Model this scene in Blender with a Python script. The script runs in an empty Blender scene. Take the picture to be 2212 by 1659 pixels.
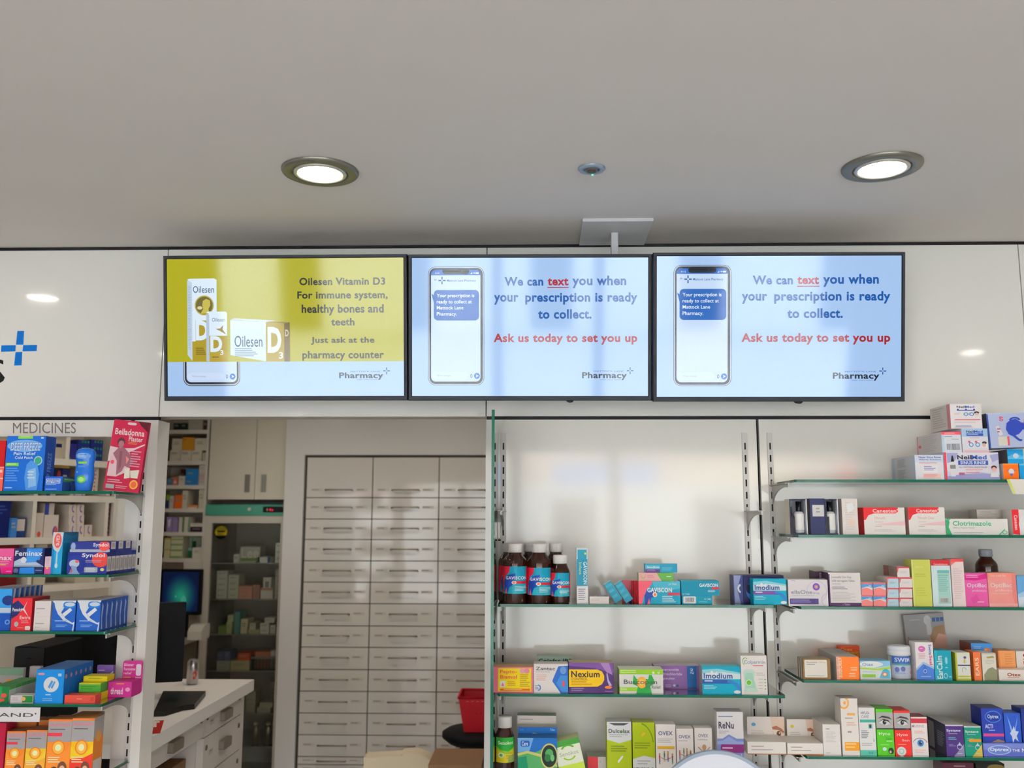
import bpy, math, random
from mathutils import Vector, Matrix
random.seed(7)
scn = bpy.context.scene
COL = scn.collection
PI = math.pi
# ------------------------------------------------------------------ camera
EYE = Vector((0.0, 0.0, 1.6))
F_PX, PITCH, YAW, ROLL = 1995.63, .1457, -.027, .0017
FW = Vector((math.sin(YAW)*math.cos(PITCH), math.cos(YAW)*math.cos(PITCH), math.sin(PITCH)))
R0 = Vector((math.cos(YAW), -math.sin(YAW), 0)); U0 = R0.cross(FW)
RT = R0*math.cos(ROLL)+U0*math.sin(ROLL); UP = U0*math.cos(ROLL)-R0*math.sin(ROLL)
cam_d = bpy.data.cameras.new('camera'); cam = bpy.data.objects.new('camera', cam_d); COL.objects.link(cam)
m = Matrix((RT, UP, -FW)).transposed().to_4x4(); m.translation = EYE; cam.matrix_world = m
cam_d.sensor_width = 36; cam_d.lens = F_PX*36/2212; cam_d.clip_start = .02
cam_d.dof.use_dof = True; cam_d.dof.focus_distance = 2.6; cam_d.dof.aperture_fstop = 3.2
scn.camera = cam
scn.view_settings.view_transform = 'Standard'; scn.view_settings.look = 'None'
scn.view_settings.gamma = 1; scn.view_settings.use_curve_mapping = False
scn.view_settings.exposure = 0.0
cy = scn.cycles
cy.caustics_reflective = False; cy.caustics_refractive = False
cy.sample_clamp_indirect = 4; cy.max_bounces = 8; cy.diffuse_bounces = 5; cy.transparent_max_bounces = 24
# ------------------------------------------------------------------ daylight
world = bpy.data.worlds.new('sky'); scn.world = world; world.use_nodes = True
bg = world.node_tree.nodes['Background']; bg.inputs[0].default_value = (.85, .925, 1.01, 1); bg.inputs[1].default_value = 29.5
por = bpy.data.lights.new('daylight_portal', 'AREA'); por.shape = 'RECTANGLE'; por.size = 6.2; por.size_y = 2.0
por.cycles.is_portal = True
po = bpy.data.objects.new('daylight_portal', por); COL.objects.link(po); po.location = (0, -3.36, 1.3); po.rotation_euler = (PI/2, 0, 0)
LAMP = 58.0      # radiance of the lit downlight lenses
# ------------------------------------------------------------------ helpers
def P(px, py, Y):
    """the point at depth Y seen at photo pixel (px, py): used to read real positions off the photo"""
    d = FW*F_PX + RT*(px-1106) - UP*(py-829.5)
    return EYE + d*(Y/d.y)
def PZ(px, py, z):
    d = FW*F_PX + RT*(px-1106) - UP*(py-829.5)
    return EYE + d*((z-1.6)/d.z)
def lin(h):
    o = []
    for i in (0, 2, 4):
        c = int(h[i:i+2], 16)/255
        o.append(c/12.92 if c <= .04045 else ((c+.055)/1.055)**2.4)
    return o
GAIN = 1.0
MATS = {}
def mat(h, rough=.42, metal=0, emit=0, coat=0, noise=0, spec=.2, bump=0, gain=None):
    k = (h, rough, metal, emit, coat, noise, spec, bump, gain)
    if k in MATS: return MATS[k]
    m = bpy.data.materials.new('finish_'+h); m.use_nodes = True; nt = m.node_tree; b = nt.nodes['Principled BSDF']
    g = GAIN if gain is None else gain
    c = [min(.86, x*g) for x in lin(h)]
    b.inputs['Base Color'].default_value = (*c, 1); b.inputs['Roughness'].default_value = rough
    b.inputs['Metallic'].default_value = metal; b.inputs['Specular IOR Level'].default_value = spec
    b.inputs['Coat Weight'].default_value = coat; b.inputs['Coat Roughness'].default_value = .06
    if emit:
        b.inputs['Base Color'].default_value = (.004, .004, .004, 1)
        b.inputs['Emission Color'].default_value = (*lin(h), 1); b.inputs['Emission Strength'].default_value = emit
    if noise or bump:
        tc = nt.nodes.new('ShaderNodeTexCoord'); nz = nt.nodes.new('ShaderNodeTexNoise'); nz.inputs['Scale'].default_value = 2.5 if bump else 6
        nz.inputs['Detail'].default_value = 4
        nt.links.new(tc.outputs['Object'], nz.inputs['Vector'])
        if noise:
            rp = nt.nodes.new('ShaderNodeMapRange'); rp.inputs['To Min'].default_value = 1-noise; rp.inputs['To Max'].default_value = 1+noise
            nt.links.new(nz.outputs['Fac'], rp.inputs['Value'])
            vm = nt.nodes.new('ShaderNodeVectorMath'); vm.operation = 'SCALE'; vm.inputs[0].default_value = c
            nt.links.new(rp.outputs['Result'], vm.inputs['Scale']); nt.links.new(vm.outputs['Vector'], b.inputs['Base Color'])
        if bump:
            bp = nt.nodes.new('ShaderNodeBump'); bp.inputs['Strength'].default_value = bump; bp.inputs['Distance'].default_value = .02
            nt.links.new(nz.outputs['Fac'], bp.inputs['Height']); nt.links.new(bp.outputs['Normal'], b.inputs['Normal'])
    MATS[k] = m
    return m
def glass_mat(name, tint, refl=1.0):
    """clear sheet glass: lets light straight through with a tint, reflects by Fresnel"""
    m = bpy.data.materials.new(name); m.use_nodes = True; nt = m.node_tree
    nt.nodes.remove(nt.nodes['Principled BSDF']); out = nt.nodes['Material Output']
    t = nt.nodes.new('ShaderNodeBsdfTransparent'); t.inputs[0].default_value = (*tint, 1)
    g = nt.nodes.new('ShaderNodeBsdfGlossy'); g.inputs['Roughness'].default_value = .03; g.inputs['Color'].default_value = (refl, refl, refl, 1)
    fr = nt.nodes.new('ShaderNodeFresnel'); fr.inputs[0].default_value = 1.45
    mx = nt.nodes.new('ShaderNodeMixShader')
    nt.links.new(fr.outputs[0], mx.inputs[0]); nt.links.new(t.outputs[0], mx.inputs[1]); nt.links.new(g.outputs[0], mx.inputs[2])
    nt.links.new(mx.outputs[0], out.inputs[0])
    return m
GLASS = glass_mat('clear_shelf_glass', (.93, .97, .95), .8)
GLASS_SIDE = glass_mat('clear_side_glass', (.95, .985, .97))
GLASS_DOOR = glass_mat('dark_door_glass', (.95, .96, .94))
GLASS_PANE = glass_mat('window_glass', (.97, .98, .98))
EDGE = mat('0f5a45', .15, gain=.9)
WHITE = 'e9e4de'
_TX = {}
_tc = bpy.data.curves.new('lettering', 'FONT'); _to = bpy.data.objects.new('lettering', _tc); COL.objects.link(_to)
def glyphs(s, bold=0):
    k = (s, bold)
    if k not in _TX:
        _tc.body = s; _tc.offset = .027*bold; _tc.resolution_u = 3
        _tc.space_character = 1+.06*bold
        bpy.context.view_layer.update()
        me = bpy.data.meshes.new_from_object(_to.evaluated_get(bpy.context.evaluated_depsgraph_get()))
        vs = [(v.co.x, v.co.y) for v in me.vertices]; fs = [tuple(p.vertices) for p in me.polygons]
        bpy.data.meshes.remove(me)
        x0 = min(v[0] for v in vs); x1 = max(v[0] for v in vs); y0 = min(v[1] for v in vs); y1 = max(v[1] for v in vs)
        _TX[k] = ([((a-x0)/(x1-x0), (b-y0)/(y1-y0)) for a, b in vs], fs)
    return _TX[k]
def cut(pts, x, sg):
    """the part of a polygon on one side of the upright line at x"""
    o = []
    for (ax, ay), (bx, by) in zip(pts, pts[1:]+pts[:1]):
        ia, ib = (ax-x)*sg >= 0, (bx-x)*sg >= 0
        if ia: o.append((ax, ay))
        if ia != ib: o.append((x, ay+(by-ay)*(x-ax)/(bx-ax)))
    return o
class MB:
    def __init__(s): s.v = []; s.f = []; s.mi = []; s.m = []; s.sm = []
    def idx(s, m):
        if m not in s.m: s.m.append(m)
        return s.m.index(m)
    def face(s, pts, m, smooth=False):
        b = len(s.v); s.v += [tuple(p) for p in pts]; s.f.append(tuple(range(b, b+len(pts)))); s.mi.append(s.idx(m)); s.sm.append(smooth)
    def box(s, x0, x1, y0, y1, z0, z1, m, **fm):
        """fm: front/back/left/right/top/bottom override the material of that face"""
        q = [(x0,y0,z0),(x1,y0,z0),(x1,y1,z0),(x0,y1,z0),(x0,y0,z1),(x1,y0,z1),(x1,y1,z1),(x0,y1,z1)]
        b = len(s.v); s.v += q
        for n, fc in (('bottom',(0,3,2,1)),('top',(4,5,6,7)),('front',(0,1,5,4)),('right',(1,2,6,5)),('back',(2,3,7,6)),('left',(3,0,4,7))):
            s.f.append(tuple(b+i for i in fc)); s.mi.append(s.idx(fm.get(n, m))); s.sm.append(False)
        return s
    def rbox(s, x0, x1, y0, y1, z0, z1, m, r=.003, n=3):
        """box with corners rounded in the front plan (rounded in x-z), extruded along y"""
        s.prism(rrect(x0, z0, x1, z1, r, n), y0, y1, m); return s
    def prism(s, pts, y0, y1, m, axis='y', side=None, smooth=False):
        """pts (a,b) counter-clockwise seen from the front; axis y: a=x,b=z; axis x: a=y,b=z; axis z: a=x,b=y"""
        def q(a, b, c): return {'y': (a, c, b), 'x': (c, a, b), 'z': (a, b, c)}[axis]
        n = len(pts); b = len(s.v)
        s.v += [q(a, d, y0) for a, d in pts]+[q(a, d, y1) for a, d in pts]
        i = s.idx(m); j = s.idx(side or m)
        s.f.append(tuple(b+k for k in range(n))); s.mi.append(i); s.sm.append(False)
        s.f.append(tuple(b+n+k for k in reversed(range(n)))); s.mi.append(i); s.sm.append(False)
        for k in range(n):
            l = (k+1) % n; s.f.append((b+k, b+n+k, b+n+l, b+l)); s.mi.append(j); s.sm.append(smooth)
        return s
    def lathe(s, prof, m, c=(0, 0, 0), n=28, a0=0, a1=2*PI, mats=None):
        b = len(s.v); full = abs(a1-a0-2*PI) < 1e-6; k = n if full else n+1
        for r, z in prof:
            for i in range(k):
                a = a0+(a1-a0)*i/n; s.v.append((c[0]+r*math.cos(a), c[1]+r*math.sin(a), c[2]+z))
        for p in range(len(prof)-1):
            for i in range(n):
                j = (i+1) % k
                s.f.append((b+p*k+i, b+p*k+j, b+(p+1)*k+j, b+(p+1)*k+i)); s.mi.append(s.idx(mats[p] if mats else m)); s.sm.append(True)
        return s
    def tube(s, pts, r, m, n=8):
        pts = [Vector(p) for p in pts]
        b = len(s.v)
        for i, p in enumerate(pts):
            d = (pts[min(i+1, len(pts)-1)]-pts[max(i-1, 0)]).normalized()
            a = d.orthogonal().normalized() if i == 0 else (a-d*a.dot(d)).normalized()
            c = d.cross(a)
            for k in range(n): s.v.append(tuple(p+a*r*math.cos(2*PI*k/n)+c*r*math.sin(2*PI*k/n)))
        for i in range(len(pts)-1):
            for k in range(n):
                l = (k+1) % n; s.f.append((b+i*n+k, b+i*n+l, b+(i+1)*n+l, b+(i+1)*n+k)); s.mi.append(s.idx(m)); s.sm.append(True)
        for e in (0, len(pts)-1):
            s.f.append(tuple(b+e*n+k for k in range(n))); s.mi.append(s.idx(m)); s.sm.append(False)
        return s
    def art(s, items, fn, sub=1, emit=0, rough=.4, eps=.00012, start=1, coat=0, spec=.13):
        """printed artwork: fn(x, y, lift) maps 0..100 (y down) onto the face; each primitive is one thin printed layer"""
        for i, it in enumerate(items):
            k = it[0]; lift = eps*(start+i)
            mm = lambda c: mat(c, rough, emit=emit, coat=coat, spec=spec)
            def poly(pts, c):
                for q in range(sub):          # on a curved face every layer is cut on the same strips
                    g = pts if sub == 1 else cut(cut(pts, 100*q/sub, 1), 100*(q+1)/sub, -1)
                    if len(g) > 2: s.face([fn(a, b, lift) for a, b in g], mm(c))
            def quad(x0, y0, x1, y1, c):
                poly([(x0, y1), (x1, y1), (x1, y0), (x0, y0)], c)
            if k == 'R': quad(*it[1:6])
            elif k == 'E':
                _, cx, cyy, rx, ry, c = it[:6]
                poly([(cx+rx*math.cos(t), cyy-ry*math.sin(t)) for t in [2*PI*q/28 for q in range(28)]], c)
            elif k == 'D':
                _, cx, cyy, rx, ry, th, c = it[:7]; a0, a1 = (it[7:9] if len(it) > 7 else (0, 360))
                n = 32; ks = th
                for q in range(n):
                    t = math.radians(a0+(a1-a0)*q/n); u = math.radians(a0+(a1-a0)*(q+1)/n)
                    s.face([fn(cx+rx*math.cos(t), cyy-ry*math.sin(t), lift), fn(cx+rx*math.cos(u), cyy-ry*math.sin(u), lift),
                            fn(cx+rx*ks*math.cos(u), cyy-ry*ks*math.sin(u), lift), fn(cx+rx*ks*math.cos(t), cyy-ry*ks*math.sin(t), lift)], mm(c))
            elif k == 'G': poly(it[1], it[2])
            elif k == 'RR':
                _, x0, y0, x1, y1, rx, ry, c = it
                pts = []
                for (ax, ay, st) in ((x1-rx, y0+ry, 0), (x0+rx, y0+ry, 90), (x0+rx, y1-ry, 180), (x1-rx, y1-ry, 270)):
                    for q in range(7):
                        t = math.radians(st+q*15); pts.append(fn(ax+rx*math.cos(t), ay-ry*math.sin(t), lift))
                s.face(pts, mm(c))
            elif k[0] == 'T':
                _, st, x0, y0, x1, y1, c = it[:7]; bold = it[7] if len(it) > 7 else 0
                vs, fs = glyphs(st, bold); w = x1-x0; h = y1-y0; b = len(s.v)
                for a, d in vs:
                    if k == 'T': x, y = x0+a*w, y1-d*h
                    elif k == 'TU': x, y = x1-a*w, y0+d*h
                    elif k == 'TC': x, y = x0+d*w, y0+a*h      # reads downwards
                    else: x, y = x1-d*w, y1-a*h                # 'TA' reads upwards
                    s.v.append(tuple(fn(x, y, lift)))
                ii = s.idx(mm(c))
                for fc in fs: s.f.append(tuple(b+q for q in fc)); s.mi.append(ii); s.sm.append(False)
            elif k == 'L':
                _, x0, y0, x1, y1, n, c = it[:7]
                rr = random.Random(int(x0*7+y0*13+n))
                for q in range(n):
                    hh = (y1-y0)/n; xa = x0+(x1-x0)*rr.uniform(.62, 1)
                    quad(x0, y0+q*hh, xa, y0+q*hh+hh*.45, c)
            elif k == 'B':
                _, x0, y0, x1, y1, c = it[:6]; x = x0; rr = random.Random(int(x0*3+y0))
                while x < x1:
                    w = (x1-x0)*rr.choice((.02, .035, .055)); quad(x, y0, min(x+w, x1), y1, c); x += w+(x1-x0)*rr.choice((.02, .035))
        return s
    def build(s, name, parent=None, loc=None, rot=None, **props):
        me = bpy.data.meshes.new(name); me.from_pydata(s.v, [], s.f)
        for mm in s.m: me.materials.append(mm)
        for p, i, sm in zip(me.polygons, s.mi, s.sm): p.material_index = i; p.use_smooth = sm
        me.update()
        o = bpy.data.objects.new(name, me); COL.objects.link(o)
        if parent is not None: o.parent = parent
        if loc is not None: o.location = loc
        if rot is not None: o.rotation_euler = rot
        for k, v in props.items(): o[k] = v
        return o
def rrect(x0, z0, x1, z1, r, n=4):
    pts = []
    for cx, cz, st in ((x1-r, z0+r, -90), (x1-r, z1-r, 0), (x0+r, z1-r, 90), (x0+r, z0+r, 180)):
        for q in range(n+1):
            t = math.radians(st+90*q/n); pts.append((cx+r*math.cos(t), cz+r*math.sin(t)))
    return pts
def empty(name, loc=(0, 0, 0), rz=0, **props):
    o = bpy.data.objects.new(name, None); COL.objects.link(o); o.location = loc; o.rotation_euler = (0, 0, rz); o.empty_display_size = .05
    for k, v in props.items(): o[k] = v
    return o
def copy_tree(o, parent=None):
    c = o.copy(); COL.objects.link(c)
    if parent is not None: c.parent = parent
    for ch in list(o.children): copy_tree(ch, c)
    return c
def plane_fn(O, U, V, w, h):
    O = Vector(O); U = Vector(U); V = Vector(V); N = U.cross(V)
    return lambda x, y, e: O+U*(min(100, max(0, x))/100*w)+V*((1-min(100, max(0, y))/100)*h)+N*e
ORD = ['first', 'second', 'third', 'fourth', 'fifth', 'sixth', 'seventh', 'eighth', 'ninth', 'tenth', 'eleventh', 'twelfth', 'thirteenth', 'fourteenth']
# ------------------------------------------------------------------ the shop's shell
S = dict(kind='structure')
PAINT = mat('ddd5ce', .6, noise=.015, gain=1.0)
CEIL = mat('d4cdc7', .75, noise=.02, gain=1.0)
LAM = mat('f2ece6', .16, gain=1.0, coat=.7)
LAMW = mat('f2ece4', .12, gain=1.0, bump=.06, coat=1.0)
BLACK = mat('101014', .6, gain=1.0, spec=.2)
CZ = 2.4365; FY = 2.75
MB().box(-3.6, 3.4, -3.4, 6.1, -.1, 0, mat('bab8b4', .25, noise=.06, gain=1.0)).build('floor', **S)
MB().box(-3.6, 3.4, -3.4, 6.1, CZ, CZ+.1, CEIL).build('ceiling', **S)
MB().box(-3.7, -3.6, -3.4, 6.1, 0, CZ, PAINT).build('wall_left', **S)
MB().box(3.4, 3.5, -3.4, 6.1, 0, CZ, PAINT).build('wall_right', **S)
MB().box(-3.6, 3.4, 6.0, 6.1, 0, CZ, PAINT).build('wall_far', **S)
# shop front behind the viewer: low wall, glazing bars, panes, street beyond
w = MB(); w.box(-3.6, 3.4, -3.5, -3.4, 0, .3, PAINT); w.box(-3.6, 3.4, -3.5, -3.4, 2.3, CZ, PAINT)
w.box(-3.6, -3.1, -3.5, -3.4, .3, 2.3, PAINT); w.box(3.1, 3.4, -3.5, -3.4, .3, 2.3, PAINT); w.build('wall_back', **S)
ALU = mat('8a8d90', .35, .7, gain=1.0)
xs = [-3.1, -1.15, -.2, .75, 3.1]
for i in range(4):
    a, b = xs[i], xs[i+1]; f = MB()
    f.box(a, a+.05, -3.48, -3.42, .3, 2.3, ALU); f.box(b-.05, b, -3.48, -3.42, .3, 2.3, ALU)
    f.box(a+.05, b-.05, -3.48, -3.42, .3, .36, ALU); f.box(a+.05, b-.05, -3.48, -3.42, 2.24, 2.3, ALU)
    o = f.build('window_%d' % (i+1), **S)
    MB().box(a+.05, b-.05, -3.455, -3.45, .36, 2.24, GLASS_PANE).build('pane', o)
MB().box(-14, 14, -22, -3.5, -.2, -.06, mat('cfccc6', .8, noise=.08, gain=1.0)).build('pavement', **S)
fa = MB(); fa.box(-14, 14, -17.5, -17, -.06, 2.5, mat('f0ede8', .8, noise=.06, gain=1.0)); fa.box(-14, 14, -17.5, -17, 2.5, 4.6, mat('9a8678', .8, noise=.1, gain=1.0))
for k in range(8):
    x = -13.2+k*3.4; fa.box(x, x+1.0, -17.02, -16.96, .0, 2.1, mat('22272c', .2, gain=1.0)); fa.box(x, x+2.5, -17.05, -16.9, 2.45, 2.95, mat(('3a5a8c', 'c8b49a', '8c2f2a', 'e4e0da')[k % 4], .6, gain=1.0))
    fa.box(x+.5, x+1.9, -17.02, -16.96, 3.3, 4.3, mat('30363c', .2, gain=1.0))
fa.build('facade_across_street', kind='structure')
# fascia above the shelving: four glossy panels with open joints, on a dark carcass
SEAM = [-3.6, -1.143, -.152, 1.459, 3.4]
FB = 1.9063
for i in range(4):
    a, b = SEAM[i]+(.0015 if i else 0), SEAM[i+1]-.0015
    p = MB(); p.box(a, b, FY, FY+.018, FB, CZ-.009, LAM)
    if i == 0:
        # lettering cut off by the frame and the blue cross beside it
        fn = lambda x, y, e: P(x, y, FY-.0003-e)
        p.art([('T', 'S', -40, 775, 10.5, 830, '1c1c1e'),
               ('G', [(37.5, 715), (52, 715), (50.5, 744.5), (34.5, 744.5)], '0561b0'), ('G', [(3, 746), (34, 745.5), (33, 759), (2, 760)], '0561b0'),
               ('G', [(50, 745.5), (80, 745), (79, 758.5), (48.5, 759)], '0561b0'), ('G', [(33.5, 760.5), (48, 760), (46.5, 789), (30.5, 789.5)], '0561b0')],
              fn, rough=.3)
    p.build('wall_fascia', **S)
MB().box(-3.6, 3.4, FY+.018, FY+.1, FB+.002, CZ, mat('bdb5ac', .6, gain=1.0), front=BLACK).build('wall_lintel', **S)
MB().box(-3.6, 3.4, FY-.004, FY+.017, CZ-.0085, CZ-.0005, BLACK).build('trim_1', **S)
MB().box(-3.6, -1.143, FY+.006, FY+.018, FB-.010, FB-.0005, BLACK).build('trim_2', **S)
MB().box(-.150, 3.4, FY+.006, FY+.018, FB-.010, FB-.0005, BLACK).build('trim_3', **S)
# left unit: header panel with lettering, end posts, open behind
WP = FB-.0105
hz = P(200, 943, FY).z
h = MB(); h.box(-2.4, -1.215, FY, FY+.018, hz, WP, LAM)
h.art([('T', 'MEDICINES', 28, 913, 164, 936, '77706c')], lambda x, y, e: P(x, y, FY-.0003-e))
h.build('wall_header', **S)
MB().box(-1.228, -1.143, FY, FY+.085, 0, WP, LAM).build('wall_post', **S)
MB().box(-2.485, -2.4, FY, FY+.085, 0, WP, LAM).build('wall_post', **S)
MB().box(-3.6, -2.485, FY, FY+.085, 0, WP, LAM).build('wall_front', **S)
# right units: jamb and two glossy back panels with a dark joint
MB().box(-.152, -.118, FY, FY+.085, 0, WP, LAM).build('wall_jamb', **S)
MB().box(-.1175, .651, FY+.001, FY+.019, 0, WP, LAMW).build('wall_panel', **S)
MB().box(.659, 3.4, FY+.001, FY+.019, 0, WP, LAMW).build('wall_panel', **S)
MB().box(-.118, 3.4, FY+.0195, FY+.085, 0, WP, BLACK).build('wall_carcass', **S)
# dispensary: bulkhead round the drawers, tall end panel
DY = 5.40
DL = P(665, 988, DY).x; DT = P(800, 988, DY).z; CW = P(807, 988, DY).x-DL
MB().box(-1.4715, DL-.013, DY-.02, 5.98, 0, CZ, LAM).build('wall_dispensary', **S)
MB().box(DL-.013, 1.2, DY-.02, 5.98, DT+.013, CZ, LAM).build('wall_dispensary', **S)
MB().box(DL+3*CW+.013, 1.2, DY-.02, 5.98, 0, DT+.013, LAM).build('wall_dispensary', **S)
MB().box(-1.94, -1.80, 4.25, 4.29, .93, CZ, LAM).build('wall_return', **S)

# ------------------------------------------------------------------ ceiling fittings
def downlight(x, y, label, cz=CZ, tilt=0, rz=0, lamp=LAMP):
    t = empty('recessed_downlight', (x, y, cz), rz, label=label, category='downlight', group='recessed ceiling downlights')
    ring = mat('827f74', .38, .75, gain=1.0); dark = mat('0a0a0a', .6)
    r = MB(); r.lathe([(.0925, 0), (.0925, -.003), (.090, -.007), (.084, -.009), (.070, -.009), (.067, -.007), (.066, -.001)], ring, n=48)
    r.build('trim_ring', t)
    MB().lathe([(.066, -.0012), (.0001, -.0010)], dark, n=48).build('housing', t)
    g = MB(); g.lathe([(.0635, -.002), (.0635, -.0085), (.060, -.0105), (.055, -.0105), (.052, -.006)], mat('c9c5ba', .3, .6, gain=1.0), n=48)
    g = g.build('gimbal_ring', t)
    e = mat('fff4e6', .3, emit=lamp)
    MB().lathe([(.0525, -.0062), (.03, -.0072), (.0001, -.0078)], e, n=40).build('lens', g)
    return t
PX = [-1.873, -.524, .825, 2.174]; PY = [2.13, .90, -.33, -1.56]
names = {(1, 0): 'round metal downlight in the ceiling above the olive yellow screen', (2, 0): 'round metal downlight in the ceiling above the screen furthest right'}
for j, y in enumerate(PY):
    for i, x in enumerate(PX):
        downlight(x, y, names.get((i, j), 'round metal downlight in the ceiling, %s row from the fascia, %s along it' % (ORD[j], ORD[i])), rz=.3*i)
for j, y in enumerate((3.5, 4.4)):
    for i, x in enumerate((-1.6, -.8, 0)):
        downlight(x, y, 'round metal downlight over the dispensary, %s along the %s row behind the fascia' % (ORD[i], ORD[j]), lamp=LAMP*1.65)
# presence sensor
c = PZ(1278, 363, CZ)
t = empty('ceiling_sensor', c, label='small round bluish grey sensor with green light on the ceiling', category='sensor')
mt = mat('93a0ad', .35, .3, gain=1.0)
MB().lathe([(.0325, 0), (.0325, -.003), (.030, -.006), (.022, -.007), (.020, -.004)], mt, n=36).build('housing', t)
MB().lathe([(.020, -.004), (.016, -.0045), (.0155, -.0075), (.0125, -.009), (.010, -.003), (.0001, -.0025)], mat('6d6a62', .3, .6, gain=1.0), n=30).build('lens', t)
l = MB(); l.lathe([(.0026, -.0055), (.0024, -.0085), (.0001, -.0095)], mat('3fe8b0', .3, emit=2.5), n=12)
l.build('indicator_light', t, loc=(.0035, .025, 0))
# ceiling bracket plate with square drop tube
a = PZ(1257, 472, CZ); b2 = PZ(1414, 469, CZ)
t = empty('ceiling_mount', ((a.x+b2.x)/2, 2.6, CZ), label='white ceiling plate with square drop tube behind the middle screen', category='bracket')
wm = mat('cfcfd4', .35, gain=1.0)
MB().rbox(-.099, .099, a.y-2.6, .13, -.009, 0, wm, .002).build('plate', t)
q = P(1327.5, 500, 2.607)
MB().prism(rrect(q.x-.0105-t.location.x, .005, q.x+.0105-t.location.x, .026, .003), -.3, -.009, wm, axis='z').build('drop_tube', t)

# ------------------------------------------------------------------ the three screens
BEZ = mat('191b22', .5, gain=1.0, spec=.22)
PHONE = []
def phone_art(fx, fy, E=0):
    pass
def tv(label, xl, xr, yt, yb, Yc, yaw, scr, art, sensor=None):
    """xl..yb: outline in the photo at the screen's centre depth; scr: margins of the lit area"""
    a = P(xl, (yt+yb)/2, Yc); b = P(xr, (yt+yb)/2, Yc); c = P((xl+xr)/2, yt, Yc); d = P((xl+xr)/2, yb, Yc)
    w = b.x-a.x; tl = math.radians(9); h = (c.z-d.z)/math.cos(tl)
    t = empty('wall_screen', ((a.x+b.x)/2, Yc, (c.z+d.z)/2), label=label, category='screen', group='row of three wall screens')
    t.rotation_euler = (tl, 0, yaw)
    L, R_, T_, B_ = scr
    x0, x1, z0, z1 = -w/2, w/2, -h/2, h/2; sx0, sx1, sz0, sz1 = x0+L, x1-R_, z0+B_, z1-T_
    f = MB()
    out = rrect(x0, z0, x1, z1, .004); 
    f.prism(out, .006, .040, BEZ)
    for (p0, p1, p2, p3) in (((x0,z0),(x1,z0),(sx1,sz0),(sx0,sz0)), ((x1,z0),(x1,z1),(sx1,sz1),(sx1,sz0)), ((x1,z1),(x0,z1),(sx0,sz1),(sx1,sz1)), ((x0,z1),(x0,z0),(sx0,sz0),(sx0,sz1))):
        k = .0016
        def ins(p, q): return (p[0]+(k if p[0] < 0 else -k)*q, p[1]+(k if p[1] < 0 else -k)*q)
        o0, o1 = ins(p0, 1), ins(p1, 1); i2, i3 = ins(p2, -1.2), ins(p3, -1.2)
        f.face([(p0[0], .006, p0[1]), (p1[0], .006, p1[1]), (o1[0], 0, o1[1]), (o0[0], 0, o0[1])], BEZ)
        f.face([(o0[0], 0, o0[1]), (o1[0], 0, o1[1]), (i2[0], .0004, i2[1]), (i3[0], .0004, i3[1])], BEZ)
        f.face([(i3[0], .0004, i3[1]), (i2[0], .0004, i2[1]), (p2[0], .004, p2[1]), (p3[0], .004, p3[1])], BLACK)
    f.build('frame', t)
    bk = MB(); bk.prism(rrect(x0+.06, z0+.05, x1-.06, z1-.05, .02), .040, .055, BEZ); bk.build('rear_housing', t)
    s = MB(); s.face([(sx0, .003, sz0), (sx1, .003, sz0), (sx1, .003, sz1), (sx0, .003, sz1)], mat('a5c5ee', .06, emit=1.0, spec=.26))
    s.art(art, lambda x, y, e: Vector((sx0+(sx1-sx0)*x/100, .003-e, sz0+(sz1-sz0)*(1-y/100))), emit=1.0, rough=.06, spec=.26, eps=.00004)
    s.build('display', t)
    if sensor is not None:
        n = MB(); n.prism([(sensor+.010*math.cos(a), z0-.006*abs(math.sin(a))) for a in [PI+PI*i/12 for i in range(13)]], .010, .030, BLACK); n.build('sensor_bump', t)
    return t
def conv(items, X0, X1, Y0, Y1):
    """artwork written in the pixels of a close-up of the screen -> percent of the screen"""
    fx = lambda x: (x-X0)/(X1-X0)*100; fy = lambda y: (y-Y0)/(Y1-Y0)*100
    o = []
    for it in items:
        k = it[0]
        if k in ('R',): o.append((k, fx(it[1]), fy(it[2]), fx(it[3]), fy(it[4]), it[5]))
        elif k[0] == 'T': o.append((k, it[1], fx(it[2]), fy(it[3]), fx(it[4]), fy(it[5]))+tuple(it[6:]))
        elif k == 'E': o.append((k, fx(it[1]), fy(it[2]), it[3]/(X1-X0)*100, it[4]/(Y1-Y0)*100, it[5]))
        elif k == 'D': o.append((k, fx(it[1]), fy(it[2]), it[3]/(X1-X0)*100, it[4]/(Y1-Y0)*100)+tuple(it[5:]))
        elif k == 'G': o.append((k, [(fx(a), fy(b)) for a, b in it[1]], it[2]))
        elif k == 'RR': o.append((k, fx(it[1]), fy(it[2]), fx(it[3]), fy(it[4]), it[5]/(X1-X0)*100, it[6]/(Y1-Y0)*100, it[7]))
        elif k in ('L', 'B'): o.append((k, fx(it[1]), fy(it[2]), fx(it[3]), fy(it[4]))+tuple(it[5:]))
    return o
def cross(x, y, r, c, t=.14, g=.22):
    """small four-armed pharmacy cross"""
    a = r*t; b = r*g
    return [('R', x-a, y-r, x+a, y-b, c), ('R', x-a, y+b, x+a, y+r, c), ('R', x-r, y-a, x-b, y+a, c), ('R', x+b, y-a, x+r, y+a, c)]
def logo(x0, y0, x1, y1):
    """x0..x1, y0..y1: extent of the word Pharmacy"""
    w = x1-x0
    return [('T', 'MATTOCK LANE', x0+w*.26, y0-14, x0+w*.93, y0-2, '3f6c9c'), ('T', 'Pharmacy', x0, y0, x1, y1, '141c2c', .9),
            ('T', 'EXPERT  ADVICE  ALWAYS', x0+w*.41, y1+1-8, x0+w*.86, y1+1, '3f6c9c')] + cross(x1+28, y0-12, 28, '0a4f8c')
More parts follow.
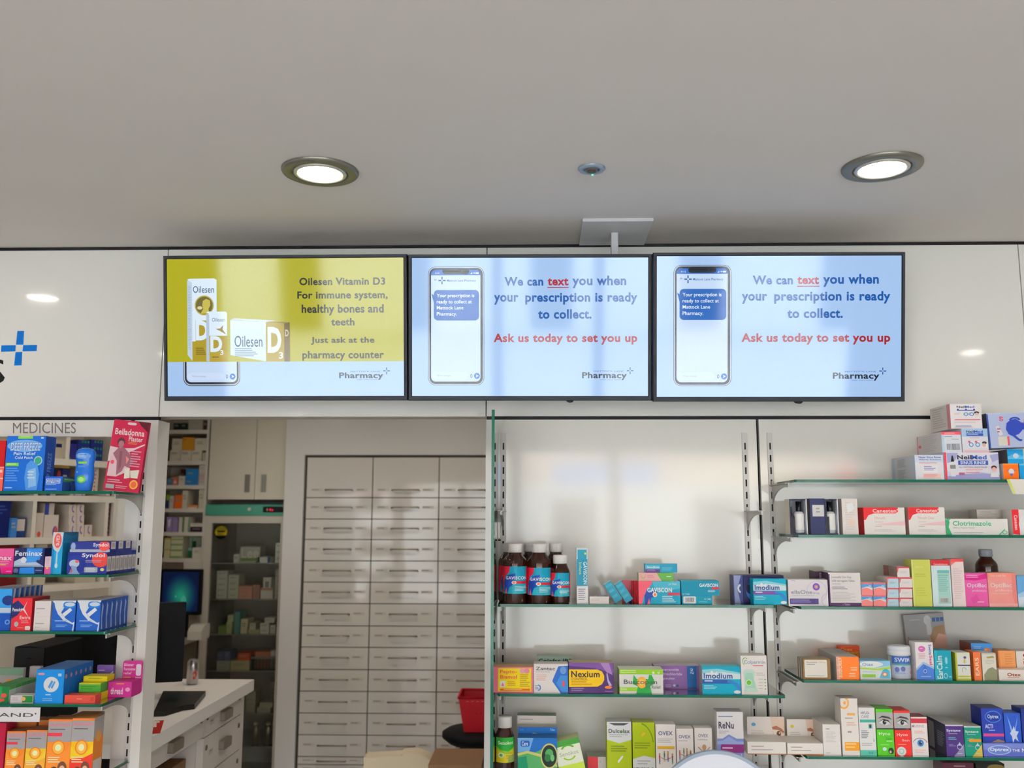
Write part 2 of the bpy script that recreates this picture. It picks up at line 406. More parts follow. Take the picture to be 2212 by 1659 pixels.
def phone(x0, y0, x1, y1, ox, oy):
    sh = lambda L: [tuple([it[0]]+list(it[1:])) for it in L]
    A = [('RR', x0-2, y0, x1+2, y1, 62, 62, '2a3a66'), ('RR', x0+3, y0+4, x1-3, y1-4, 58, 58, 'c4d2ea'), ('RR', x0+9, y0+10, x1-9, y1-10, 52, 52, '1d2230'),
         ('RR', x0+24, y0+26, x1-30, y1-30, 38, 38, 'c3d8f4'), ('RR', x0+24, y0+26, x1-30, y0+110, 38, 38, '1f68c4'), ('R', x0+24, y0+70, x1-30, y0+112, 'c3d8f4'),
         ('RR', x0+120, y0+14, x1-125, y0+62, 26, 26, '12151f'), ('E', x0+290, y0+39, 5, 5, '303a52'),
         ('T', '9:41', x0+60, y0+46, x0+98, y0+61, 'dfeafc'), ('G', [(x1-118, y0+60), (x1-100, y0+46), (x1-100, y0+60)], 'dfeafc'),
         ('G', [(x1-92, y0+48), (x1-76, y0+48), (x1-84, y0+60)], 'dfeafc'), ('RR', x1-72, y0+47, x1-44, y0+60, 4, 4, 'dfeafc')]
    A += [('T', '\u2190', x0+52, y0+97, x0+75, y0+118, '2a5f9c')] + cross(x0+118, y0+113, 31, '0f4f92', .16)
    A += [('T', 'Mattock Lane Pharmacy', x0+160, y0+104, x0+410, y0+129, '2f6aa8', .4)]
    A += [('RR', x0+48, y0+191, x1-42, y0+441, 34, 34, '1f66bd'), ('G', [(x0+28, y0+222), (x0+60, y0+240), (x0+52, y0+310)], '1f66bd')]
    for i, (tx, ww) in enumerate((('Your prescription is', 322), ('ready to collect at', 300), ('Mattock Lane', 228), ('Pharmacy.', 172))):
        up = 10 if i in (0, 1, 3) else 0
        A.append(('T', tx, x0+73, y0+222+i*50, x0+73+ww, y0+250+up+i*50, 'eaf4ff', .35))
    return A
def phone_foot(x0, x1, y):
    return [('RR', x0+32, y-42, x1-140, y+18, 26, 26, 'c9dcf4'), ('T', 'Write a message...', x0+75, y-20, x0+200, y-2, '8fa6c4'),
            ('D', x1-108, y-10, 9, 16, .55, '5b7aa0'), ('E', x1-60, y-10, 25, 25, '1f6fce'), ('G', [(x1-69, y-22), (x1-46, y-10), (x1-69, y+2), (x1-64, y-10)], 'eaf4ff')]
def slide(dx, dy, k=1.0):
    I = phone(215, 250, 692, 1222, 0, 0) + phone_foot(215, 692, 1155)
    blue = '0f57a8'
    I += [('T', 'We can', 868, 335, 1200, 408, blue, 1.15), ('T', 'text', 1237, 343, 1415, 406, 'b01c24', 1.15), ('R', 1235, 419, 1418, 426, 'b01c24'),
          ('T', 'you when', 1448, 325, 1908, 428, blue, 1.15), ('T', 'your', 778, 482, 988, 562, blue, 1.15), ('T', 'prescription is ready', 1046, 462, 2003, 562, blue, 1.15),
          ('T', 'to collect.', 1155, 600, 1612, 678, blue, 1.15), ('T', 'Ask us today to set you up', 775, 798, 2003, 890, 'a81820', 1.15)]
    I += logo(1532, 1115, 1914, 1180)
    return conv(I, 75, 2095, 178, 1310)
def d3(x0, y0, x1, y1, c):
    w = x1-x0
    return [('T', 'D', x0, y0, x1, y1, c, 1.4)]
OL = 'b2ae1c'
I1 = [('R', 85, 1027, 2100, 1310, 'a5c5ee')]
I1 += [('RR', 220, 900, 706, 1226, 62, 62, '4a4f5c'), ('RR', 226, 900, 700, 1219, 58, 58, 'c4ccd8'), ('RR', 232, 900, 694, 1212, 52, 52, '2a2f3c'), ('RR', 248, 900, 678, 1194, 38, 38, 'c0d6f2')]
I1 += phone_foot(222, 702, 1158)
I1 += [('R', 85, 180, 2100, 1027, OL)]
W = 'dcebf8'; GD = 'b09a2a'
I1 += [('G', [(258, 360), (300, 345), (300, 1020), (258, 970)], 'bfd0e4'), ('G', [(258, 350), (275, 342), (490, 340), (510, 352), (510, 1020), (300, 1020), (300, 375)], W),
       ('L', 264, 400, 292, 930, 40, '9fb4cc'), ('T', 'Oilesen', 308, 402, 488, 458, '3f5a7c', .2), ('E', 404, 562, 82, 82, 'b9a93c'), ('E', 404, 562, 72, 72, '6f6a3a'),
       ('G', [(372, 630), (395, 590), (386, 560), (392, 525), (420, 508), (452, 520), (456, 560), (440, 590), (446, 628)], 'c9bb52'), ('E', 366, 582, 22, 14, 'd8d2a0'),
       ('R', 300, 858, 510, 1020, GD), ('T', 'D', 328, 684, 428, 830, W, 1), ('R', 300, 680, 328, 858, W)]
I1[-2:] = [('R', 328, 686, 420, 858, GD), ('T', 'D', 330, 686, 440, 850, W, 1.6)]
I1 += [('L', 330, 910, 418, 975, 4, '7a6a1c')]
I1 += [('G', [(420, 630), (446, 640), (446, 1026), (420, 1020)], 'b4c6da'), ('G', [(420, 622), (436, 612), (585, 614), (598, 624), (598, 1027), (446, 1027), (446, 634)], W),
       ('T', 'Oilesen', 470, 664, 580, 696, '5a7494', .1), ('G', [(500, 756), (540, 752), (566, 722), (560, 760), (592, 804), (560, 786), (536, 772)], 'a08848'),
       ('R', 446, 812, 598, 1027, GD), ('R', 446, 944, 598, 1027, 'b8a030'), ('T', 'D', 454, 815, 556, 946, W, 1.6), ('T', '3', 538, 930, 566, 970, W, .8), ('L', 470, 984, 560, 1000, 1, '6a5c18')]
I1 += [('G', [(628, 680), (660, 668), (1015, 690), (930, 702)], 'c4daf0'), ('G', [(626, 684), (930, 702), (930, 1024), (626, 972)], 'cfe2f6'), ('G', [(930, 700), (1086, 712), (1086, 1027), (930, 1024)], GD),
       ('G', [(930, 700), (1060, 700), (1132, 704), (1086, 714)], '8c7a2c'), ('G', [(1086, 714), (1134, 704), (1134, 1027), (1086, 1027)], '74602c'),
       ('T', 'Oilesen', 662, 812, 900, 905, '33507a', .1), ('L', 664, 915, 890, 990, 5, '7f98b4'), ('T', 'D', 944, 742, 1062, 955, W, 1.6), ('T', '3', 1040, 948, 1076, 1004, W, .8), ('T', 'D', 1095, 764, 1124, 820, 'c8c4a0', 1)]
DK = '24272a'
I1 += [('T', 'Oilesen Vitamin D3', 1218, 340, 1946, 402, DK, 1.05), ('T', 'For immune system,', 1200, 452, 1966, 530, DK, 1.05), ('T', 'healthy bones and', 1236, 560, 1932, 650, DK, 1.05),
       ('T', 'teeth', 1486, 672, 1684, 734, DK, 1.05), ('T', 'Just ask at the', 1314, 826, 1852, 890, DK, 1.05), ('T', 'pharmacy counter', 1240, 940, 1932, 1022, DK, 1.05)]
I1 += logo(1552, 1118, 1926, 1180)
SCR = (.0108, .0108, .0105, .0135)
tv('black framed screen showing olive yellow vitamin advert', 352, 880, 557, 862.5, 2.58, math.radians(-.3), SCR, conv(I1, 85, 2100, 180, 1310))
tv('black framed middle screen with red and blue text below the ceiling mount', 882, 1409, 555.5, 862.5, 2.58, math.radians(.8), SCR, slide(0, 0), sensor=.115)
tv('black framed screen at the right end of the row, white phone slide', 1410.5, 1957.5, 551.5, 864.5, 2.565, math.radians(.6), SCR, slide(0, 0), sensor=.06)
# ------------------------------------------------------------------ glass shelving
SY = 2.55                                 # front edge of the glass shelves
SZ = {k: P(x, y, SY).z for k, x, y in (('A', 1380, 1306), ('B', 1380, 1500), ('C', 1380, 1692), ('D', 1950, 1036), ('E', 1950, 1155.5), ('F', 1950, 1311), ('G', 1950, 1470), ('H', 1950, 1635),
      ('L1', 150, 1061), ('L2', 150, 1241), ('L3', 150, 1364), ('L4', 150, 1521))}
SZ['L5'] = P(283, 1639, FY).z; SZ['I'] = SZ['H']-.19
STEEL = mat('a9a6a0', .4, .35, gain=1.0)
def bracket_mb(flip=0):
    L, H = SY+.02-FY, .062
    pts = [(0, 0), (0, -H)]
    for i in range(1, 9):
        t = PI/2*i/9; pts.append(((L+.03)*(1-math.cos(t)), -H+(H-.010)*math.sin(t)))
    pts += [(L, -.012), (L, 0)]
    b = MB(); b.prism([(FY+a-.002, z) for a, z in reversed(pts)], -.002, .002, STEEL, axis='x')
    b.box(-.009, .009, FY+L+.002, FY-.002, -.0022, 0, STEEL)
    b.box(-.003, .003, FY-.008, FY-.002, 0, .012, STEEL)
    return b
def shelf(k, x0, x1, bx, label, th=.0075, group='glass shelves'):
    z = SZ[k]
    t = empty('glass_shelf', ((x0+x1)/2, FY, z), label=label, category='shelf', group=group)
    cx = (x0+x1)/2
    pts = rrect(x0-cx, SY-FY, x1-cx, -.004, .006, 3)
    MB().prism(pts, -th, 0, GLASS, axis='z', side=EDGE).build('glass_pane', t)
    for b in bx: bracket_mb().build('bracket', t, loc=(b-cx, -FY, -th-.0004), label='pressed steel bracket')
RX1 = P(1697, 1503, SY).x; RX0 = P(1076, 1306, SY).x
U1, U2 = P(1087, 1200, FY).x, P(1617, 1200, FY).x
U3 = P(1669, 1120, FY).x
LX1 = P(288, 1491, FY).x
shelf('A', RX0, P(1676, 1310, SY).x, (U1, U2), 'glass shelf holding the syrup bottles, in the bay with no shelf above')
shelf('B', RX0, RX1, (U1, U2), 'glass shelf below the syrup bottles, with the pink and yellow carton')
shelf('C', RX0, RX1, (U1, U2), 'lowest glass shelf, under the small green labelled bottle')
UX = P(1705, 1036, SY).x
for k, l in (('D', 'topmost glass shelf, holding the nasal rinse cartons'), ('E', 'glass shelf holding the two open perfume boxes'), ('F', 'glass shelf holding the lime yellow and coral pink cartons'),
             ('G', 'glass shelf holding the white lidded tub and ear drop cartons'), ('H', 'glass shelf holding the eye care cartons')):
    shelf(k, .703, 2.0, (U3+.002, 1.9), l)
for k, l in (('L1', 'glass shelf below the word MEDICINES'), ('L2', 'glass shelf holding the row of navy headache cartons'), ('L3', 'glass shelf holding the white and blue pain relief cartons'),
             ('L4', 'glass shelf with the white price strip'), ('L5', 'glass shelf under the orange child syrup cartons')):
    shelf(k, -2.36, LX1, (-1.178, -2.35), l, group='glass shelves of the left unit')
SLOT = mat('1a1a1c', .6)
def upright(x, z1, label):
    u = MB(); u.box(x-.008, x+.008, FY-.0035, FY+.0005, .05, z1, mat('dad7d2', .35, gain=1.0))
    z = z1-.03
    while z > .1:
        u.face([(x-.0024, FY-.0037, z-.02), (x+.0024, FY-.0037, z-.02), (x+.0024, FY-.0037, z), (x-.0024, FY-.0037, z)], SLOT); z -= .036
    u.build('slotted_upright', label=label, category='upright', group='slotted shelf uprights')
uz = P(1610, 935, FY).z
upright(U1, uz, 'slotted white upright beside the vertical glass panel')
upright(U2, uz, 'slotted white upright just to one side of the dark panel joint, nearer the bottles')
upright(U3, uz, 'slotted white upright at the end of the nasal rinse shelf')
upright(-1.178, WP-.02, 'slotted white upright on the post beside the MEDICINES header')
# vertical glass end panel with a hinge clip
g = P(1065.5, 885, 2.44)
t = empty('glass_end_panel', (g.x, 2.6, 0), label='upright green edged glass panel between the doorway and the bottles', category='glass panel')
MB().prism([(2.44-2.6, .05), (FY-.006-2.6, .05), (FY-.006-2.6, g.z), (2.44-2.6, g.z)], -.004, .004, GLASS_SIDE, axis='x', side=EDGE).build('glass_pane', t)
k = P(1073, 1145, 2.66)
c = MB(); c.box(.0045, .012, .035, .085, k.z-.022, k.z+.022, STEEL); c.lathe([(.004, 0), (.004, .004)], BLACK, c=(.009, .05, k.z-.03)); c.build('clip', t)
# brackets left empty above the bottles
t = empty('empty_bracket', (U2, FY, P(1612, 1104, FY).z), label='bare steel shelf bracket above the dark joint, holding no shelf', category='bracket', group='bare brackets')
bracket_mb().build('arm', t, loc=(0, -FY, 0))
t = empty('empty_bracket', (U1, FY, P(1087, 1104, FY).z), label='bare steel shelf bracket above the syrup bottles, beside the glass panel', category='bracket', group='bare brackets')
bracket_mb().build('arm', t, loc=(0, -FY, 0))

# ------------------------------------------------------------------ cartons
GRP = {'A': 'products on the syrup bottle shelf', 'B': 'products on the digestive remedy shelf', 'C': 'products on the lowest shelf', 'D': 'products on the nasal rinse shelf', 'E': 'products on the perfume shelf',
       'F': 'products on the women\'s health shelf', 'G': 'products on the ear care shelf', 'H': 'products on the eye care shelf', 'I': 'products below the eye care shelf',
       'L1': 'products under the MEDICINES header', 'L2': 'products on the headache shelf', 'L3': 'products on the pain relief shelf', 'L4': 'products on the throat remedy shelf', 'L5': 'child syrup cartons'}
def solve(sh, x0, x1, yt, dy, z=None):
    Y = SY+dy; z = SZ[sh] if z is None else z
    zt = P((x0+x1)/2, yt, Y).z
    q = EYE; mid = P(0, 0, Y)
    # pixel row of the middle height
    def row(h):
        lo, hi = -500, 3000
        for _ in range(30):
            m_ = (lo+hi)/2
            if P((x0+x1)/2, m_, Y).z > h: lo = m_
            else: hi = m_
        return lo
    ym = row((z+zt)/2)
    return P(x0, ym, Y).x, P(x1, ym, Y).x, z, zt-z, Y
def C(sh, x0, x1, yt, label, base, art=(), d=.06, dy=.01, name='medicine_carton', cat='carton', z=None, right=(), left=(), top=None, topart=(), rz=0, ry=0, rx=0, rough=.4, h=None, grp=None, side=None, lz=.0):
    X0, X1, z0, hh, Y = solve(sh, x0, x1, yt, dy, z)
    if h: hh = h
    w = (X1-X0)-.0012
    B = mat(base, rough, spec=.13); T_ = mat(top or base, rough, spec=.13); SD = mat(side or base, rough, spec=.13)
    m = MB(); r = .0008
    m.box(-w/2, w/2, -d/2, d/2, 0, hh, B, top=T_, left=SD, right=SD)
    if art: m.art(art, plane_fn((-w/2, -d/2, 0), (1, 0, 0), (0, 0, 1), w, hh), rough=rough)
    if right: m.art(right, plane_fn((w/2, -d/2, 0), (0, 1, 0), (0, 0, 1), d, hh), rough=rough)
    if left: m.art(left, plane_fn((-w/2, d/2, 0), (0, -1, 0), (0, 0, 1), d, hh), rough=rough)
    if topart: m.art(topart, plane_fn((-w/2, -d/2, hh), (1, 0, 0), (0, 1, 0), w, d), rough=rough)
    o = m.build(name, loc=((X0+X1)/2, Y+d/2, z0+lz+.0003), rot=(math.radians(rx), math.radians(ry), math.radians(rz)), label=label, category=cat, group=grp or GRP[sh])
    return dict(o=o, top=z0+hh+.0003, x0=X0, x1=X1, Y=Y)
DG = '8d8a90'
AMB = mat('2a0f06', .12, gain=1.0, coat=.4)
CAP = mat('e6e2dd', .4)
def bottle(sh, xc, rpx, ycap, ysh, label, lab=None, dy=.03, capr=.62, laby=None, capcol=None, body=None, larc=(200, 340), z=None):
    """round bottle: rpx half width of the body in pixels; ycap top of the cap; ysh shoulder row; laby rows of the label"""
    Yc = SY+dy; s = (P(xc+rpx, ysh+50, Yc).x-P(xc, ysh+50, Yc).x); zb = SZ[sh]
    x = P(xc, ysh+50, Yc).x; zc = P(xc, ycap, Yc).z-zb; zs = P(xc, ysh, Yc).z-zb; cr = s*capr; ch = zc-zs
    t = empty('syrup_bottle', (x, Yc, zb+.0003), label=label, category='bottle', group=GRP[sh])
    B = body or AMB
    cb = zs+ch*.0
    MB().lathe([(.0001, 0), (s*.92, 0), (s, .005), (s, zs*.80), (s*.97, zs*.845), (s*.86, zs*.90), (cr*.98, zs*.975), (cr*.90, zs), (cr*.90, zs+.004), (.0001, zs+.004)], B, n=40).build('glass_body', t)
    c = MB(); pr = [(cr*.9, zs+.002), (cr, zs+.002), (cr, zc-.003), (cr*.95, zc), (.0001, zc)]
    c.lathe(pr, capcol or CAP, n=40)
    for q in range(40):
        a = 2*PI*q/40; c.face([(cr*1.012*math.cos(a+u), cr*1.012*math.sin(a+u), zz) for u, zz in ((0, zs+.004), (.07, zs+.004), (.07, zc-.005), (0, zc-.005))], capcol or CAP)
    c.build('cap', t)
    if lab:
        z0 = P(xc, laby[1], Yc-s).z-zb; z1 = P(xc, laby[0], Yc-s).z-zb
        a0, a1 = math.radians(larc[0]), math.radians(larc[1])
        def fn(X, Y_, e):
            a = a0+(a1-a0)*X/100; return Vector(((s+.0004+e)*math.cos(a), (s+.0004+e)*math.sin(a), z1+(z0-z1)*Y_/100))
        l = MB(); l.art(lab, fn, sub=14); l.build('paper_label', t)
    return t
GAV = [('R', 0, 0, 100, 100, '1b96b4'), ('G', [(0, 0), (36, 0), (33, 22), (20, 34), (12, 60), (8, 100), (0, 100)], 'cf1f36'), ('G', [(13, 60), (22, 36), (52, 24), (52, 60), (34, 76), (27, 100), (18, 100)], '1f3f9a'),
       ('G', [(34, 78), (60, 62), (100, 70), (100, 100), (30, 100)], '2fa6b8'), ('G', [(18, 100), (23, 76), (27, 100)], 'e2566a'), ('R', 90, 0, 100, 100, 'c41b30'), ('T', 'GAVISCON', 22, 36, 88, 48, 'eef2f6', 1), ('R', 52, 54, 88, 63, 'c01c30'), ('E', 48, 59, 7, 6.5, 'f2ece4'), ('E', 48, 59, 4, 4, 'e0662a'),
       ('L', 50, 72, 88, 92, 4, 'bfe4ea')]
FULL = (195, 345)
bottle('A', 1099, 22.5, 1174.5, 1194, 'large amber syrup bottle tight against the glass panel, behind another', GAV, dy=.097, laby=(1222, 1279), larc=(205, 365))
bottle('A', 1112.5, 26, 1174.5, 1195, 'large amber syrup bottle at the front, nearest the glass panel', GAV, dy=.031, laby=(1224, 1283), larc=(190, 350))
bottle('A', 1146, 23, 1174, 1194, 'large amber syrup bottle mostly hidden behind the two front ones', None, dy=.125, laby=(1222, 1279))
bottle('A', 1165, 26, 1174.5, 1195, 'large amber syrup bottle in front, beside the small one', GAV, dy=.031, laby=(1227, 1286), larc=(186, 352))
bottle('A', 1201, 23, 1174, 1194, 'large amber syrup bottle hidden behind the small bottle', None, dy=.085, laby=(1222, 1279))
bottle('A', 1210.5, 20.5, 1199, 1219, 'small amber syrup bottle at the end of the bottle row', GAV, dy=.027, laby=(1238, 1289), capr=.76, larc=(178, 352))
C('A', 1245, 1270.5, 1184, 'tall slim white carton with teal printing beside the small bottle', 'd9e2e4', [('R', 10, 3, 90, 20, '2d93ac'), ('E', 78, 10, 9, 2, 'c8c83a'), ('R', 3, 20, 97, 68, '2a8ba6'), ('TC', 'GAVISCON', 60, 25, 92, 65, 'e8f0f2', .6), ('TC', 'Infant', 22, 26, 46, 48, 'b9d08a', .4), ('R', 4, 70, 96, 98, 'ece8e6'), ('L', 14, 73, 84, 95, 6, '8f8aa0')], d=.04, dy=.012, side='dfe7e8')
C('A', 1273, 1316, 1289, 'small low white carton lying beside the tall slim carton', 'e4dcd6', [('L', 8, 25, 60, 60, 2, 'cfc6c0')], d=.035, dy=.012, topart=[('R', 40, 15, 95, 85, '9aa09e'), ('L', 8, 20, 35, 80, 4, 'b09a90')])
for xx, l in ((1306, 'slim teal carton leaning over, first beside the low white carton'), (1329, 'slim teal carton leaning over, against the pink carton')):
    a = P(xx+24, 1304, 2.58)
    o = MB(); o.box(0, .022, 0, .03, 0, .058, mat('2b8fab'), left=mat('3aa0b8'), top=mat('d8e4e4'))
    o.art([('L', 10, 8, 90, 92, 3, '4aa9bf')], plane_fn((0, 0, 0), (1, 0, 0), (0, 0, 1), .022, .058))
    o.build('medicine_carton', loc=(a.x, 2.58, SZ['A']+.0005), rot=(0, math.radians(-33), 0), label=l, category='carton', group=GRP['A'])
GVB = [('R', 0, 0, 100, 100, '1a98b4'), ('G', [(33, 0), (100, 0), (100, 30), (60, 45), (40, 40)], '4fb2c8'), ('G', [(0, 0), (34, 0), (31, 16), (20, 34), (12, 70), (8, 100), (0, 100)], 'df5a6c'), ('G', [(14, 62), (21, 36), (46, 46), (40, 66), (30, 72), (26, 100), (15, 100)], '1c3f92'), ('G', [(20, 100), (25, 74), (27, 100)], 'e2566a'), ('T', 'GAVISCON', 21, 28, 80, 48, 'f0f4f6', 1), ('R', 70, 50, 100, 60, 'c8283c'), ('E', 39, 58, 5.5, 11, 'f0e8e0'), ('E', 39, 58, 3, 6.5, 'e0662a'), ('L', 56, 64, 93, 96, 4, 'bfe2ea'), ('T', '24 TABS', 72, 8, 92, 17, 'd4ecf0')]
g1 = C('A', 1379, 1470, 1256, 'large pink and teal heartburn carton at the front under two stacked cartons', '1a98b4', GVB, d=.03, dy=.012, top='cfd8d2', left=[('R', 0, 0, 100, 100, 'b81828')])
for i in range(3):
    C('A', 1374.5-i*5, 1462-i*5, 1254.5, 'red edged heartburn carton standing %s behind the large pink and teal one' % ORD[i], 'b81828', [('R', 0, 0, 20, 100, 'c01c2c')], d=.018, dy=.044+i*.0195, top='cfd8d2')
C('A', 1344, 1366, 1254.5, 'pink carton end showing between the leaning teal cartons and red edged ones', 'd85a6c', [('R', 0, 0, 100, 45, 'e0707e'), ('G', [(60, 100), (100, 55), (100, 100)], '1c3f92')], d=.02, dy=.11)
pg = C('A', 1379, 1455, 1237.5, 'pink and green carton lying on the large pink and teal one', 'd9c6be', [('R', 0, 0, 60, 100, 'e0a7a6'), ('G', [(52, 0), (100, 0), (100, 100), (66, 100)], '5fa046'), ('D', 13, 40, 7, 30, .7, '7fae3a', 180, 360), ('L', 25, 30, 50, 70, 2, 'c98a90'), ('L', 80, 40, 96, 62, 1, 'dfeecf')], d=.035, dy=.02, z=g1['top'], top='e3dcd2', side='6aa552')
C('A', 1393.5, 1463.5, 1218, 'teal and purple carton on top of the pink and green carton', '2794b4', [('G', [(0, 15), (45, 15), (45, 100), (0, 100)], '4fb0c6'), ('R', 0, 62, 46, 100, '5c3478'), ('T', 'Imodium', 6, 26, 44, 50, 'e8f0f4', .8), ('L', 52, 40, 92, 82, 3, '6cbccc'), ('L', 6, 68, 38, 90, 2, 'a88abc')], d=.035, dy=.025, z=pg['top'], top='e3dcd2')
t2 = C('A', 1473, 1539, 1286.5, 'lower teal carton with a barcode, lying flat', '0f93ac', [('RR', 4, 12, 46, 92, 4, 10, 'e6e4e6'), ('B', 11, 24, 39, 74, '6a6068'), ('T', '36 TABS', 73, 32, 96, 50, 'd4ecf0'), ('L', 56, 66, 86, 92, 1, '5fb8c6')], d=.06, dy=.014)
C('A', 1471, 1554, 1255, 'upper teal carton overhanging the barcode carton', '0a86a2', [('T', 'GAVISCON', 48, 18, 97, 42, 'eef2f4', 1), ('R', 80, 44, 99, 58, 'c8283c'), ('L', 70, 64, 94, 80, 2, 'bfe2ea'), ('T', '24 TABS', 2, 86, 22, 97, 'bfe2ea')], d=.06, dy=.012, z=t2['top'], top='1f98b0')
C('A', 1584, 1606, 1243, 'silver and navy swirl carton standing behind the teal one, outer', '2a2c58', [('R', 0, 0, 100, 100, '333a6e'), ('G', [(5, 0), (80, 0), (40, 50), (70, 100), (10, 100)], '8f98c0'), ('D', 85, 48, 44, 18, .6, 'e8ecf4', 110, 250)], d=.05, dy=.06)
C('A', 1606, 1694, 1243, 'navy swirl carton partly hidden behind the teal and purple one', '1f1f4c', [('D', 48, 58, 42, 48, .55, '2f6cb8'), ('D', 48, 58, 34, 36, .8, '6aa6dc', 60, 170), ('E', 18, 50, 12, 18, '10142e')], d=.05, dy=.062)
IMO = lambda band: [('R', 0, 0, 100, 100, '0fa2be'), ('G', [(0, 12), (40, 8), (100, 22), (100, 44), (0, 44)], '8fd0dc'), ('G', [(0, 26), (55, 20), (100, 28), (100, 46), (0, 46)], 'd8e8ea'), ('G', [(12, 22), (20, 24), (25, 14), (31, 24), (40, 18), (38, 30), (10, 30)], 'eef4f4'), ('T', 'Imodium', 4, 24, 79, 44, '33468c', .9), ('G', [(0, 48), (70, 48), (92, 62), (0, 62)], band), ('D', 62, 84, 38, 36, .72, '2e7cc0', 0, 85), ('L', 6, 50, 32, 60, 1, 'e6e0ee'), ('L', 4, 68, 40, 84, 3, '9ad6e0'), ('E', 90, 92, 9, 6, 'e4e8ec')]
C('A', 1627, 1699.5, 1250.5, 'teal and purple carton standing across the gap between the two bays', '0fa2be', IMO('7a4a98'), d=.04, dy=.016, top='1b6a94')

# shelf B
C('B', 1068, 1152, 1441, 'pink and yellow stomach remedy carton beside the glass panel', 'dc6a86', [('R', 8, 4, 96, 96, 'dcb43c'), ('R', 10, 6, 94, 94, 'f0d618'), ('T', 'Pepto-', 14, 11, 58, 29, 'd8542a', 1), ('T', 'Bismol', 14, 31, 58, 46, 'd8542a', 1), ('E', 72, 15, 7, 10, 'e7a0b0'), ('E', 84, 15, 7, 10, 'e08aa0'), ('RR', 14, 54, 28, 78, 2, 3, 'f4ece4'), ('G', [(17, 74), (21, 60), (25, 74)], 'e05a78'), ('L', 34, 56, 58, 76, 3, 'c88a20'), ('L', 66, 28, 92, 80, 7, 'b8941c'), ('R', 14, 84, 92, 92, 'd4561e'), ('L', 24, 86, 84, 92, 1, 'f0d080')], d=.055, dy=.01, top='dcae74', side='dc5a7c')
C('B', 1160, 1238, 1420, 'pale green carton whose top shows behind the white and blue one', 'a9c2b4', [('T', 'Colofac IBS', 4, 5, 96, 19, '2c4c48', 1)], d=.05, dy=.10, top='b7cfc0')
C('B', 1152.5, 1227.5, 1434.5, 'white carton with a large blue chevron, beside the pink and yellow one', 'ece4e0', [('T', 'Zantac', 6, 10, 62, 22, '4a4a56', .5), ('L', 6, 27, 48, 30, 1, '8fa2b0'), ('L', 8, 37, 46, 60, 4, 'e0b0a4'), ('G', [(54, 60), (56, 52), (72, 8), (100, 6), (100, 100), (78, 100)], '2a62b4'), ('E', 86, 22, 9, 13, '6f94cc'), ('G', [(66, 66), (78, 40), (98, 40), (100, 96), (82, 96)], '3f86cc'), ('R', 83, 58, 90, 78, 'd0505a'), ('D', 12, 82, 9, 11, .65, '3f78bc', 270, 450), ('L', 4, 74, 16, 90, 3, '7c8ab0')], d=.05, dy=.011, top='ece6de')
C('B', 1228.5, 1326, 1432, 'dark purple carton with a yellow pill shaped panel', '4a2a66', [('G', [(0, 0), (100, 0), (100, 34), (60, 18), (0, 10)], '7a4f98'), ('G', [(70, 0), (90, 0), (98, 40), (84, 30)], 'a880b8'), ('G', [(0, 22), (64, 22), (74, 28), (79, 42), (79, 56), (74, 70), (64, 78), (0, 80)], 'f2c21e'), ('T', 'Nexium', 5, 27, 69, 48, '3a2a2e', 1), ('T', 'CONTROL', 5, 49, 42, 58, '7a5a1c', .3), ('L', 5, 61, 56, 76, 2, 'c08a1c'), ('L', 5, 83, 36, 96, 2, '9a84ae'), ('G', [(84, 38), (86, 30), (89, 56), (96, 74), (90, 76), (86, 60)], 'bcb4d8'), ('E', 88, 80, 8, 5, 'e27a2c'), ('L', 80, 92, 98, 96, 1, '9a84ae')], d=.055, dy=.01, top='b8a27c')
C('B', 1337.5, 1433, 1446.5, 'white and green carton with an orange burst on a green torso shape', 'e6e4dc', [('R', 0, 0, 100, 20, '8dbf22'), ('L', 3, 4, 48, 18, 2, 'cfe49a'), ('E', 78, 13, 3, 5, 'e8f0d8'), ('E', 90, 13, 3, 5, 'c8dca0'), ('G', [(26, 22), (33, 22), (30, 60), (42, 70), (38, 100), (74, 100), (70, 70), (82, 56), (74, 22), (68, 22), (66, 40), (40, 40), (33, 22)], '22963c'), ('R', 0, 74, 40, 90, '97c42c'), ('L', 2, 77, 20, 88, 2, 'dcecb8'), ('E', 51, 54, 11, 24, 'f0a83c'), ('E', 51, 54, 6, 13, 'f6cc6a'), ('T', 'Buscopan', 10, 42, 86, 66, '42484a', .1), ('T', 'IBS Relief', 60, 66, 94, 79, '5a6a64')], d=.06, dy=.01, top='dfe8d0', left=[('R', 0, 0, 100, 72, 'e2e0da'), ('R', 0, 72, 100, 100, '8fae5c')])
C('B', 1413, 1511, 1438, 'purple carton with a blue stripe, half behind the white and green one', '86609c', [('T', 'Loperamide', 8, 12, 55, 25, 'd8c8e0', .8), ('T', 'Hydrochloride', 8, 30, 62, 45, 'd8c8e0', .8), ('T', 'Capsules', 8, 49, 45, 62, 'd8c8e0', .8), ('R', 73, 2, 94, 98, '16548e'), ('T', '2', 80, 12, 87, 24, 'e2eaf2', 1), ('T', 'mg', 80, 28, 88, 36, 'e2eaf2', .6), ('E', 44, 84, 3, 5, 'cfc0d8'), ('E', 51, 85, 3, 5, '3a4a58'), ('L', 24, 80, 40, 94, 3, 'bca6c8')], d=.05, dy=.078, top='cfc0cc')
C('B', 1516.5, 1600.5, 1440, 'teal and navy wave carton beside the tall white carton', '0f9cb4', IMO('2b4f9c'), d=.05, dy=.01, top='5fc0cc', left=[('R', 0, 0, 100, 100, 'b7b3b4')])
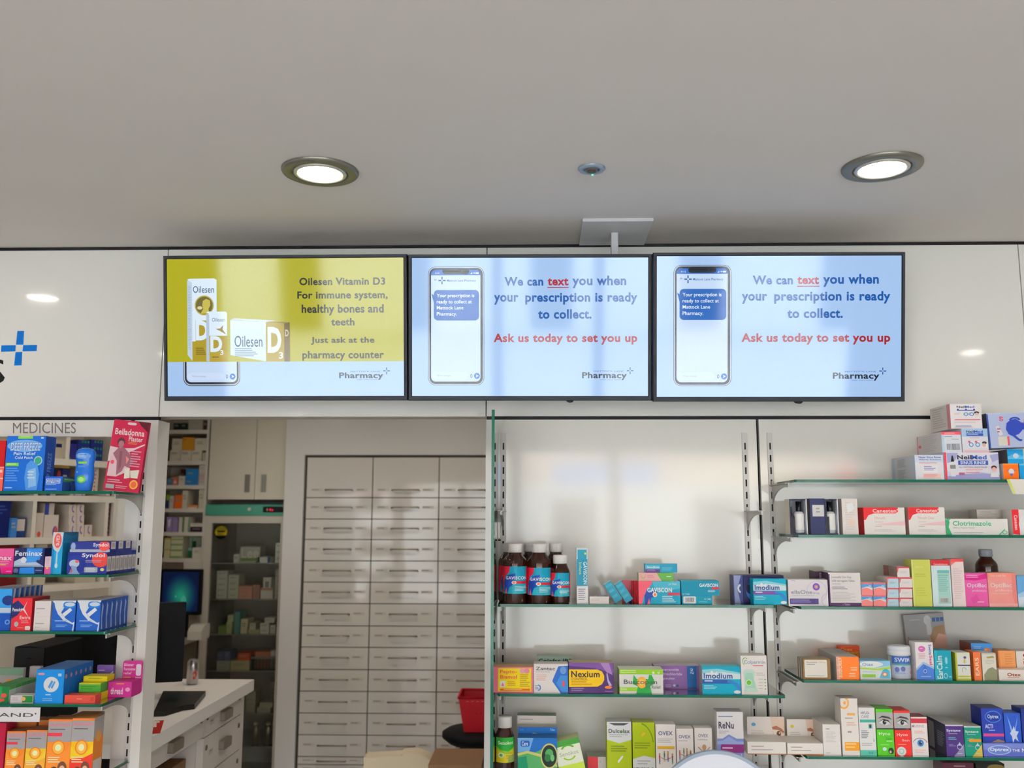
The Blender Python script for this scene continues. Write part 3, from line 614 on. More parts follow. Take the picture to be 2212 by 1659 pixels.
C('B', 1600.5, 1657.5, 1416.5, 'tall white carton with a green torso and dot at the end of the shelf', 'ece6e0', [('T', 'Colpermin', 12, 12, 94, 24, '7a86a4', .3), ('D', 17, 15, 11, 10, .8, '5aa050', 40, 250), ('L', 46, 25, 92, 30, 1, 'd0607c'), ('G', [(8, 42), (20, 36), (44, 36), (54, 42), (50, 62), (64, 94), (10, 94), (14, 70)], 'c2dccc'), ('G', [(14, 60), (20, 44), (44, 44), (48, 62), (54, 84), (18, 84)], 'a5d0bc'), ('E', 29, 70, 12, 8, 'd6ecc8'), ('E', 29, 70, 9, 6, '5fae30'), ('L', 58, 44, 92, 54, 2, 'c8c6c4')] + [x for i in range(4) for x in (('L', 66, 60+i*8, 84, 63+i*8, 1, 'b4b6b2'), ('E', 91, 61.5+i*8, 2.5, 1.6, '7a9c3a'))], d=.05, dy=.01)

# shelf C (its goods are cut off by the lower edge of the picture)
SNL = [('R', 0, 0, 100, 100, 'd9c62c'), ('G', [(0, 0), (100, 0), (100, 38), (60, 55), (30, 50), (0, 36)], '2f9a3a'), ('T', 'Senokot', 14, 14, 86, 28, 'e4f0d0', .6), ('G', [(0, 36), (30, 50), (60, 55), (100, 38), (100, 44), (50, 66), (0, 44)], '8fc030'), ('E', 28, 70, 14, 10, 'e0e8c0'), ('E', 28, 70, 8, 6, '5a9a40'), ('R', 60, 70, 100, 100, '8fa45c'), ('L', 50, 60, 90, 90, 3, 'b0a838')]
bottle('C', 1090, 21, 1546.5, 1572, 'amber bottle with a green and yellow label, beside the glass panel', SNL, dy=.031, laby=(1594, 1648), capr=.74, larc=(215, 345))
WV = [('G', [(0, 0), (100, 0), (100, 34), (70, 22), (40, 36), (0, 32)], '1a62ac'), ('G', [(0, 0), (40, 0), (30, 30), (0, 34)], '6aa4d4'), ('G', [(0, 36), (25, 30), (60, 38), (100, 62), (100, 68), (58, 44), (25, 36), (0, 42)], 'c8c06a'), ('G', [(0, 42), (25, 36), (58, 44), (100, 68), (100, 100), (0, 100)], '4f9a5a'), ('G', [(0, 46), (22, 42), (30, 100), (0, 100)], '14805a')]
C('C', 1118, 1204, 1594.5, 'blue and green wave carton with a dark round leaf picture, frontmost of three', '4f9a5a', WV + [('RR', 7, 6, 30, 20, 4, 4, '2a4fa0'), ('T', 'Care', 10, 8, 26, 18, 'cfe0f0', .6), ('E', 80, 42, 22, 30, 'cabf72'), ('E', 80, 42, 19, 26, '14241a'), ('E', 80, 36, 10, 11, '4f9a58'), ('E', 76, 46, 8, 9, '2c6a3a'), ('E', 88, 46, 5, 8, '6aae6a'), ('T', 'Senna Tablets', 7, 74, 48, 82, 'cfe4cc', .5), ('L', 7, 86, 60, 99, 2, 'a8d0a8')], d=.05, dy=.012, top='3f7ac0')
C('C', 1119, 1204, 1571, 'blue and green wave carton, second of three, behind the leaf picture', '4f9a5a', [('G', [(0, 0), (100, 0), (100, 18), (50, 16), (0, 22)], '1a62ac'), ('G', [(0, 22), (40, 12), (100, 20), (100, 26), (40, 18), (0, 28)], 'c8cc8a'), ('T', 'Senna', 5, 3, 14, 7, '5a8ac8'), ('T', 'Tabs', 82, 3, 94, 7, 'cfe0f0')], d=.04, dy=.066, top='e4dcd6')
C('C', 1117, 1202, 1546, 'white topped carton, rearmost of three behind the leaf picture', 'e4dcd6', [('L', 6, 6, 58, 10, 1, 'b4aeb0')], d=.04, dy=.112, top='7a9a78')
C('C', 1213, 1270, 1603, 'green and yellow carton tilted over beside the leaf picture carton', 'd8dc9a', [('R', 0, 0, 100, 14, '3f8a34'), ('G', [(0, 14), (100, 14), (100, 60), (0, 60)], 'e6e8d2'), ('G', [(0, 60), (100, 60), (100, 100), (0, 100)], 'bcd244'), ('D', 50, 24, 28, 12, .7, '5a9c30', 20, 160), ('T', 'Senokot', 14, 28, 88, 38, 'b0b4a0', .5), ('D', 50, 38, 26, 12, .75, '8fb82a', 200, 340), ('R', 0, 88, 100, 100, '6aa826'), ('RR', 8, 90, 52, 100, 2, 2, 'e6e4dc')], d=.06, dy=.02, ry=-13, h=.105)
C('C', 1269, 1313, 1635, 'low white carton with a red square, between green and lime cartons', 'e4dcd8', [('R', 0, 0, 52, 100, 'd23c44'), ('T', 'K', 62, 18, 70, 34, 'b8b0ac')], d=.05, dy=.075, top='a8b4a0')
DLX = [('R', 0, 0, 100, 100, 'a8b81a'), ('G', [(0, 0), (100, 0), (100, 30), (50, 36), (0, 30)], 'dcdcdc'), ('G', [(8, 2), (92, 2), (70, 6), (30, 6)], '4a4c4c'), ('T', 'Dulcolax', 7, 12, 94, 19, '3a4434', .8), ('E', 58, 16, 3, 2, '4a9a2a'), ('L', 10, 21, 92, 27, 2, 'b4b4b4'), ('L', 16, 40, 88, 52, 3, '7c8c1c'), ('D', 40, 60, 60, 40, .93, '6c8a12', 180, 330), ('G', [(42, 66), (62, 56), (66, 58), (46, 69)], 'f2f2ea'), ('L', 20, 84, 70, 96, 2, 'd4dc8a')]
C('C', 1311, 1365, 1559.5, 'tall lime and white carton with a white capsule', 'a8b81a', DLX, d=.05, dy=.012, top='d8d8d4')
C('C', 1366.5, 1415.5, 1561, 'tall lime carton standing upside down', 'a8b81a', [('R', 0, 0, 100, 100, 'a8b81a'), ('D', 30, 40, 66, 40, .93, '6c8a12', 10, 80), ('G', [(40, 20), (54, 16), (58, 19), (44, 24)], 'e0b030'), ('L', 8, 34, 90, 46, 3, '7c8c1c'), ('G', [(0, 62), (50, 56), (100, 60), (100, 94), (0, 94)], 'd8d8d4'), ('TU', 'Dulcolax', 4, 76, 92, 84, '3a4434', .8), ('L', 20, 64, 80, 73, 2, 'b0b0ae')], d=.05, dy=.013, top='b4bc4a')
def figures(y, sc=1):
    o = []
    for i, (x, c, c2) in enumerate(((18, 'c0453a', '5a6e9c'), (42, '3f7a6a', 'b89a7a'), (60, 'b88a3a', '5a6ab0'), (82, '9a5a4a', '4a8a64'))):
        yy = y+(0 if i in (0, 3) else -4)
        o += [('E', x, yy, 4, 2, 'b88a6c'), ('G', [(x-4, yy+2), (x+4, yy+2), (x+3, yy+9), (x-3, yy+9)], c), ('G', [(x-3, yy+9), (x+3, yy+9), (x+3, yy+17), (x+1, yy+17), (x, yy+11), (x-1, yy+17), (x-3, yy+17)], c2)]
    o.append(('G', [(24, y+5), (50, y+9), (76, y+5), (76, y+6), (50, y+10), (24, y+6)], '8a6a5a'))
    return o
C('C', 1416.5, 1460.5, 1565, 'largest white carton with playing children figures and an orange bar', 'ece4de', [('T', 'OVEX', 14, 12, 86, 19, '5a6488', .8), ('L', 10, 25, 90, 33, 3, 'bcb6b8'), ('R', 8, 38, 94, 43, 'e0ac34')] + figures(52) + [('L', 16, 78, 84, 84, 2, 'c4bcb8')], d=.045, dy=.012)
C('C', 1461.5, 1499, 1574.5, 'middle white carton with playing children figures', 'ece4de', [('T', 'OVEX', 14, 12, 84, 18, '6a7090', .8), ('L', 10, 22, 90, 25, 1, 'bcb6b8')] + figures(42) + [('R', 0, 64, 100, 65, 'a08878')], d=.04, dy=.012)
C('C', 1501, 1539.5, 1573, 'white carton with one cheering child figure', 'ece4de', [('T', 'OVEX', 22, 11, 78, 17, '7a82a0', .8), ('L', 16, 21, 84, 24, 1, 'bcb6b8'), ('E', 54, 37, 11, 5, 'c49a7c'), ('D', 54, 36, 12, 5.5, .7, 'b89c4a', 0, 180), ('G', [(42, 43), (66, 43), (64, 54), (44, 54)], 'c8a850'), ('G', [(42, 44), (18, 36), (20, 34), (44, 42)], 'c49a7c'), ('G', [(66, 44), (88, 36), (86, 34), (64, 42)], 'c49a7c'), ('G', [(43, 54), (65, 54), (66, 70), (57, 70), (54, 60), (51, 70), (42, 70)], '5a7ab0')], d=.04, dy=.015)
C('C', 1549.5, 1607.5, 1538, 'tall white and blue lens solution carton with a magenta pill bar', 'e4e0e0', [('L', 6, 6, 90, 9, 1, '6a86a8'), ('T', 'ReNu', 6, 14, 64, 24, '4a4658', 1), ('L', 7, 27, 48, 32, 2, 'b4b0b8'), ('G', [(0, 38), (20, 38), (44, 32), (74, 38), (100, 38), (100, 100), (0, 100)], '7a8cc8'), ('G', [(0, 42), (20, 41), (44, 35), (74, 42), (100, 42), (100, 46), (0, 46)], '9aa8d8'), ('RR', 12, 46, 108, 58, 6, 4, '8a2a78'), ('L', 18, 50, 74, 55, 1, 'd8b0d0'), ('L', 10, 66, 40, 82, 3, 'c4cce8'), ('G', [(84, 66), (90, 58), (94, 66), (100, 84), (100, 100), (76, 100), (78, 84)], 'bcc6e4'), ('E', 74, 92, 14, 9, 'b45a9c')], d=.05, dy=.012)
# round sign on a stand in front of the shelves
q = P(1550, 1765, 2.25); rr = P(1550+139, 1765, 2.25).x-q.x
t = empty('round_sign', (q.x, 2.25, 0), label='white round sign with a bluish grey rim cut off by the lower edge', category='sign')
s = MB(); a = [2*PI*i/64 for i in range(64)]
s.prism([(rr*math.cos(u), q.z+rr*math.sin(u)) for u in a], -.006, .006, mat('9aa8b8', .3)); s.build('rim', t)
s = MB(); k = rr*.95
s.face([(k*math.cos(u), -.0063, q.z+k*math.sin(u)) for u in a], mat('dfe2ea', .35))
s.art([('E', 43, 21.5, 6, 2.2, 'e4c83a'), ('G', [(20, 40), (80, 40), (74, 60), (26, 60)], '2a6ab0')], plane_fn((-k, -.0063, q.z-k), (1, 0, 0), (0, 0, 1), 2*k, 2*k)); s.build('face', t)
MB().lathe([(.0001, 0), (.13, 0), (.13, .012), (.014, .02), (.012, q.z-rr+.01), (.0001, q.z-rr+.01)], STEEL, c=(0, .02, 0)).build('stand', t)
# shelf D
C('D', 1976.5, 2039, 983, 'white carton with blue heading lettering, low on the topmost shelf, its pale side showing', 'e6e4e8', [('R', 0, 0, 100, 30, 'd6dcea'), ('T', 'Nasal Sinus Rinse', 14, 5, 92, 13, '3a4a94', .8), ('T', 'Allergy Solution', 14, 16, 92, 23, '3a4a94', .8), ('L', 14, 31, 92, 37, 1, 'd88a90'), ('R', 26, 44, 78, 72, 'f2ecec'), ('L', 30, 46, 72, 66, 3, '8a7ab4'), ('R', 26, 76, 88, 94, 'eccac4'), ('L', 28, 78, 86, 92, 3, 'd88a84')], d=.165, dy=.012, side='cfd2d8',
  left=[('R', 0, 0, 12, 100, 'b4c6da'), ('R', 88, 0, 100, 100, 'c4d0e0'), ('L', 26, 10, 66, 45, 8, 'a8a8ae'), ('L', 26, 55, 66, 92, 8, 'a8a8ae')])
b1 = C('D', 2040, 2158.5, 977.5, 'wide white and lilac carton with a large heading and a black bottle picture', 'd4d2e4', [('G', [(0, 0), (100, 0), (100, 20), (84, 40), (100, 60), (100, 80), (60, 70), (20, 90), (0, 60)], 'e6e2ea'), ('G', [(5, 2), (26, 2), (20, 30), (5, 40)], 'a8a8d0'), ('G', [(84, 10), (100, 4), (100, 26), (88, 36)], 'a8a8d0'), ('G', [(4, 88), (30, 80), (70, 76), (100, 84), (100, 100), (4, 100)], '9c9cc8'), ('R', 0, 0, 4, 100, 'cc3a4a'),
  ('G', [(12, 34), (14, 12), (16, 12), (18, 34)], '1c1a22'), ('G', [(10, 36), (20, 36), (22, 60), (19, 88), (11, 88), (8, 60)], 'e4e2e6'), ('R', 10, 46, 20, 60, '8a888c'), ('T', 'Neil', 24, 10, 50, 26, '2a2a3c', 1), ('T', 'Med', 50, 10, 78, 26, '3a5aa8', 1), ('R', 25, 30, 80, 46, '2e4a9c'), ('T', 'SINUS RINSE', 29, 32, 76, 44, 'e4e6f0', .9), ('T', 'ALL NATURAL SINUS RELIEF', 26, 52, 78, 57, '6c6a78', .4), ('L', 38, 63, 70, 68, 1, 'd06a74'), ('L', 38, 73, 68, 78, 1, 'd06a74'), ('R', 25, 74, 36, 84, 'c46a80'), ('L', 26, 76, 35, 84, 2, '5a5aa0'), ('E', 90, 56, 5, 8, '3a2428'), ('E', 90, 62, 4, 8, 'e0a8a0'), ('G', [(84, 74), (96, 74), (98, 90), (82, 90)], 'ece8ea')], d=.15, dy=.011, top='e2dee2')
a1 = C('D', 2034, 2077, 933, 'white carton end with barcode under a red band, its long side showing', 'dde2ea', [('R', 0, 0, 100, 14, 'dc5060'), ('R', 0, 14, 12, 100, 'b8d0e4'), ('L', 16, 5, 70, 11, 1, 'f0c0c4'), ('L', 14, 22, 56, 27, 1, '5a5a60'), ('L', 50, 34, 90, 40, 1, '9a9aa0'), ('B', 24, 58, 90, 88, '8a8a90')], d=.165, dy=.014, z=b1['top'], side='d6d2d2', left=[('R', 0, 0, 22, 100, 'd8ccd0'), ('R', 0, 0, 4, 100, 'c88a96'), ('L', 24, 10, 90, 90, 9, 'c4c0c2'), ('E', 12, 55, 6, 8, 'd05a6a')])
a2 = C('D', 2078, 2135, 926, 'white and blue carton with three instruction pictures, beside the barcode end', 'e2e2e8', [('R', 0, 0, 100, 34, 'a8c4e2'), ('T', 'Neil', 18, 8, 48, 18, '26283c', 1), ('T', 'Med', 48, 8, 82, 18, '2e4fa4', 1), ('R', 18, 20, 82, 31, '2e4a9c'), ('L', 22, 23, 78, 29, 1, 'd0d8ec'), ('L', 30, 38, 70, 44, 1, 'd4a8b0'), ('R', 22, 54, 44, 80, 'f0eef0'), ('R', 48, 54, 68, 80, 'f0eef0'), ('R', 72, 54, 94, 80, 'f0eef0'), ('D', 33, 68, 9, 10, .6, '5a88c0'), ('D', 58, 68, 9, 10, .6, '5a88c0'), ('E', 84, 60, 9, 6, '2a2226'), ('E', 82, 70, 7, 8, 'e2b8a8'), ('R', 22, 52, 30, 60, 'd04a58'), ('R', 48, 52, 56, 60, 'd04a58'), ('R', 4, 92, 100, 100, 'e8b4bc')], d=.13, dy=.012, z=b1['top'])
C('D', 2052.5, 2121, 872.5, 'white carton with a red line at the very top of the pile', 'ece6e6', [('T', 'Neil', 22, 8, 50, 17, '3a3a46', 1), ('T', 'Med', 50, 8, 78, 17, '3a5aa8', 1), ('R', 22, 20, 80, 28, '2e4fa0'), ('R', 28, 18, 48, 25, 'ece6e6'), ('R', 54, 19, 74, 25, 'ece6e6'), ('L', 12, 38, 36, 46, 2, 'e4b8b4'), ('D', 50, 42, 8, 7, .6, '5a86be'), ('D', 68, 42, 8, 7, .6, '5a86be'), ('E', 84, 36, 8, 5, '2c2428'), ('E', 84, 42, 6, 6, 'e4c0b0'), ('R', 12, 63, 94, 66, 'd45a64'), ('L', 10, 74, 80, 80, 1, 'd0c8cc'), ('R', 14, 88, 64, 92, '8a9ac8'), ('L', 10, 94, 90, 99, 1, 'e0b8b8')], d=.13, dy=.014, z=a2['top'], side='d4cdc9', left=[('R', 84, 0, 100, 100, 'c88088'), ('L', 12, 8, 76, 92, 9, 'bcb0aa')])
o1 = C('D', 2167, 2201, 1001.5, 'small orange carton with a white and blue emblem', 'ea6a14', [('R', 0, 0, 100, 8, 'f08a3c'), ('L', 20, 40, 84, 50, 1, '6a7ab4'), ('E', 52, 50, 18, 18, 'e8e4ec'), ('G', [(40, 62), (64, 62), (52, 80)], '4a5ab0')], d=.12, dy=.013, side='e4e0e0')
C('D', 2202, 2240, 1002, 'small blue carton beside the orange one, cut off by the frame', '1e98d0', [('R', 0, 0, 100, 10, '6cc0e4'), ('E', 60, 50, 18, 18, 'e0e6ee')], d=.12, dy=.013)
bl = C('D', 2176, 2211, 971, 'small bright blue carton with white emblem, above the orange one', '1b93cc', [('R', 0, 0, 100, 16, '1484bc'), ('R', 0, 48, 100, 70, '5cbce4'), ('L', 20, 40, 84, 50, 1, 'a0c0e0'), ('E', 52, 46, 18, 18, 'd4dcec')], d=.12, dy=.012, z=o1['top'], side='5a5a60')
C('D', 2134.5, 2236, 891.5, 'large pale blue carton with a dark blue pot picture, set tilted', 'b4bede', [('R', 0, 0, 3.4, 100, '2c4890'), ('R', 0, 0, 100, 2, 'c8d0e8'), ('TC', '60', 27, 10, 36, 24, 'c83a4a', 1), ('G', [(17, 40), (24, 36), (32, 62), (24, 66)], 'e4dcdc'), ('L', 20, 44, 28, 60, 2, 'a05a80'), ('R', 20, 68, 40, 94, 'dcd8cc'), ('R', 40, 68, 44, 94, 'cc4450'),
  ('G', [(42, 30), (50, 22), (62, 18), (74, 30), (74, 52), (66, 62), (58, 66), (66, 76), (72, 78), (70, 83), (64, 82), (52, 68), (44, 62), (39, 48)], '2a3f9c'), ('D', 60, 22, 12, 9, .55, '2a3f9c', 0, 180), ('R', 72, 30, 80, 50, '2a3f9c'), ('TC', 'NASA', 78, 24, 86, 52, 'cc3a4c', .8), ('TC', 'FLO', 80, 55, 88, 72, '7a7c88', .2), ('TC', 'NeilMed', 90, 16, 99, 80, '26283a', 1)], d=.08, dy=.012, z=bl['top']+.005, ry=-2.0, side='3a3648')
x0 = P(2174, 1034, 2.543).x
m = MB(); pts = [(P(a, b, 2.543).x-x0, P(a, b, 2.543).z-SZ['D']) for a, b in ((2188, 1067), (2240, 1067), (2240, 1035), (2174, 1035))]
m.prism(pts, -.0006, .0006, mat('eae4da'))
m.art([('G', [(0, 0), (10, 0), (26, 100), (20, 100)], 'ccd468'), ('L', 60, 60, 96, 84, 2, 'd8b8a8')], lambda x, y, e: Vector((pts[3][0]+(pts[2][0]-pts[3][0])*x/100, -.0006-e, pts[3][1]+(pts[1][1]-pts[3][1])*y/100)))
m.build('shelf_talker', loc=(x0, 2.543, SZ['D']), label='white and lime card hanging from the edge of the topmost shelf', category='price card')

# shelf E : two open perfume boxes, each with its bottle
def perfume(x0, x1, yt, labels, lx, dy=.014):
    X0, X1, z0, hh, Y = solve('E', x0, x1, yt, dy)
    wd = X1-X0; nv = mat('1e2036'); wi = mat('d4d6de'); d = .05
    b = MB(); b.box(0, .003, 0, d, 0, hh, nv, left=mat('cfc6b4')); b.box(wd-.003, wd, 0, d, 0, hh, wi); b.box(.003, wd-.003, d-.003, d, 0, hh, wi); b.box(.003, wd-.003, 0, d-.003, 0, .003, nv); b.box(.003, wd-.003, 0, d-.003, hh-.003, hh, nv)
    b.box(.003, wd*.30, .004, d-.004, .003, hh*.5, mat('16161c')); b.box(.003, wd*.32, .03, d-.004, hh*.5, hh-.02, mat('17171c'))
    b.build('perfume_box', loc=(X0, Y, z0+.0003), label=labels[0], category='open box', group=GRP['E'])
    t = empty('perfume_bottle', (X0+wd*lx, Y+.018, z0+.0034), label=labels[1], category='bottle', group=GRP['E'])
    MB().lathe([(.0001, 0), (.0125, 0), (.0135, .003), (.0135, hh*.55), (.011, hh*.60), (.006, hh*.62), (.0001, hh*.62)], mat('c8ccd0', .1, coat=.5), n=28).build('glass_body', t)
    MB().lathe([(.0137, hh*.10), (.0139, hh*.11), (.0139, hh*.54), (.0137, hh*.55)], mat('eeece8'), n=28).build('paper_label', t)
    MB().lathe([(.0072, hh*.615), (.0075, hh*.62), (.0075, hh*.90), (.0001, hh*.90)], mat('131318', .25), n=24).build('cap', t)
perfume(1706, 1744, 1078, ('open perfume box at the bracket end, pale inside with black lining', 'clear bottle with white label inside the open box at the bracket end'), .62)
perfume(1783.5, 1811.5, 1078, ('open perfume box between the navy box and the white patterned carton', 'clear bottle with white label inside the open box beside the navy one'), .5)
C('E', 1750, 1783, 1077, 'plain navy box with a square pale label, between two open boxes', '2a2d52', [('R', 16, 18, 94, 50, 'd6d2d0'), ('L', 40, 26, 74, 44, 2, '9a9696')], d=.05, dy=.014, side='23202c', left=[('R', 40, 0, 100, 100, '5a544c')])
C('E', 1819, 1853.5, 1077.5, 'slim white patterned carton beside the second open box', 'e8e0dc', [('L', 20, 10, 84, 90, 12, 'dccfc6'), ('G', [(30, 14), (70, 10), (80, 30), (36, 40)], 'f4f0ee'), ('E', 60, 66, 22, 10, 'e6d0c0')], d=.04, dy=.013, side='c8bcae')
CAN = lambda t, a: [('R', 0, 0, 100, 100, 'ece6e0'), ('G', [(0, 0), (84, 0), (84, 16), (78, 22), (26, 22), (12, 28), (4, 46), (3, 100), (0, 100)], 'c8242a'), ('G', [(0, 46), (4, 46), (3, 100), (0, 100)], 'ece6e0'), ('T', "Canesten'", 22, 5, 83, 19, 'f2dcd8', .9), ('T', t, 24, 34, a, 43, 'd8a8a0', .2), ('L', 26, 52, 52, 56, 1, 'c8bab4'), ('G', [(28, 62), (100, 50), (100, 66), (28, 64)], 'ecc0c4'), ('L', 26, 68, 52, 74, 1, 'c4bcb8'), ('L', 24, 80, 90, 90, 2, 'd4ccc8')]
C('E', 1866, 1955.5, 1096.5, 'red and white carton, first of two beside the white patterned one', 'ece6e0', CAN('Thrush', 52), d=.05, dy=.011, side='c8242a')
C('E', 1962.5, 2042, 1096, 'red and white carton next to the green lettered one', 'ece6e0', CAN('Thrush Duo', 70), d=.05, dy=.011, side='c9bfb4')
C('E', 2043.5, 2178, 1121, 'long low white carton with green lettering and corner swoosh', 'ece8e2', [('G', [(0, 6), (3, 0), (6, 20), (4, 52), (9, 100), (0, 100)], '2f9a62'), ('G', [(3, 0), (8, 0), (5, 14)], '5ab48a'), ('T', 'Clotrimazole', 11, 14, 73, 43, '46a474', .8), ('T', '500mg Vaginal Tablet', 11, 52, 46, 62, '9c9a98', .3), ('L', 12, 84, 74, 92, 1, 'b8b4b0'), ('G', [(84, 98), (94, 62), (95, 64), (86, 100)], '4fae82'), ('D', 94, 84, 4, 12, .7, '4fae82')], d=.05, dy=.011)
C('E', 2111, 2187, 1101, 'white carton standing behind the green lettered one', 'dcd6cc', [('L', 8, 8, 60, 24, 2, 'c4beb4'), ('E', 62, 40, 8, 8, 'd8b0a8')], d=.05, dy=.085)
C('E', 2186.5, 2240, 1101, 'red and white carton cut off by the frame, its lettering running downwards', 'ece6e4', [('G', [(0, 0), (28, 0), (28, 100), (0, 96)], 'c8242a'), ('TC', 'Canesten', 8, 22, 22, 80, 'f0d8d4', .8), ('E', 60, 60, 34, 40, 'f6f2f0')], d=.05, dy=.012, left=[('R', 0, 0, 100, 100, 'e8e2dc')])

# shelf F
C('F', 1702.5, 1789, 1252.5, 'white carton with a purple roundel beside the teal and purple one', 'e6e0e2', [('L', 8, 3, 22, 6, 1, '5a5668'), ('D', 72, 45, 26, 42, .9, 'd8d0de', -60, 200), ('E', 71, 27, 9, 14, '7a4ab0'), ('E', 71, 27, 5, 8, 'b88ab4'), ('E', 71, 27, 2.5, 4, 'dcb84c'), ('T', 'ellaOne', 7, 40, 60, 54, '8a8894', .3), ('T', '30 mg', 62, 47, 78, 56, 'a49ab0', .3), ('L', 8, 60, 76, 64, 1, 'b8b2bc'), ('R', 3, 72, 75, 93, '4a3a74'), ('L', 6, 76, 66, 90, 2, '9288b4'), ('D', 96, 78, 14, 26, .8, 'd4ccdc', 90, 270)], d=.05, dy=.012, side='d4cdca')
C('F', 1762, 1800, 1234.5, 'purple edged white carton end behind the roundel carton', '4a3048', [('R', 24, 4, 96, 26, 'a89c9c'), ('L', 26, 8, 92, 24, 3, '5a4a58')], d=.06, dy=.08, top='d8d0c8')
C('F', 1790, 1860, 1237.5, 'white carton with a dark purple edge and foot', 'e6dfdc', [('R', 0, 4, 4, 100, '4a2a54'), ('T', 'Levonelle One Step', 10, 10, 72, 18, '7c7680', .3), ('T', '1500 microgram Tablet', 10, 21, 82, 29, '7c7680', .3), ('L', 10, 33, 40, 36, 1, 'a8a2a6'), ('L', 10, 42, 60, 52, 2, '9c96a0'), ('L', 10, 58, 88, 86, 6, 'cfc8c6'), ('R', 0, 90, 100, 100, '4a2a54'), ('T', '1 Tablet', 42, 92, 64, 98, 'b8a4bc', .3)], d=.06, dy=.012, left=[('R', 0, 0, 100, 100, '3c2442'), ('R', 10, 20, 60, 96, 'd4ccca')])
FT = [('R', 0, 0, 100, 100, 'e8dcda'), ('R', 0, 0, 100, 12, 'd86a6c'), ('G', [(0, 12), (100, 12), (100, 40), (50, 30), (0, 44)], '4f90cc'), ('G', [(0, 50), (50, 40), (100, 62), (100, 100), (0, 100)], 'e2807e'), ('E', 76, 28, 14, 8, '9cc4dc')]
lo = [C('F', 1860.5, 1885.5, 1286, 'small blue and coral carton, lower one beside the purple edged carton', 'e8dcda', FT, d=.07, dy=.011), C('F', 1886.5, 1915, 1286, 'small blue and coral carton, lower one beside the little red and white stack', 'e8dcda', FT, d=.07, dy=.011)]
C('F', 1860.5, 1885.5, 1259, 'small blue and coral carton, upper one beside the purple edged carton', 'e8dcda', FT, d=.07, dy=.011, z=lo[0]['top'])
C('F', 1886.5, 1914, 1259, 'small blue and coral carton, upper one beside the little red and white stack', 'e8dcda', FT, d=.07, dy=.011, z=lo[1]['top'])
RW = [('R', 0, 0, 100, 100, 'e6dedc'), ('R', 0, 0, 100, 14, 'c0404a'), ('G', [(0, 14), (14, 14), (6, 50), (0, 60)], 'd06a70'), ('L', 22, 44, 80, 66, 2, 'd0c4c4')]
RB = [('R', 0, 0, 100, 100, 'bcd6e2'), ('R', 0, 0, 100, 14, 'c84a54'), ('G', [(0, 14), (14, 14), (6, 60), (0, 80)], 'dc8084'), ('L', 20, 46, 84, 66, 2, '94b4c8')]
for nm, x0, x1, arr, art_ in (('pale blue', 1916, 1941.5, (1292, 1270.5, 1247), RB), ('white', 1942.5, 1971, (1291.5, 1269.5, 1247.5), RW)):
    z = None
    for i, yt in enumerate(arr):
        q = C('F', x0, x1, yt, 'tiny %s carton with a red top edge, %s in its stack of three' % (nm, ('bottom', 'middle', 'top')[i]), 'e6dedc', art_, d=.09, dy=.012, z=z, side='d8cdc8'); z = q['top']
        if i == 2 and nm == 'white':
            C('F', 1937.5, 1965, 1224.5, 'tiny white carton with a red edge, alone on top of the small stacks', 'e6dedc', RW, d=.10, dy=.013, z=z, side='a08478', left=[('R', 0, 0, 40, 100, '8c5048'), ('L', 50, 30, 92, 70, 2, '8a7a72')])
C('F', 1970.5, 2012, 1209, 'tall plain lime yellow carton', 'c6c95c', [('G', [(0, 0), (8, 0), (8, 100), (0, 100)], 'd4d684'), ('T', 'balance', 20, 13, 60, 18, 'dce09a', .3), ('L', 16, 30, 84, 40, 2, 'b4b850'), ('L', 16, 60, 84, 80, 4, 'b8bc54')], d=.05, dy=.012, top='d8d8a4')
C('F', 2013, 2054.5, 1210, 'tall red topped carton with pale teal panel and barcode', 'dce6e6', [('R', 0, 0, 100, 12, 'b8242c'), ('T', 'Canesbalance', 14, 7, 88, 11, 'ecc8c4', .6), ('G', [(0, 18), (10, 14), (100, 13), (100, 100), (0, 100)], 'd6eaec'), ('R', 30, 24, 94, 94, 'a8d2c8'), ('R', 30, 22, 94, 28, '6cb4b0'), ('L', 34, 32, 90, 70, 9, '86b4ac'), ('R', 36, 80, 84, 92, 'c8cac4'), ('B', 40, 82, 80, 91, '7c7a78')], d=.05, dy=.013, top='8a2a2c')
C('F', 2056, 2084.5, 1207.5, 'tall thin white carton with a red cap band', 'ecd8d6', [('R', 0, 0, 100, 6, 'cc4a48'), ('G', [(0, 6), (40, 6), (0, 14)], 'd86a64'), ('L', 14, 20, 86, 86, 14, 'dcc4c2')], d=.05, dy=.012, top='b83c3c')
C('F', 2085, 2134, 1238.5, 'magenta carton with a white heading, beside the coral one', 'd8589c', [('G', [(0, 6), (50, 10), (100, 0), (100, 16), (50, 22), (0, 20)], 'c41f7a'), ('L', 6, 6, 72, 16, 2, 'e8a8cc'), ('T', 'OptiBac', 8, 30, 96, 46, 'f0d8e6', .6), ('T', 'probiotics', 30, 48, 94, 58, 'ecc0da', .4), ('G', [(20, 76), (48, 62), (60, 82), (30, 92)], 'cc4490'), ('L', 50, 84, 92, 92, 1, 'e8a4c8')], d=.05, dy=.013, top='e08ab8', side='c41f7a')
C('F', 2134.5, 2196.5, 1238, 'coral pink carton with a white heading', 'e2908a', [('R', 0, 0, 100, 14, 'e88878'), ('T', 'One week flat', 8, 4, 66, 11, 'f4d0c8', .5), ('T', 'OptiBac', 8, 30, 84, 46, 'f4dcd8', .6), ('T', 'probiotics', 24, 47, 84, 57, 'f0ccc6', .4), ('L', 10, 60, 84, 64, 1, 'e8b49a'), ('G', [(86, 0), (100, 0), (100, 100), (92, 100), (84, 60)], 'd67a74'), ('R', 0, 90, 100, 100, 'eaa49e')], d=.05, dy=.011, top='eab0a4')
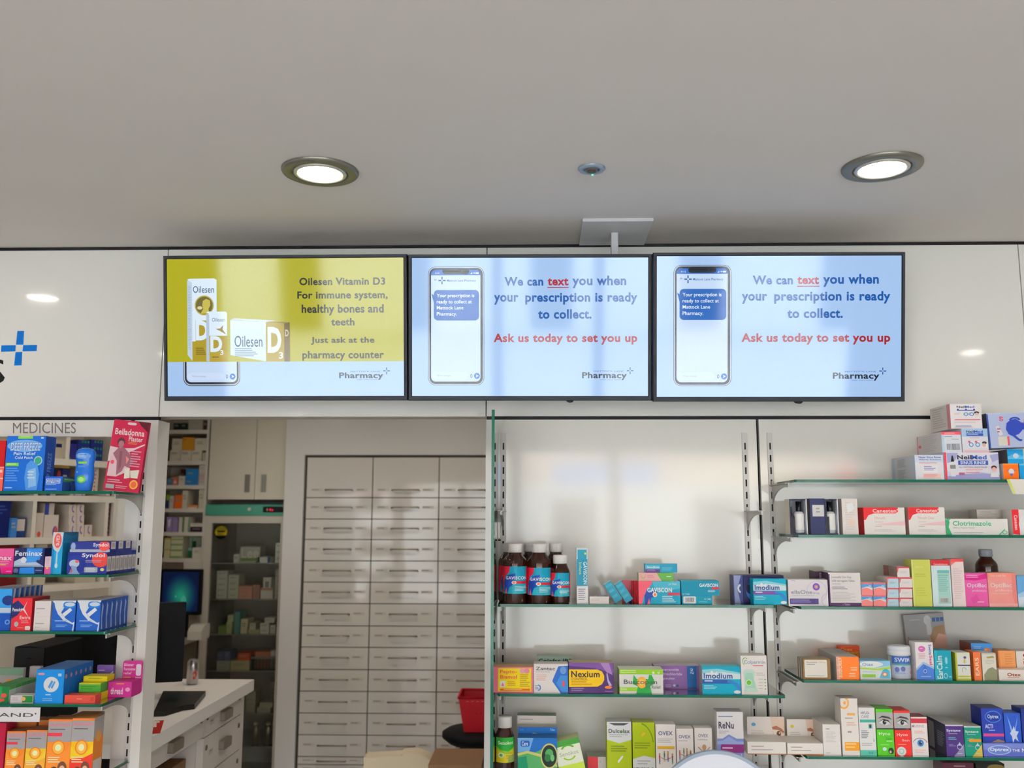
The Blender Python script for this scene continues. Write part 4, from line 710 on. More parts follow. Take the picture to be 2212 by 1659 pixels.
bottle('F', 2133, 23, 1187, 1204, 'amber bottle with a grey cap behind the magenta and coral cartons', None, dy=.12, capr=.6, capcol=mat('9aa0a6', .35))
C('F', 2197.5, 2240, 1244.5, 'white and blue carton cut off by the frame beside the coral one', 'a8cce8', [('G', [(0, 0), (100, 0), (100, 30), (0, 60)], '6aa6d8'), ('E', 70, 36, 20, 10, 'f0f0f4'), ('D', 70, 36, 20, 10, .8, 'd05060'), ('G', [(0, 70), (100, 60), (100, 100), (0, 100)], 'd8e4f0')], d=.05, dy=.013)

# shelf G
C('G', 1734, 1794.5, 1424, 'brown carton with a large white label', '8a6a3c', [('RR', 6, 4, 88, 92, 4, 5, 'ece6dc'), ('T', 'Fluconazole', 14, 12, 52, 20, '8a8680', .3), ('T', '150mg', 58, 12, 82, 20, 'c8a848', .3), ('L', 14, 26, 50, 32, 1, '9c9892'), ('L', 14, 82, 80, 88, 1, 'b4c0a0')], d=.05, dy=.012, side='7a6448', top='8a7a5a', left=[('R', 20, 0, 40, 100, 'ded6c8'), ('R', 60, 0, 80, 100, 'ded6c8')])
C('G', 1806.5, 1856.5, 1419, 'orange and pale carton with sideways lettering', 'f0803c', [('R', 0, 0, 14, 100, 'e4a890'), ('R', 15, 0, 100, 100, 'f27a2e'), ('TA', 'audiclean', 4, 6, 24, 92, 'f6dcc8', .5), ('L', 62, 46, 94, 66, 2, 'f6c8a4'), ('L', 54, 72, 94, 94, 2, 'f6c8a4')], d=.16, dy=.011, top='c4beba', side='b8b0aa')
C('G', 1812, 1858, 1395.5, 'red carton standing behind the orange one', 'cc4a22', [('T', 'Otex', 10, 8, 66, 22, 'ec9a5c', .8), ('T', 'EXPRESS', 42, 24, 96, 44, 'e8b83c', .6)], d=.02, dy=.174)
C('G', 1857.5, 1924.5, 1428, 'white, green and blue carton beside the orange one', 'dfe6e4', [('G', [(0, 0), (100, 0), (100, 26), (60, 36), (0, 30)], '8cc4e4'), ('E', 36, 18, 40, 16, 'eef2f4'), ('T', 'Otex', 8, 10, 44, 28, '6a9cc0', .6), ('G', [(0, 36), (60, 40), (100, 30), (100, 42), (60, 50), (0, 44)], 'a4cc3c'), ('L', 8, 54, 56, 64, 2, 'b4c4c4'), ('R', 6, 72, 50, 88, '86b43c'), ('G', [(62, 92), (74, 50), (84, 40), (96, 52), (98, 94)], '4fb4d4'), ('E', 80, 72, 9, 12, 'e07a3c'), ('E', 80, 72, 5, 7, 'f0ece4')], d=.05, dy=.012, top='7cb8dc')
X0, X1, z0, hh, Y = solve('G', 1927.5, 1976, 1396.5, .012)
r_ = (X1-X0)/2; t = empty('plastic_tub', ((X0+X1)/2, Y+r_, z0+.0003), label='clear plastic tub with a white screw lid and a blue label', category='tub', group=GRP['G'])
MB().lathe([(.0001, 0), (r_*.92, 0), (r_*.96, .004), (r_*.90, hh*.70), (.0001, hh*.70)], mat('bcc4cc', .15, coat=.4), n=40).build('tub_body', t)
MB().lathe([(r_*.93, hh*.70), (r_*1.0, hh*.71), (r_*1.0, hh*.82), (r_*.96, hh*.84), (r_*1.0, hh*.86), (r_*1.0, hh*.93), (r_*.92, hh*.985), (r_*.6, hh), (.0001, hh)], mat('e4e6ea', .35), n=40).build('screw_lid', t)
def _fn(X, Y_, e):
    a = math.radians(195+150*X/100); zz = hh*(.70-.64*Y_/100); rr = r_*(.967-.067*zz/(hh*.7))+.0005+e
    return Vector((rr*math.cos(a), rr*math.sin(a), zz))
l = MB(); l.art([('R', 8, 2, 92, 42, '3f62ac'), ('T', 'SWIM', 20, 8, 80, 28, 'd4dcf0', .9), ('R', 8, 36, 92, 44, '5a9c9c'), ('R', 8, 44, 92, 92, 'b8c2d4'), ('E', 28, 64, 8, 12, '5a6aa4'), ('E', 48, 60, 8, 12, '5a6aa4'), ('L', 20, 76, 60, 86, 2, '8a98bc'), ('E', 82, 78, 7, 9, 'd07a90')], _fn, sub=12); l.build('paper_label', t)
C('G', 1978, 2017.5, 1387.5, 'tall white and blue carton with a pink roundel and water drop', 'ece6e6', [('G', [(0, 74), (40, 56), (100, 70), (100, 100), (0, 100)], '4a78c8'), ('G', [(0, 70), (40, 52), (100, 66), (100, 72), (40, 58), (0, 76)], 'a8c0e0'), ('E', 36, 18, 20, 8, 'd06ab0'), ('L', 24, 16, 48, 21, 1, 'ecc8e0'), ('L', 16, 30, 60, 46, 4, 'e0a8b8'), ('TC', 'Swim', 74, 6, 90, 34, '5a6ab0', .7), ('TC', 'Seal', 76, 36, 92, 60, 'd04a8c', .7), ('G', [(48, 60), (62, 76), (56, 86), (40, 86), (34, 76)], '3a5cae'), ('D', 48, 77, 10, 6, .7, 'c4d4ec'), ('L', 22, 90, 80, 96, 1, '9cb4e0')], d=.04, dy=.012)
C('G', 2018.5, 2056, 1405.5, 'teal carton with upward lettering and a white cross', '1a9aae', [('R', 0, 0, 18, 100, '2fa8ba'), ('TA', 'EarCalm', 12, 18, 46, 96, 'e0ecec', .8), ('R', 62, 26, 78, 42, '7cc8d4'), ('R', 66, 22, 74, 46, '9cd8e0'), ('L', 62, 56, 84, 64, 1, 'a8d8dc'), ('D', 62, 86, 12, 9, .7, 'bce0e4'), ('L', 80, 88, 96, 94, 1, 'cfe8ea')], d=.05, dy=.011, side='127a8c')
C('G', 2064, 2096.5, 1410, 'small lime and white carton with a yellow drop', 'e4e4dc', [('R', 0, 0, 12, 100, 'b0b43c'), ('R', 12, 2, 100, 8, 'dce0c0'), ('E', 66, 18, 10, 5, '5a5c80'), ('G', [(54, 34), (64, 20), (70, 34), (62, 42)], 'c8b85a'), ('R', 14, 44, 100, 49, '4a4a70'), ('D', 56, 64, 16, 10, .8, 'a8a49a', 0, 230), ('R', 12, 84, 100, 90, 'c0c44c'), ('R', 12, 94, 100, 100, 'c0c44c')], d=.05, dy=.013, side='a8b03a')
C('G', 2099, 2145, 1390, 'blue topped carton with an orange ball picture, its brown side showing', '5a8cc8', [('G', [(0, 0), (100, 0), (100, 60), (0, 30)], '4a94dc'), ('L', 12, 10, 50, 18, 2, 'b8d0ec'), ('E', 76, 26, 18, 13, 'd87a48'), ('E', 70, 22, 6, 4, 'f0b890'), ('G', [(0, 26), (60, 36), (40, 100), (0, 100)], 'd88464')], d=.07, dy=.07, side='8a5040', top='4a4a6a')
C('G', 2103, 2120, 1409, 'orange carton end standing between lime and olive cartons', 'd8703c', [('TA', 'EARS', 22, 20, 70, 84, 'f0d0b8', .7)], d=.05, dy=.012)
C('G', 2121.5, 2153, 1411, 'small white carton with an olive mound', 'e4ded2', [('R', 0, 0, 100, 5, 'cfc6b4'), ('L', 24, 26, 90, 42, 3, 'c4bcac'), ('G', [(10, 80), (40, 58), (70, 52), (100, 62), (100, 100), (10, 100)], '8a8c6c'), ('G', [(30, 14), (80, 10), (90, 18), (40, 20)], 'a8985c')], d=.05, dy=.011, side='d0b89c')
wb = C('G', 2157.5, 2240, 1447, 'low white tray carton with dark red lettering', 'ece2da', [('T', 'Otex', 22, 30, 58, 62, '8a2a1c', 1), ('L', 22, 70, 56, 82, 1, 'c8a090')], d=.03, dy=.011)
C('G', 2157, 2195, 1406, 'orange carton standing behind the white tray carton', 'e2985c', [('L', 38, 10, 86, 54, 5, 'c8844c'), ('R', 0, 0, 8, 100, 'cc8048')], d=.05, dy=.043, top='c88a54')
C('G', 2196, 2240, 1407, 'white carton with dark red vertical lettering behind the tray carton', 'ece4dc', [('TC', 'OTEX', 34, 8, 62, 60, '8a2a1c', 1)], d=.05, dy=.043)
C('G', 1962, 2050, 1326, 'tall grey packet with a baby face picture leaning at the back', 'a8a6a6', [('L', 14, 9, 42, 13, 1, 'c8c6c6'), ('E', 58, 12, 9, 9, 'dcdcdc'), ('R', 54, 10, 66, 38, 'd4d2d0'), ('R', 70, 8, 78, 15, '3a5a8c'), ('R', 80, 8, 88, 15, '3a5a8c'), ('R', 90, 8, 98, 15, '3a5a8c'), ('E', 82, 70, 32, 40, 'cfa08c'), ('G', [(60, 42), (72, 24), (98, 22), (98, 40), (82, 36), (62, 60)], '9a7a5c'), ('E', 76, 70, 6, 4, '5a3c34'), ('E', 92, 74, 4, 4, '5a3c34'), ('E', 88, 84, 5, 3, 'b87868'), ('G', [(30, 66), (42, 58), (38, 50), (50, 60), (62, 62), (52, 70), (58, 82), (44, 74), (32, 80)], 'd8683c'), ('L', 4, 40, 8, 66, 5, 'c06a5a')], d=.012, dy=.178, ry=-4, rx=0)

# shelf H
for (bx0, bx1, tx0, tx1, yt, ytr, l, dr) in ((1614, 1694.5, 1615, 1698, 1548, 1603, 'white open display carton with an eye picture, over the bay gap', 'white'), (1700, 1765, 1701, 1778, 1553.5, 1606, 'white open display carton with an eye picture, beside the plain white carton', 'yellow')):
    X0, X1, z0, hh, Y = solve('H', bx0, bx1, yt, .10); T0, T1, _, th, TY = solve('H', tx0, tx1, ytr, .011)
    wh = mat('ece4dc'); br = mat('a8744c')
    z0 += .0003
    t = empty('display_carton', (T0, TY, z0), label=l, category='carton', group=GRP['H'])
    w_ = T1-T0; m = MB(); m.box(0, w_, 0, .085, 0, th, wh, bottom=br)
    m.art([('R', 0, 92, 100, 100, 'a8744c'), ('L', 10, 30, 46, 48, 1, 'b8a090'), ('L', 10, 58, 88, 74, 1, 'b4aeac')], plane_fn((0, 0, 0), (1, 0, 0), (0, 0, 1), w_, th)); m.build('tray', t)
    m = MB(); W2 = X1-X0; m.box(X0-T0, X1-T0, .0865, .0885, 0, hh, wh)
    m.art([('L', 10, 46, 60, 74, 4, 'c8c2be'), ('E', 17, 26, 6, 6, '5a9cc8' if dr == 'white' else 'c8c03c'), ('G', [(62, 0), (100, 0), (100, 100), (74, 100)], 'e6cdb8'), ('G', [(66, 34), (78, 30), (92, 40), (100, 52), (96, 54), (84, 44), (68, 42)], 'a06a4c'), ('G', [(68, 46), (82, 46), (96, 60), (98, 74), (84, 70), (72, 60)], 'ece2da'), ('E', 84, 56, 6, 9, '6a4434'), ('E', 86, 54, 2, 3, 'e8dcd0'), ('G', [(76, 76), (98, 78), (100, 100), (80, 100)], 'dcae90')], plane_fn((X0-T0, .0865, 0), (1, 0, 0), (0, 0, 1), W2, hh)); m.build('back_card', t)
C('H', 1777.5, 1816.5, 1565, 'plain white carton between the eye display and the tall orange marked one', 'e8e2dc', [('L', 18, 14, 50, 18, 1, '5a5c70'), ('L', 16, 24, 80, 60, 8, 'cfc8c4'), ('L', 14, 92, 50, 96, 1, 'b4aeaa')], d=.10, dy=.011, top='dcd6d0', side='cfc6be')
C('H', 1817.5, 1855, 1509, 'tallest white carton with an orange ring and orange foot', 'ece4dc', [('D', 20, 8, 30, 11, .72, 'e8a03c', -150, 90), ('E', 24, 8, 8, 3, 'e8943c'), ('R', 36, 26, 82, 30, 'e8a860'), ('L', 22, 34, 90, 38, 1, 'a49c9c'), ('L', 30, 42, 90, 50, 2, 'e0b8a0'), ('L', 34, 58, 70, 63, 1, '8a868c'), ('R', 14, 77, 100, 92, 'e89a2a'), ('L', 20, 79, 84, 90, 2, 'f2c888')], d=.05, dy=.012)
C('H', 1856, 1892, 1529, 'white carton with a teal band, eye square and teal foot', 'e8e6e2', [('T', 'HYLO-', 14, 8, 68, 14, '5a5c74', .6), ('T', 'CARE', 16, 16, 62, 22, '8a8c98', .2), ('R', 6, 25, 100, 31, '4aa898'), ('R', 56, 34, 82, 44, '8cbcb4'), ('E', 68, 39, 7, 4, '26303c'), ('L', 10, 48, 60, 66, 5, '8a8c90'), ('G', [(84, 62), (90, 70), (84, 72)], '4aa898'), ('L', 10, 74, 80, 82, 2, 'c4c4c0'), ('R', 0, 89, 100, 100, '5ab8a0'), ('T', '10 ml', 50, 92, 76, 97, '2a5a54', .4)], d=.05, dy=.012)
def eye(x, y, s=1):
    return [('G', [(x-40*s, y-6*s), (x-10*s, y-13*s), (x+30*s, y-10*s), (x+46*s, y-4*s), (x+20*s, y-7*s), (x-14*s, y-9*s)], '3a3838'), ('G', [(x-34*s, y+2*s), (x-6*s, y-5*s), (x+22*s, y-2*s), (x+36*s, y+5*s), (x+6*s, y+8*s)], 'dcdad8'), ('E', x, y+1.5*s, 11*s, 5*s, '2c2a2a'), ('E', x+4*s, y, 3*s, 1.5*s, 'f0eeec'), ('G', [(x-38*s, y+2*s), (x-6*s, y-6*s), (x+24*s, y-3*s), (x+40*s, y+6*s), (x+24*s, y), (x-6*s, y-4*s)], '1e1c1c')]
C('H', 1893.5, 1931, 1532, 'green carton with a grey eye photograph', '52b424', [('R', 0, 7, 100, 42, 'b4b2b0')] + eye(48, 27) + [('R', 0, 41, 100, 44, '4a4844'), ('T', 'Hyco', 12, 50, 78, 58, 'd8ecc8', .7), ('T', 'San', 50, 60, 82, 66, '2f8c2c', .7), ('L', 54, 68, 90, 72, 1, 'b8e0a0'), ('L', 18, 76, 86, 80, 1, '8cd070'), ('E', 78, 90, 16, 7, '2a3c28'), ('E', 40, 86, 12, 4, 'cfe8e0'), ('E', 74, 92, 6, 3, 'c8c0b4')], d=.06, dy=.012, top='63b82c')
C('H', 1932, 1968, 1535.5, 'red carton with a grey eye photograph', 'd8322c', [('R', 0, 5, 100, 40, 'b4b2b0')] + eye(50, 25) + [('R', 0, 39, 100, 43, '3a3434'), ('L', 70, 40, 94, 43, 1, 'c83a34'), ('T', 'Hyco', 12, 50, 80, 58, 'f0c8c0', .7), ('T', 'San', 42, 63, 88, 68, 'ecb0a8', .6), ('L', 16, 74, 80, 78, 1, 'ec8880'), ('E', 36, 90, 28, 10, 'd4dcd4'), ('D', 36, 90, 15, 6, .7, '9cbcb0')], d=.06, dy=.011, top='c42c28')
C('H', 1969, 2004.5, 1549, 'white carton with a red top and a large blue eye', 'ece2de', [('R', 0, 0, 100, 16, 'b83440'), ('R', 0, 0, 100, 4, 'ecdcd6'), ('T', 'MURINE', 4, 20, 80, 27, 'b8a8b0', .4), ('L', 18, 36, 84, 44, 2, 'e0a49c'), ('G', [(6, 68), (30, 56), (60, 56), (94, 72), (60, 80), (30, 78)], 'dfe0e6'), ('D', 50, 68, 44, 14, .92, '5a4a48', 10, 170), ('E', 52, 67, 20, 9, '4a7cb4'), ('E', 52, 67, 9, 4.5, '1c2638'), ('E', 56, 65, 3, 1.6, 'f0f2f4'), ('L', 14, 84, 90, 94, 2, 'e4b8b0')], d=.05, dy=.011, top='8a2a30')
SYS = lambda a, b: [('R', 0, 4, 100, 100, a), ('R', 0, 0, 100, 4, 'd8d4d8'), ('T', 'Systane', 6, 14, 84, 24, 'd8dce8', .8), ('L', 16, 27, 86, 31, 1, 'a8b4cc'), ('L', 14, 40, 70, 50, 2, '6ab0b8'), ('G', [(100, 60), (100, 100), (40, 100), (86, 70)], b), ('D', 74, 70, 15, 9, .8, 'ccd4e0'), ('G', [(64, 66), (74, 54), (84, 66)], 'b8c4d8'), ('L', 14, 62, 52, 70, 2, '8a90b8'), ('L', 60, 90, 92, 95, 1, 'c4ccd8')]
C('H', 2043, 2082.5, 1566, 'purple eye drop carton beside the green and gold one', '4a3070', SYS('4a2f72', '8a86a8'), d=.12, dy=.011, side='2e2c40', top='c8c4c4', left=[('R', 50, 0, 100, 100, '3a3a4c'), ('R', 10, 10, 40, 96, '8a888c'), ('L', 56, 30, 94, 80, 8, '8a8a98')])
C('H', 2083.5, 2121, 1569, 'green and gold eye drop carton', '1c8a70', SYS('1c8a6e', 'c8b04a') + [('RR', 24, 42, 98, 52, 6, 5, 'd08a2a')], d=.12, dy=.011, top='b8b4a8')
tr = C('H', 2124, 2240, 1606.5, 'lilac blue display tray with a white lettered oval', '6a78c4', [('R', 0, 0, 100, 100, '7482c8'), ('G', [(0, 50), (100, 30), (100, 100), (0, 100)], '5866b4'), ('E', 30, 50, 22, 36, 'c4d0ec'), ('E', 30, 50, 20, 31, '6478c0'), ('T', 'Optrex', 12, 32, 48, 66, 'e6ecf8', .9), ('T', 'THE', 54, 42, 68, 62, 'eef0f8', .8), ('T', 'N', 72, 34, 79, 66, 'ffffff', 1.2)], d=.012, dy=.011)
C('H', 2121.5, 2169, 1530.5, 'navy carton with an oval heading and pink stripe behind the lilac tray', '2a3c9c', [('E', 54, 18, 38, 13, '4a80cc'), ('E', 54, 18, 34, 11, '24348c'), ('T', 'Optrex', 28, 13, 80, 24, 'c8dcf4', .8), ('T', 'ACTI', 14, 34, 50, 43, 'd4dcf0', .9), ('L', 30, 46, 76, 50, 1, 'a8b4dc'), ('R', 4, 54, 100, 60, 'd04a84'), ('G', [(10, 86), (30, 74), (70, 66), (100, 70), (100, 100), (10, 100)], 'a07c70'), ('G', [(10, 92), (40, 76), (70, 72), (80, 78), (40, 100), (10, 100)], 'cfd4e0')], d=.06, dy=.026, side='1c2a7c', top='26367e')
C('H', 2170.5, 2207, 1541, 'blue carton with a white burst picture behind the lilac tray', '2f55b8', [('G', [(20, 4), (50, 44), (40, 50)], '8ab0e8'), ('G', [(86, 4), (60, 40), (64, 46)], '8ab0e8'), ('G', [(30, 48), (46, 40), (58, 30), (62, 42), (84, 44), (70, 54), (80, 68), (58, 60), (44, 72), (42, 56)], 'cfdcf4'), ('L', 40, 78, 90, 88, 2, 'a8c0ec')], d=.05, dy=.027, top='4a70c4')
C('H', 2208, 2240, 1531, 'navy carton cut off by the frame behind the lilac tray', '24367e', [('E', 60, 18, 34, 13, '4a80cc')], d=.05, dy=.028)
C('I', 2040, 2108, 1648, 'dark maroon carton just showing below the eye care shelf', '4a1f2c', [('L', 36, 4, 90, 8, 1, '8a6a70')], d=.06, dy=.02)
C('I', 2112, 2175, 1650, 'black carton just showing below the eye care shelf', '1a1612', [('E', 70, 6, 30, 5, '6a5a2c')], d=.06, dy=.02)
t = shelf('I', .703, 2.0, (U3+.002, 1.9), 'glass shelf lowest in the bay with the eye care products')
# ------------------------------------------------------------------ left unit
C('L1', -40, 9.5, 952, 'red carton cut off by the frame beside the blue cold patch carton', 'b0181c', [('R', 0, 52, 100, 100, 'e05a50'), ('R', 0, 52, 100, 54, 'e8a8a0'), ('L', 50, 58, 98, 70, 1, 'ecccc4'), ('R', 0, 74, 100, 76, 'f0d0c8'), ('L', 40, 80, 98, 96, 2, 'f0d4cc')], d=.05, dy=.013)
C('L1', 11, 96, 942, 'large blue cold patch carton with a pale body figure', '1a62c0', [('R', 28, 0, 66, 5, '7cc244'), ('L', 34, 1, 60, 4, 1, 'b4dc8a'), ('E', 47, 18, 45, 11, '7ab0e4'), ('T', 'DEEP FREEZE', 10, 12, 86, 26, '1c3aa0', .8), ('T', 'DEEP FREEZE', 11, 12.6, 87, 26.6, 'dce6f4', .2), ('T', 'Pain Relief', 20, 29, 76, 35, 'd8e4f4', .7), ('T', 'Cold Patch', 24, 37, 70, 42, 'd8e4f4', .7), ('E', 84, 45, 11, 8.5, 'b4d0d8'), ('E', 84, 45, 8.5, 6.5, '3a9a78'), ('R', 2, 49, 35, 55, '7cc244'), ('L', 5, 50.5, 30, 54, 1, 'c4e49c'), ('L', 4, 58, 38, 84, 6, '5a90d8'), ('G', [(56, 52), (66, 44), (84, 52), (90, 70), (86, 98), (58, 98), (52, 76)], '4f92dc'), ('G', [(62, 62), (80, 58), (84, 90), (64, 94)], '8ab8e8'), ('L', 60, 64, 80, 80, 3, 'cfe0f2'), ('L', 4, 93, 34, 97, 1, 'a8c8ec'), ('R', 88, 2, 95, 5, 'c4d8f0')], d=.055, dy=.012, side='153f94', right=[('TA', 'DEEP FREEZE', 30, 30, 66, 92, '6a94d4', .6)])
C('L1', 96.5, 135, 1029.5, 'small blue carton between the cold patch carton and the blue bottle', '1d56b8', [('R', 6, 14, 88, 48, 'c8d8f0'), ('T', 'DEEP FREEZE', 10, 18, 84, 44, '2a50a4', 1), ('L', 6, 54, 90, 62, 1, 'bcd0ee'), ('L', 6, 84, 84, 94, 1, '9cc0ea')], d=.10, dy=.012, side='1a4c98', right=[('R', 4, 8, 60, 36, '3a8a5c'), ('L', 10, 14, 90, 34, 1, '8ac08c')])
C('L1', 137, 156, 1040, 'small navy carton end beside the blue bottle', '163a80', [('R', 10, 10, 90, 34, '3c8a54')], d=.04, dy=.06)
# blue roll-on bottle
X0, X1, z0, hh, Y = solve('L1', 155, 197.5, 967, .012)
r_ = (X1-X0)/2; t = empty('gel_bottle', ((X0+X1)/2, Y+r_*.7, z0+.0003), label='blue waisted gel bottle with a green oval standing on its cap', category='bottle', group=GRP['L1'])
pr = [(.0001, 0), (.72, 0), (.80, .02), (.96, .30), (.98, .40), (.92, .50), (.86, .62), (.95, .74), (1.0, .84), (.94, .92), (.7, .975), (.3, 1), (.0001, 1)]
body = MB(); body.lathe([(max(.0001, a*r_), b_*hh) for a, b_ in pr], mat('1c66c4', .25, coat=.3), n=36)
for v in range(len(body.v)): body.v[v] = (body.v[v][0], body.v[v][1]*.7, body.v[v][2])
body.build('bottle_body', t)
def _f2(X, Y_, e):
    zz = hh*(1-Y_/100); u = zz/hh
    for (a, b_), (c, d) in zip(pr, pr[1:]):
        if b_ <= u <= d and d > b_: rad = r_*(a+(c-a)*(u-b_)/(d-b_)); break
    else: rad = r_*.9
    an = math.radians(180+180*X/100); return Vector(((rad+.0006+e)*math.cos(an), .7*(rad+.0006+e)*math.sin(an), zz))
l = MB(); l.art([('E', 50, 19, 26, 7, '6a9cd8'), ('L', 34, 14, 64, 24, 3, 'bcd0ea'), ('R', 34, 32, 66, 37, '7cb83c'), ('L', 34, 41, 66, 46, 2, '6a9cdc'), ('E', 50, 73, 15, 8.5, '4fae34'), ('E', 50, 73, 9, 5.5, 'a8dc80'), ('E', 34, 56, 4, 2, '6a9cdc')], _f2, sub=8); l.build('printed_label', t)
BD = [('R', 0, 0, 100, 100, 'a81c3c'), ('G', [(70, 0), (100, 0), (100, 14), (80, 6)], '4a0c1c'), ('RR', 40, 2.5, 66, 6, 6, 1.7, 'd8c8c8'), ('T', 'Belladonna', 8, 12, 92, 21, 'e0c8c8', .9), ('T', 'Plaster', 50, 22, 90, 29, 'dcc4c4', .8), ('L', 50, 30, 84, 34, 2, 'c8743c'), ('G', [(0, 38), (30, 40), (70, 38), (98, 31), (98, 33), (70, 41), (0, 60)], 'dcc0c4'),
      ('G', [(6, 52), (30, 38), (60, 46), (66, 62), (52, 74), (30, 80), (4, 80)], 'd8b8bc'), ('E', 30, 31, 11, 6, '4a2a30'), ('E', 31, 34, 8, 5, 'a06a70'), ('G', [(12, 48), (24, 40), (40, 38), (58, 46), (74, 58), (60, 66), (50, 64), (44, 72), (30, 78), (26, 58)], '8c5a64'), ('G', [(50, 50), (60, 54), (54, 62)], 'd87a78'), ('E', 14, 60, 5, 3, 'cc4a58'), ('G', [(30, 44), (38, 44), (40, 66), (34, 70)], '74444e'), ('L', 64, 42, 94, 66, 7, 'c890a0'), ('G', [(52, 68), (66, 66), (70, 80), (54, 82)], 'e0d8c8'), ('G', [(68, 70), (94, 68), (92, 80), (72, 80)], 'dcd4c4'), ('R', 0, 82, 100, 84, 'a81c3c'), ('L', 8, 84, 60, 90, 2, 'd09aa8'), ('R', 6, 91, 30, 97, 'a8a8a8'), ('L', 34, 92, 70, 97, 2, 'c88a9a'), ('E', 84, 89, 12, 6.5, 'dca03c'), ('E', 84, 89, 8, 4.5, 'cc5a3c')]
C('L1', 227, 304, 911.5, 'tall crimson plaster packet with a bare back picture, leaning on the post', 'a81c3c', BD, d=.014, dy=.03, ry=5.5, lz=.0, name='plaster_packet', cat='packet', h=.2)

# L2
C('L2', -40, 29, 1185.5, 'magenta pain relief carton cut off by the frame', 'd23a80', [('R', 0, 0, 100, 30, 'e05a94'), ('T', 'Feminax', 0, 26, 96, 46, 'ecdce4', .9), ('L', 50, 50, 96, 66, 2, 'e88ab4'), ('R', 60, 62, 78, 66, 'c8b040'), ('G', [(66, 76), (100, 72), (100, 100), (70, 100)], 'd81878'), ('G', [(30, 76), (62, 76), (66, 100), (30, 100)], '7a1a5a'), ('L', 80, 88, 98, 94, 1, 'f0b0cc')], d=.05, dy=.012)
C('L2', 30, 95, 1184.5, 'navy and light blue pain relief carton with a white heading', '1e2658', [('G', [(40, 0), (94, 0), (86, 46), (40, 46)], '3a86d8'), ('T', 'Feminax', 2, 10, 94, 30, 'e4e8f0', .9), ('G', [(0, 52), (20, 40), (40, 56), (70, 50), (100, 70), (100, 76), (0, 74)], 'b8c8e0'), ('E', 32, 46, 10, 12, 'dce2ec'), ('G', [(42, 34), (80, 32), (74, 54), (42, 56)], '3f92dc'), ('R', 2, 66, 96, 72, '98a8bc'), ('R', 0, 72, 100, 100, '1c2450'), ('G', [(22, 76), (70, 74), (72, 100), (20, 100)], '2a7cd0'), ('E', 9, 87, 8, 9, '5a6484'), ('L', 74, 84, 96, 92, 1, '6a7cac')], d=.05, dy=.012)
C('L2', 96, 110, 1202.5, 'slim pink carton end between the navy and cyan cartons', 'e0c4d0', [('R', 0, 60, 100, 100, 'dc5a9c'), ('L', 20, 8, 80, 54, 6, 'c8a8b4'), ('E', 48, 66, 22, 6, 'e4b84a')], d=.06, dy=.012)
C('L2', 111.5, 135, 1150, 'tall cyan carton with a red oval on white', '2a9ed0', [('G', [(0, 0), (100, 0), (90, 30), (70, 44), (60, 48), (30, 44), (0, 36)], 'dcdce2'), ('E', 50, 20, 36, 18, 'd85a54'), ('TC', 'care', 34, 8, 66, 32, 'e8d8dc', .6), ('G', [(44, 46), (56, 46), (58, 74), (42, 74)], 'b8dcec'), ('E', 50, 80, 14, 6, 'd8ecf4'), ('G', [(0, 30), (20, 44), (24, 100), (0, 100)], '1a7cb4')], d=.085, dy=.012, side='1c78ac', right=[('R', 0, 20, 100, 26, '2a8cc0'), ('G', [(10, 4), (60, 10), (90, 4), (90, 0), (10, 0)], '145a84')])
SYN = [('R', 0, 0, 100, 100, '1c2a7c'), ('D', 26, 62, 34, 46, .94, '2c3c94'), ('D', 26, 62, 27, 36, .92, '2c3c94'), ('E', 84, 34, 22, 34, 'cc4038'), ('T', 'Syndol', 36, 5, 94, 28, 'e8e4ec', 1), ('L', 46, 36, 94, 50, 2, 'b89ab0'), ('E', 18, 52, 13, 18, 'c0cce0'), ('G', [(10, 60), (24, 66), (26, 82), (34, 100), (4, 100), (12, 80)], '8aa4d0'), ('E', 25, 42, 5, 7, 'cc6a64'), ('G', [(8, 84), (12, 74), (15, 84), (12, 94)], 'c85a5c'), ('RR', 44, 68, 78, 92, 3, 4, 'a8b0bc'), ('L', 48, 72, 74, 90, 3, 'e0e4ea'), ('E', 90, 79, 5, 7, 'e0d080')]
SYR = [('R', 4, 20, 96, 88, 'e2dcd8'), ('B', 18, 30, 82, 80, '9a948e')]
SYT = [('R', 0, 0, 100, 74, '26307c'), ('R', 0, 74, 100, 100, 'b4bac8'), ('E', 8, 48, 6, 40, '9ab0d4'), ('E', 86, 40, 14, 50, 'd04a48'), ('T', 'Syndol', 58, 12, 96, 56, 'ece6ec', 1)]
tops = []
for i in range(7):
    r = C('L2', 145, 231, 1194 if i else 1193, 'navy headache carton with barcode end, %s' % ('frontmost of the row on the shelf' if i == 0 else '%s in the row counting back from the shelf edge' % ORD[i]), '1c2a7c', SYN if i == 0 else [], d=.0255, dy=.012+i*.0265, right=SYR, top='2a3684', h=None if i == 0 else hrow)
    if i == 0:
        hrow = r['top']-SZ['L2']-.0003; X_0, X_1 = r['x0'], r['x1']
    else:
        r['o'].location.x = (X_0+X_1)/2; k = (X_1-X_0)/(r['x1']-r['x0']); r['o'].scale.x = k
    tops.append(r)
for i in range(3):
    r = C('L2', 151, 238, 1170.5, 'navy headache carton with red spot on top of the row, %s back' % ORD[i], '1c2a7c', SYT if i == 0 else [], d=.045, dy=.013+i*.047, z=tops[0]['top'], right=[('R', 14, 0, 76, 72, 'ddd8d4'), ('B', 24, 12, 66, 56, 'a8a29c')], top='2a3684', h=None if i == 0 else hr2)
    if i == 0: hr2 = r['top']-tops[0]['top']-.0003; X_0, X_1 = r['x0'], r['x1']
    else: r['o'].location.x = (X_0+X_1)/2; r['o'].scale.x = (X_1-X_0)/(r['x1']-r['x0'])

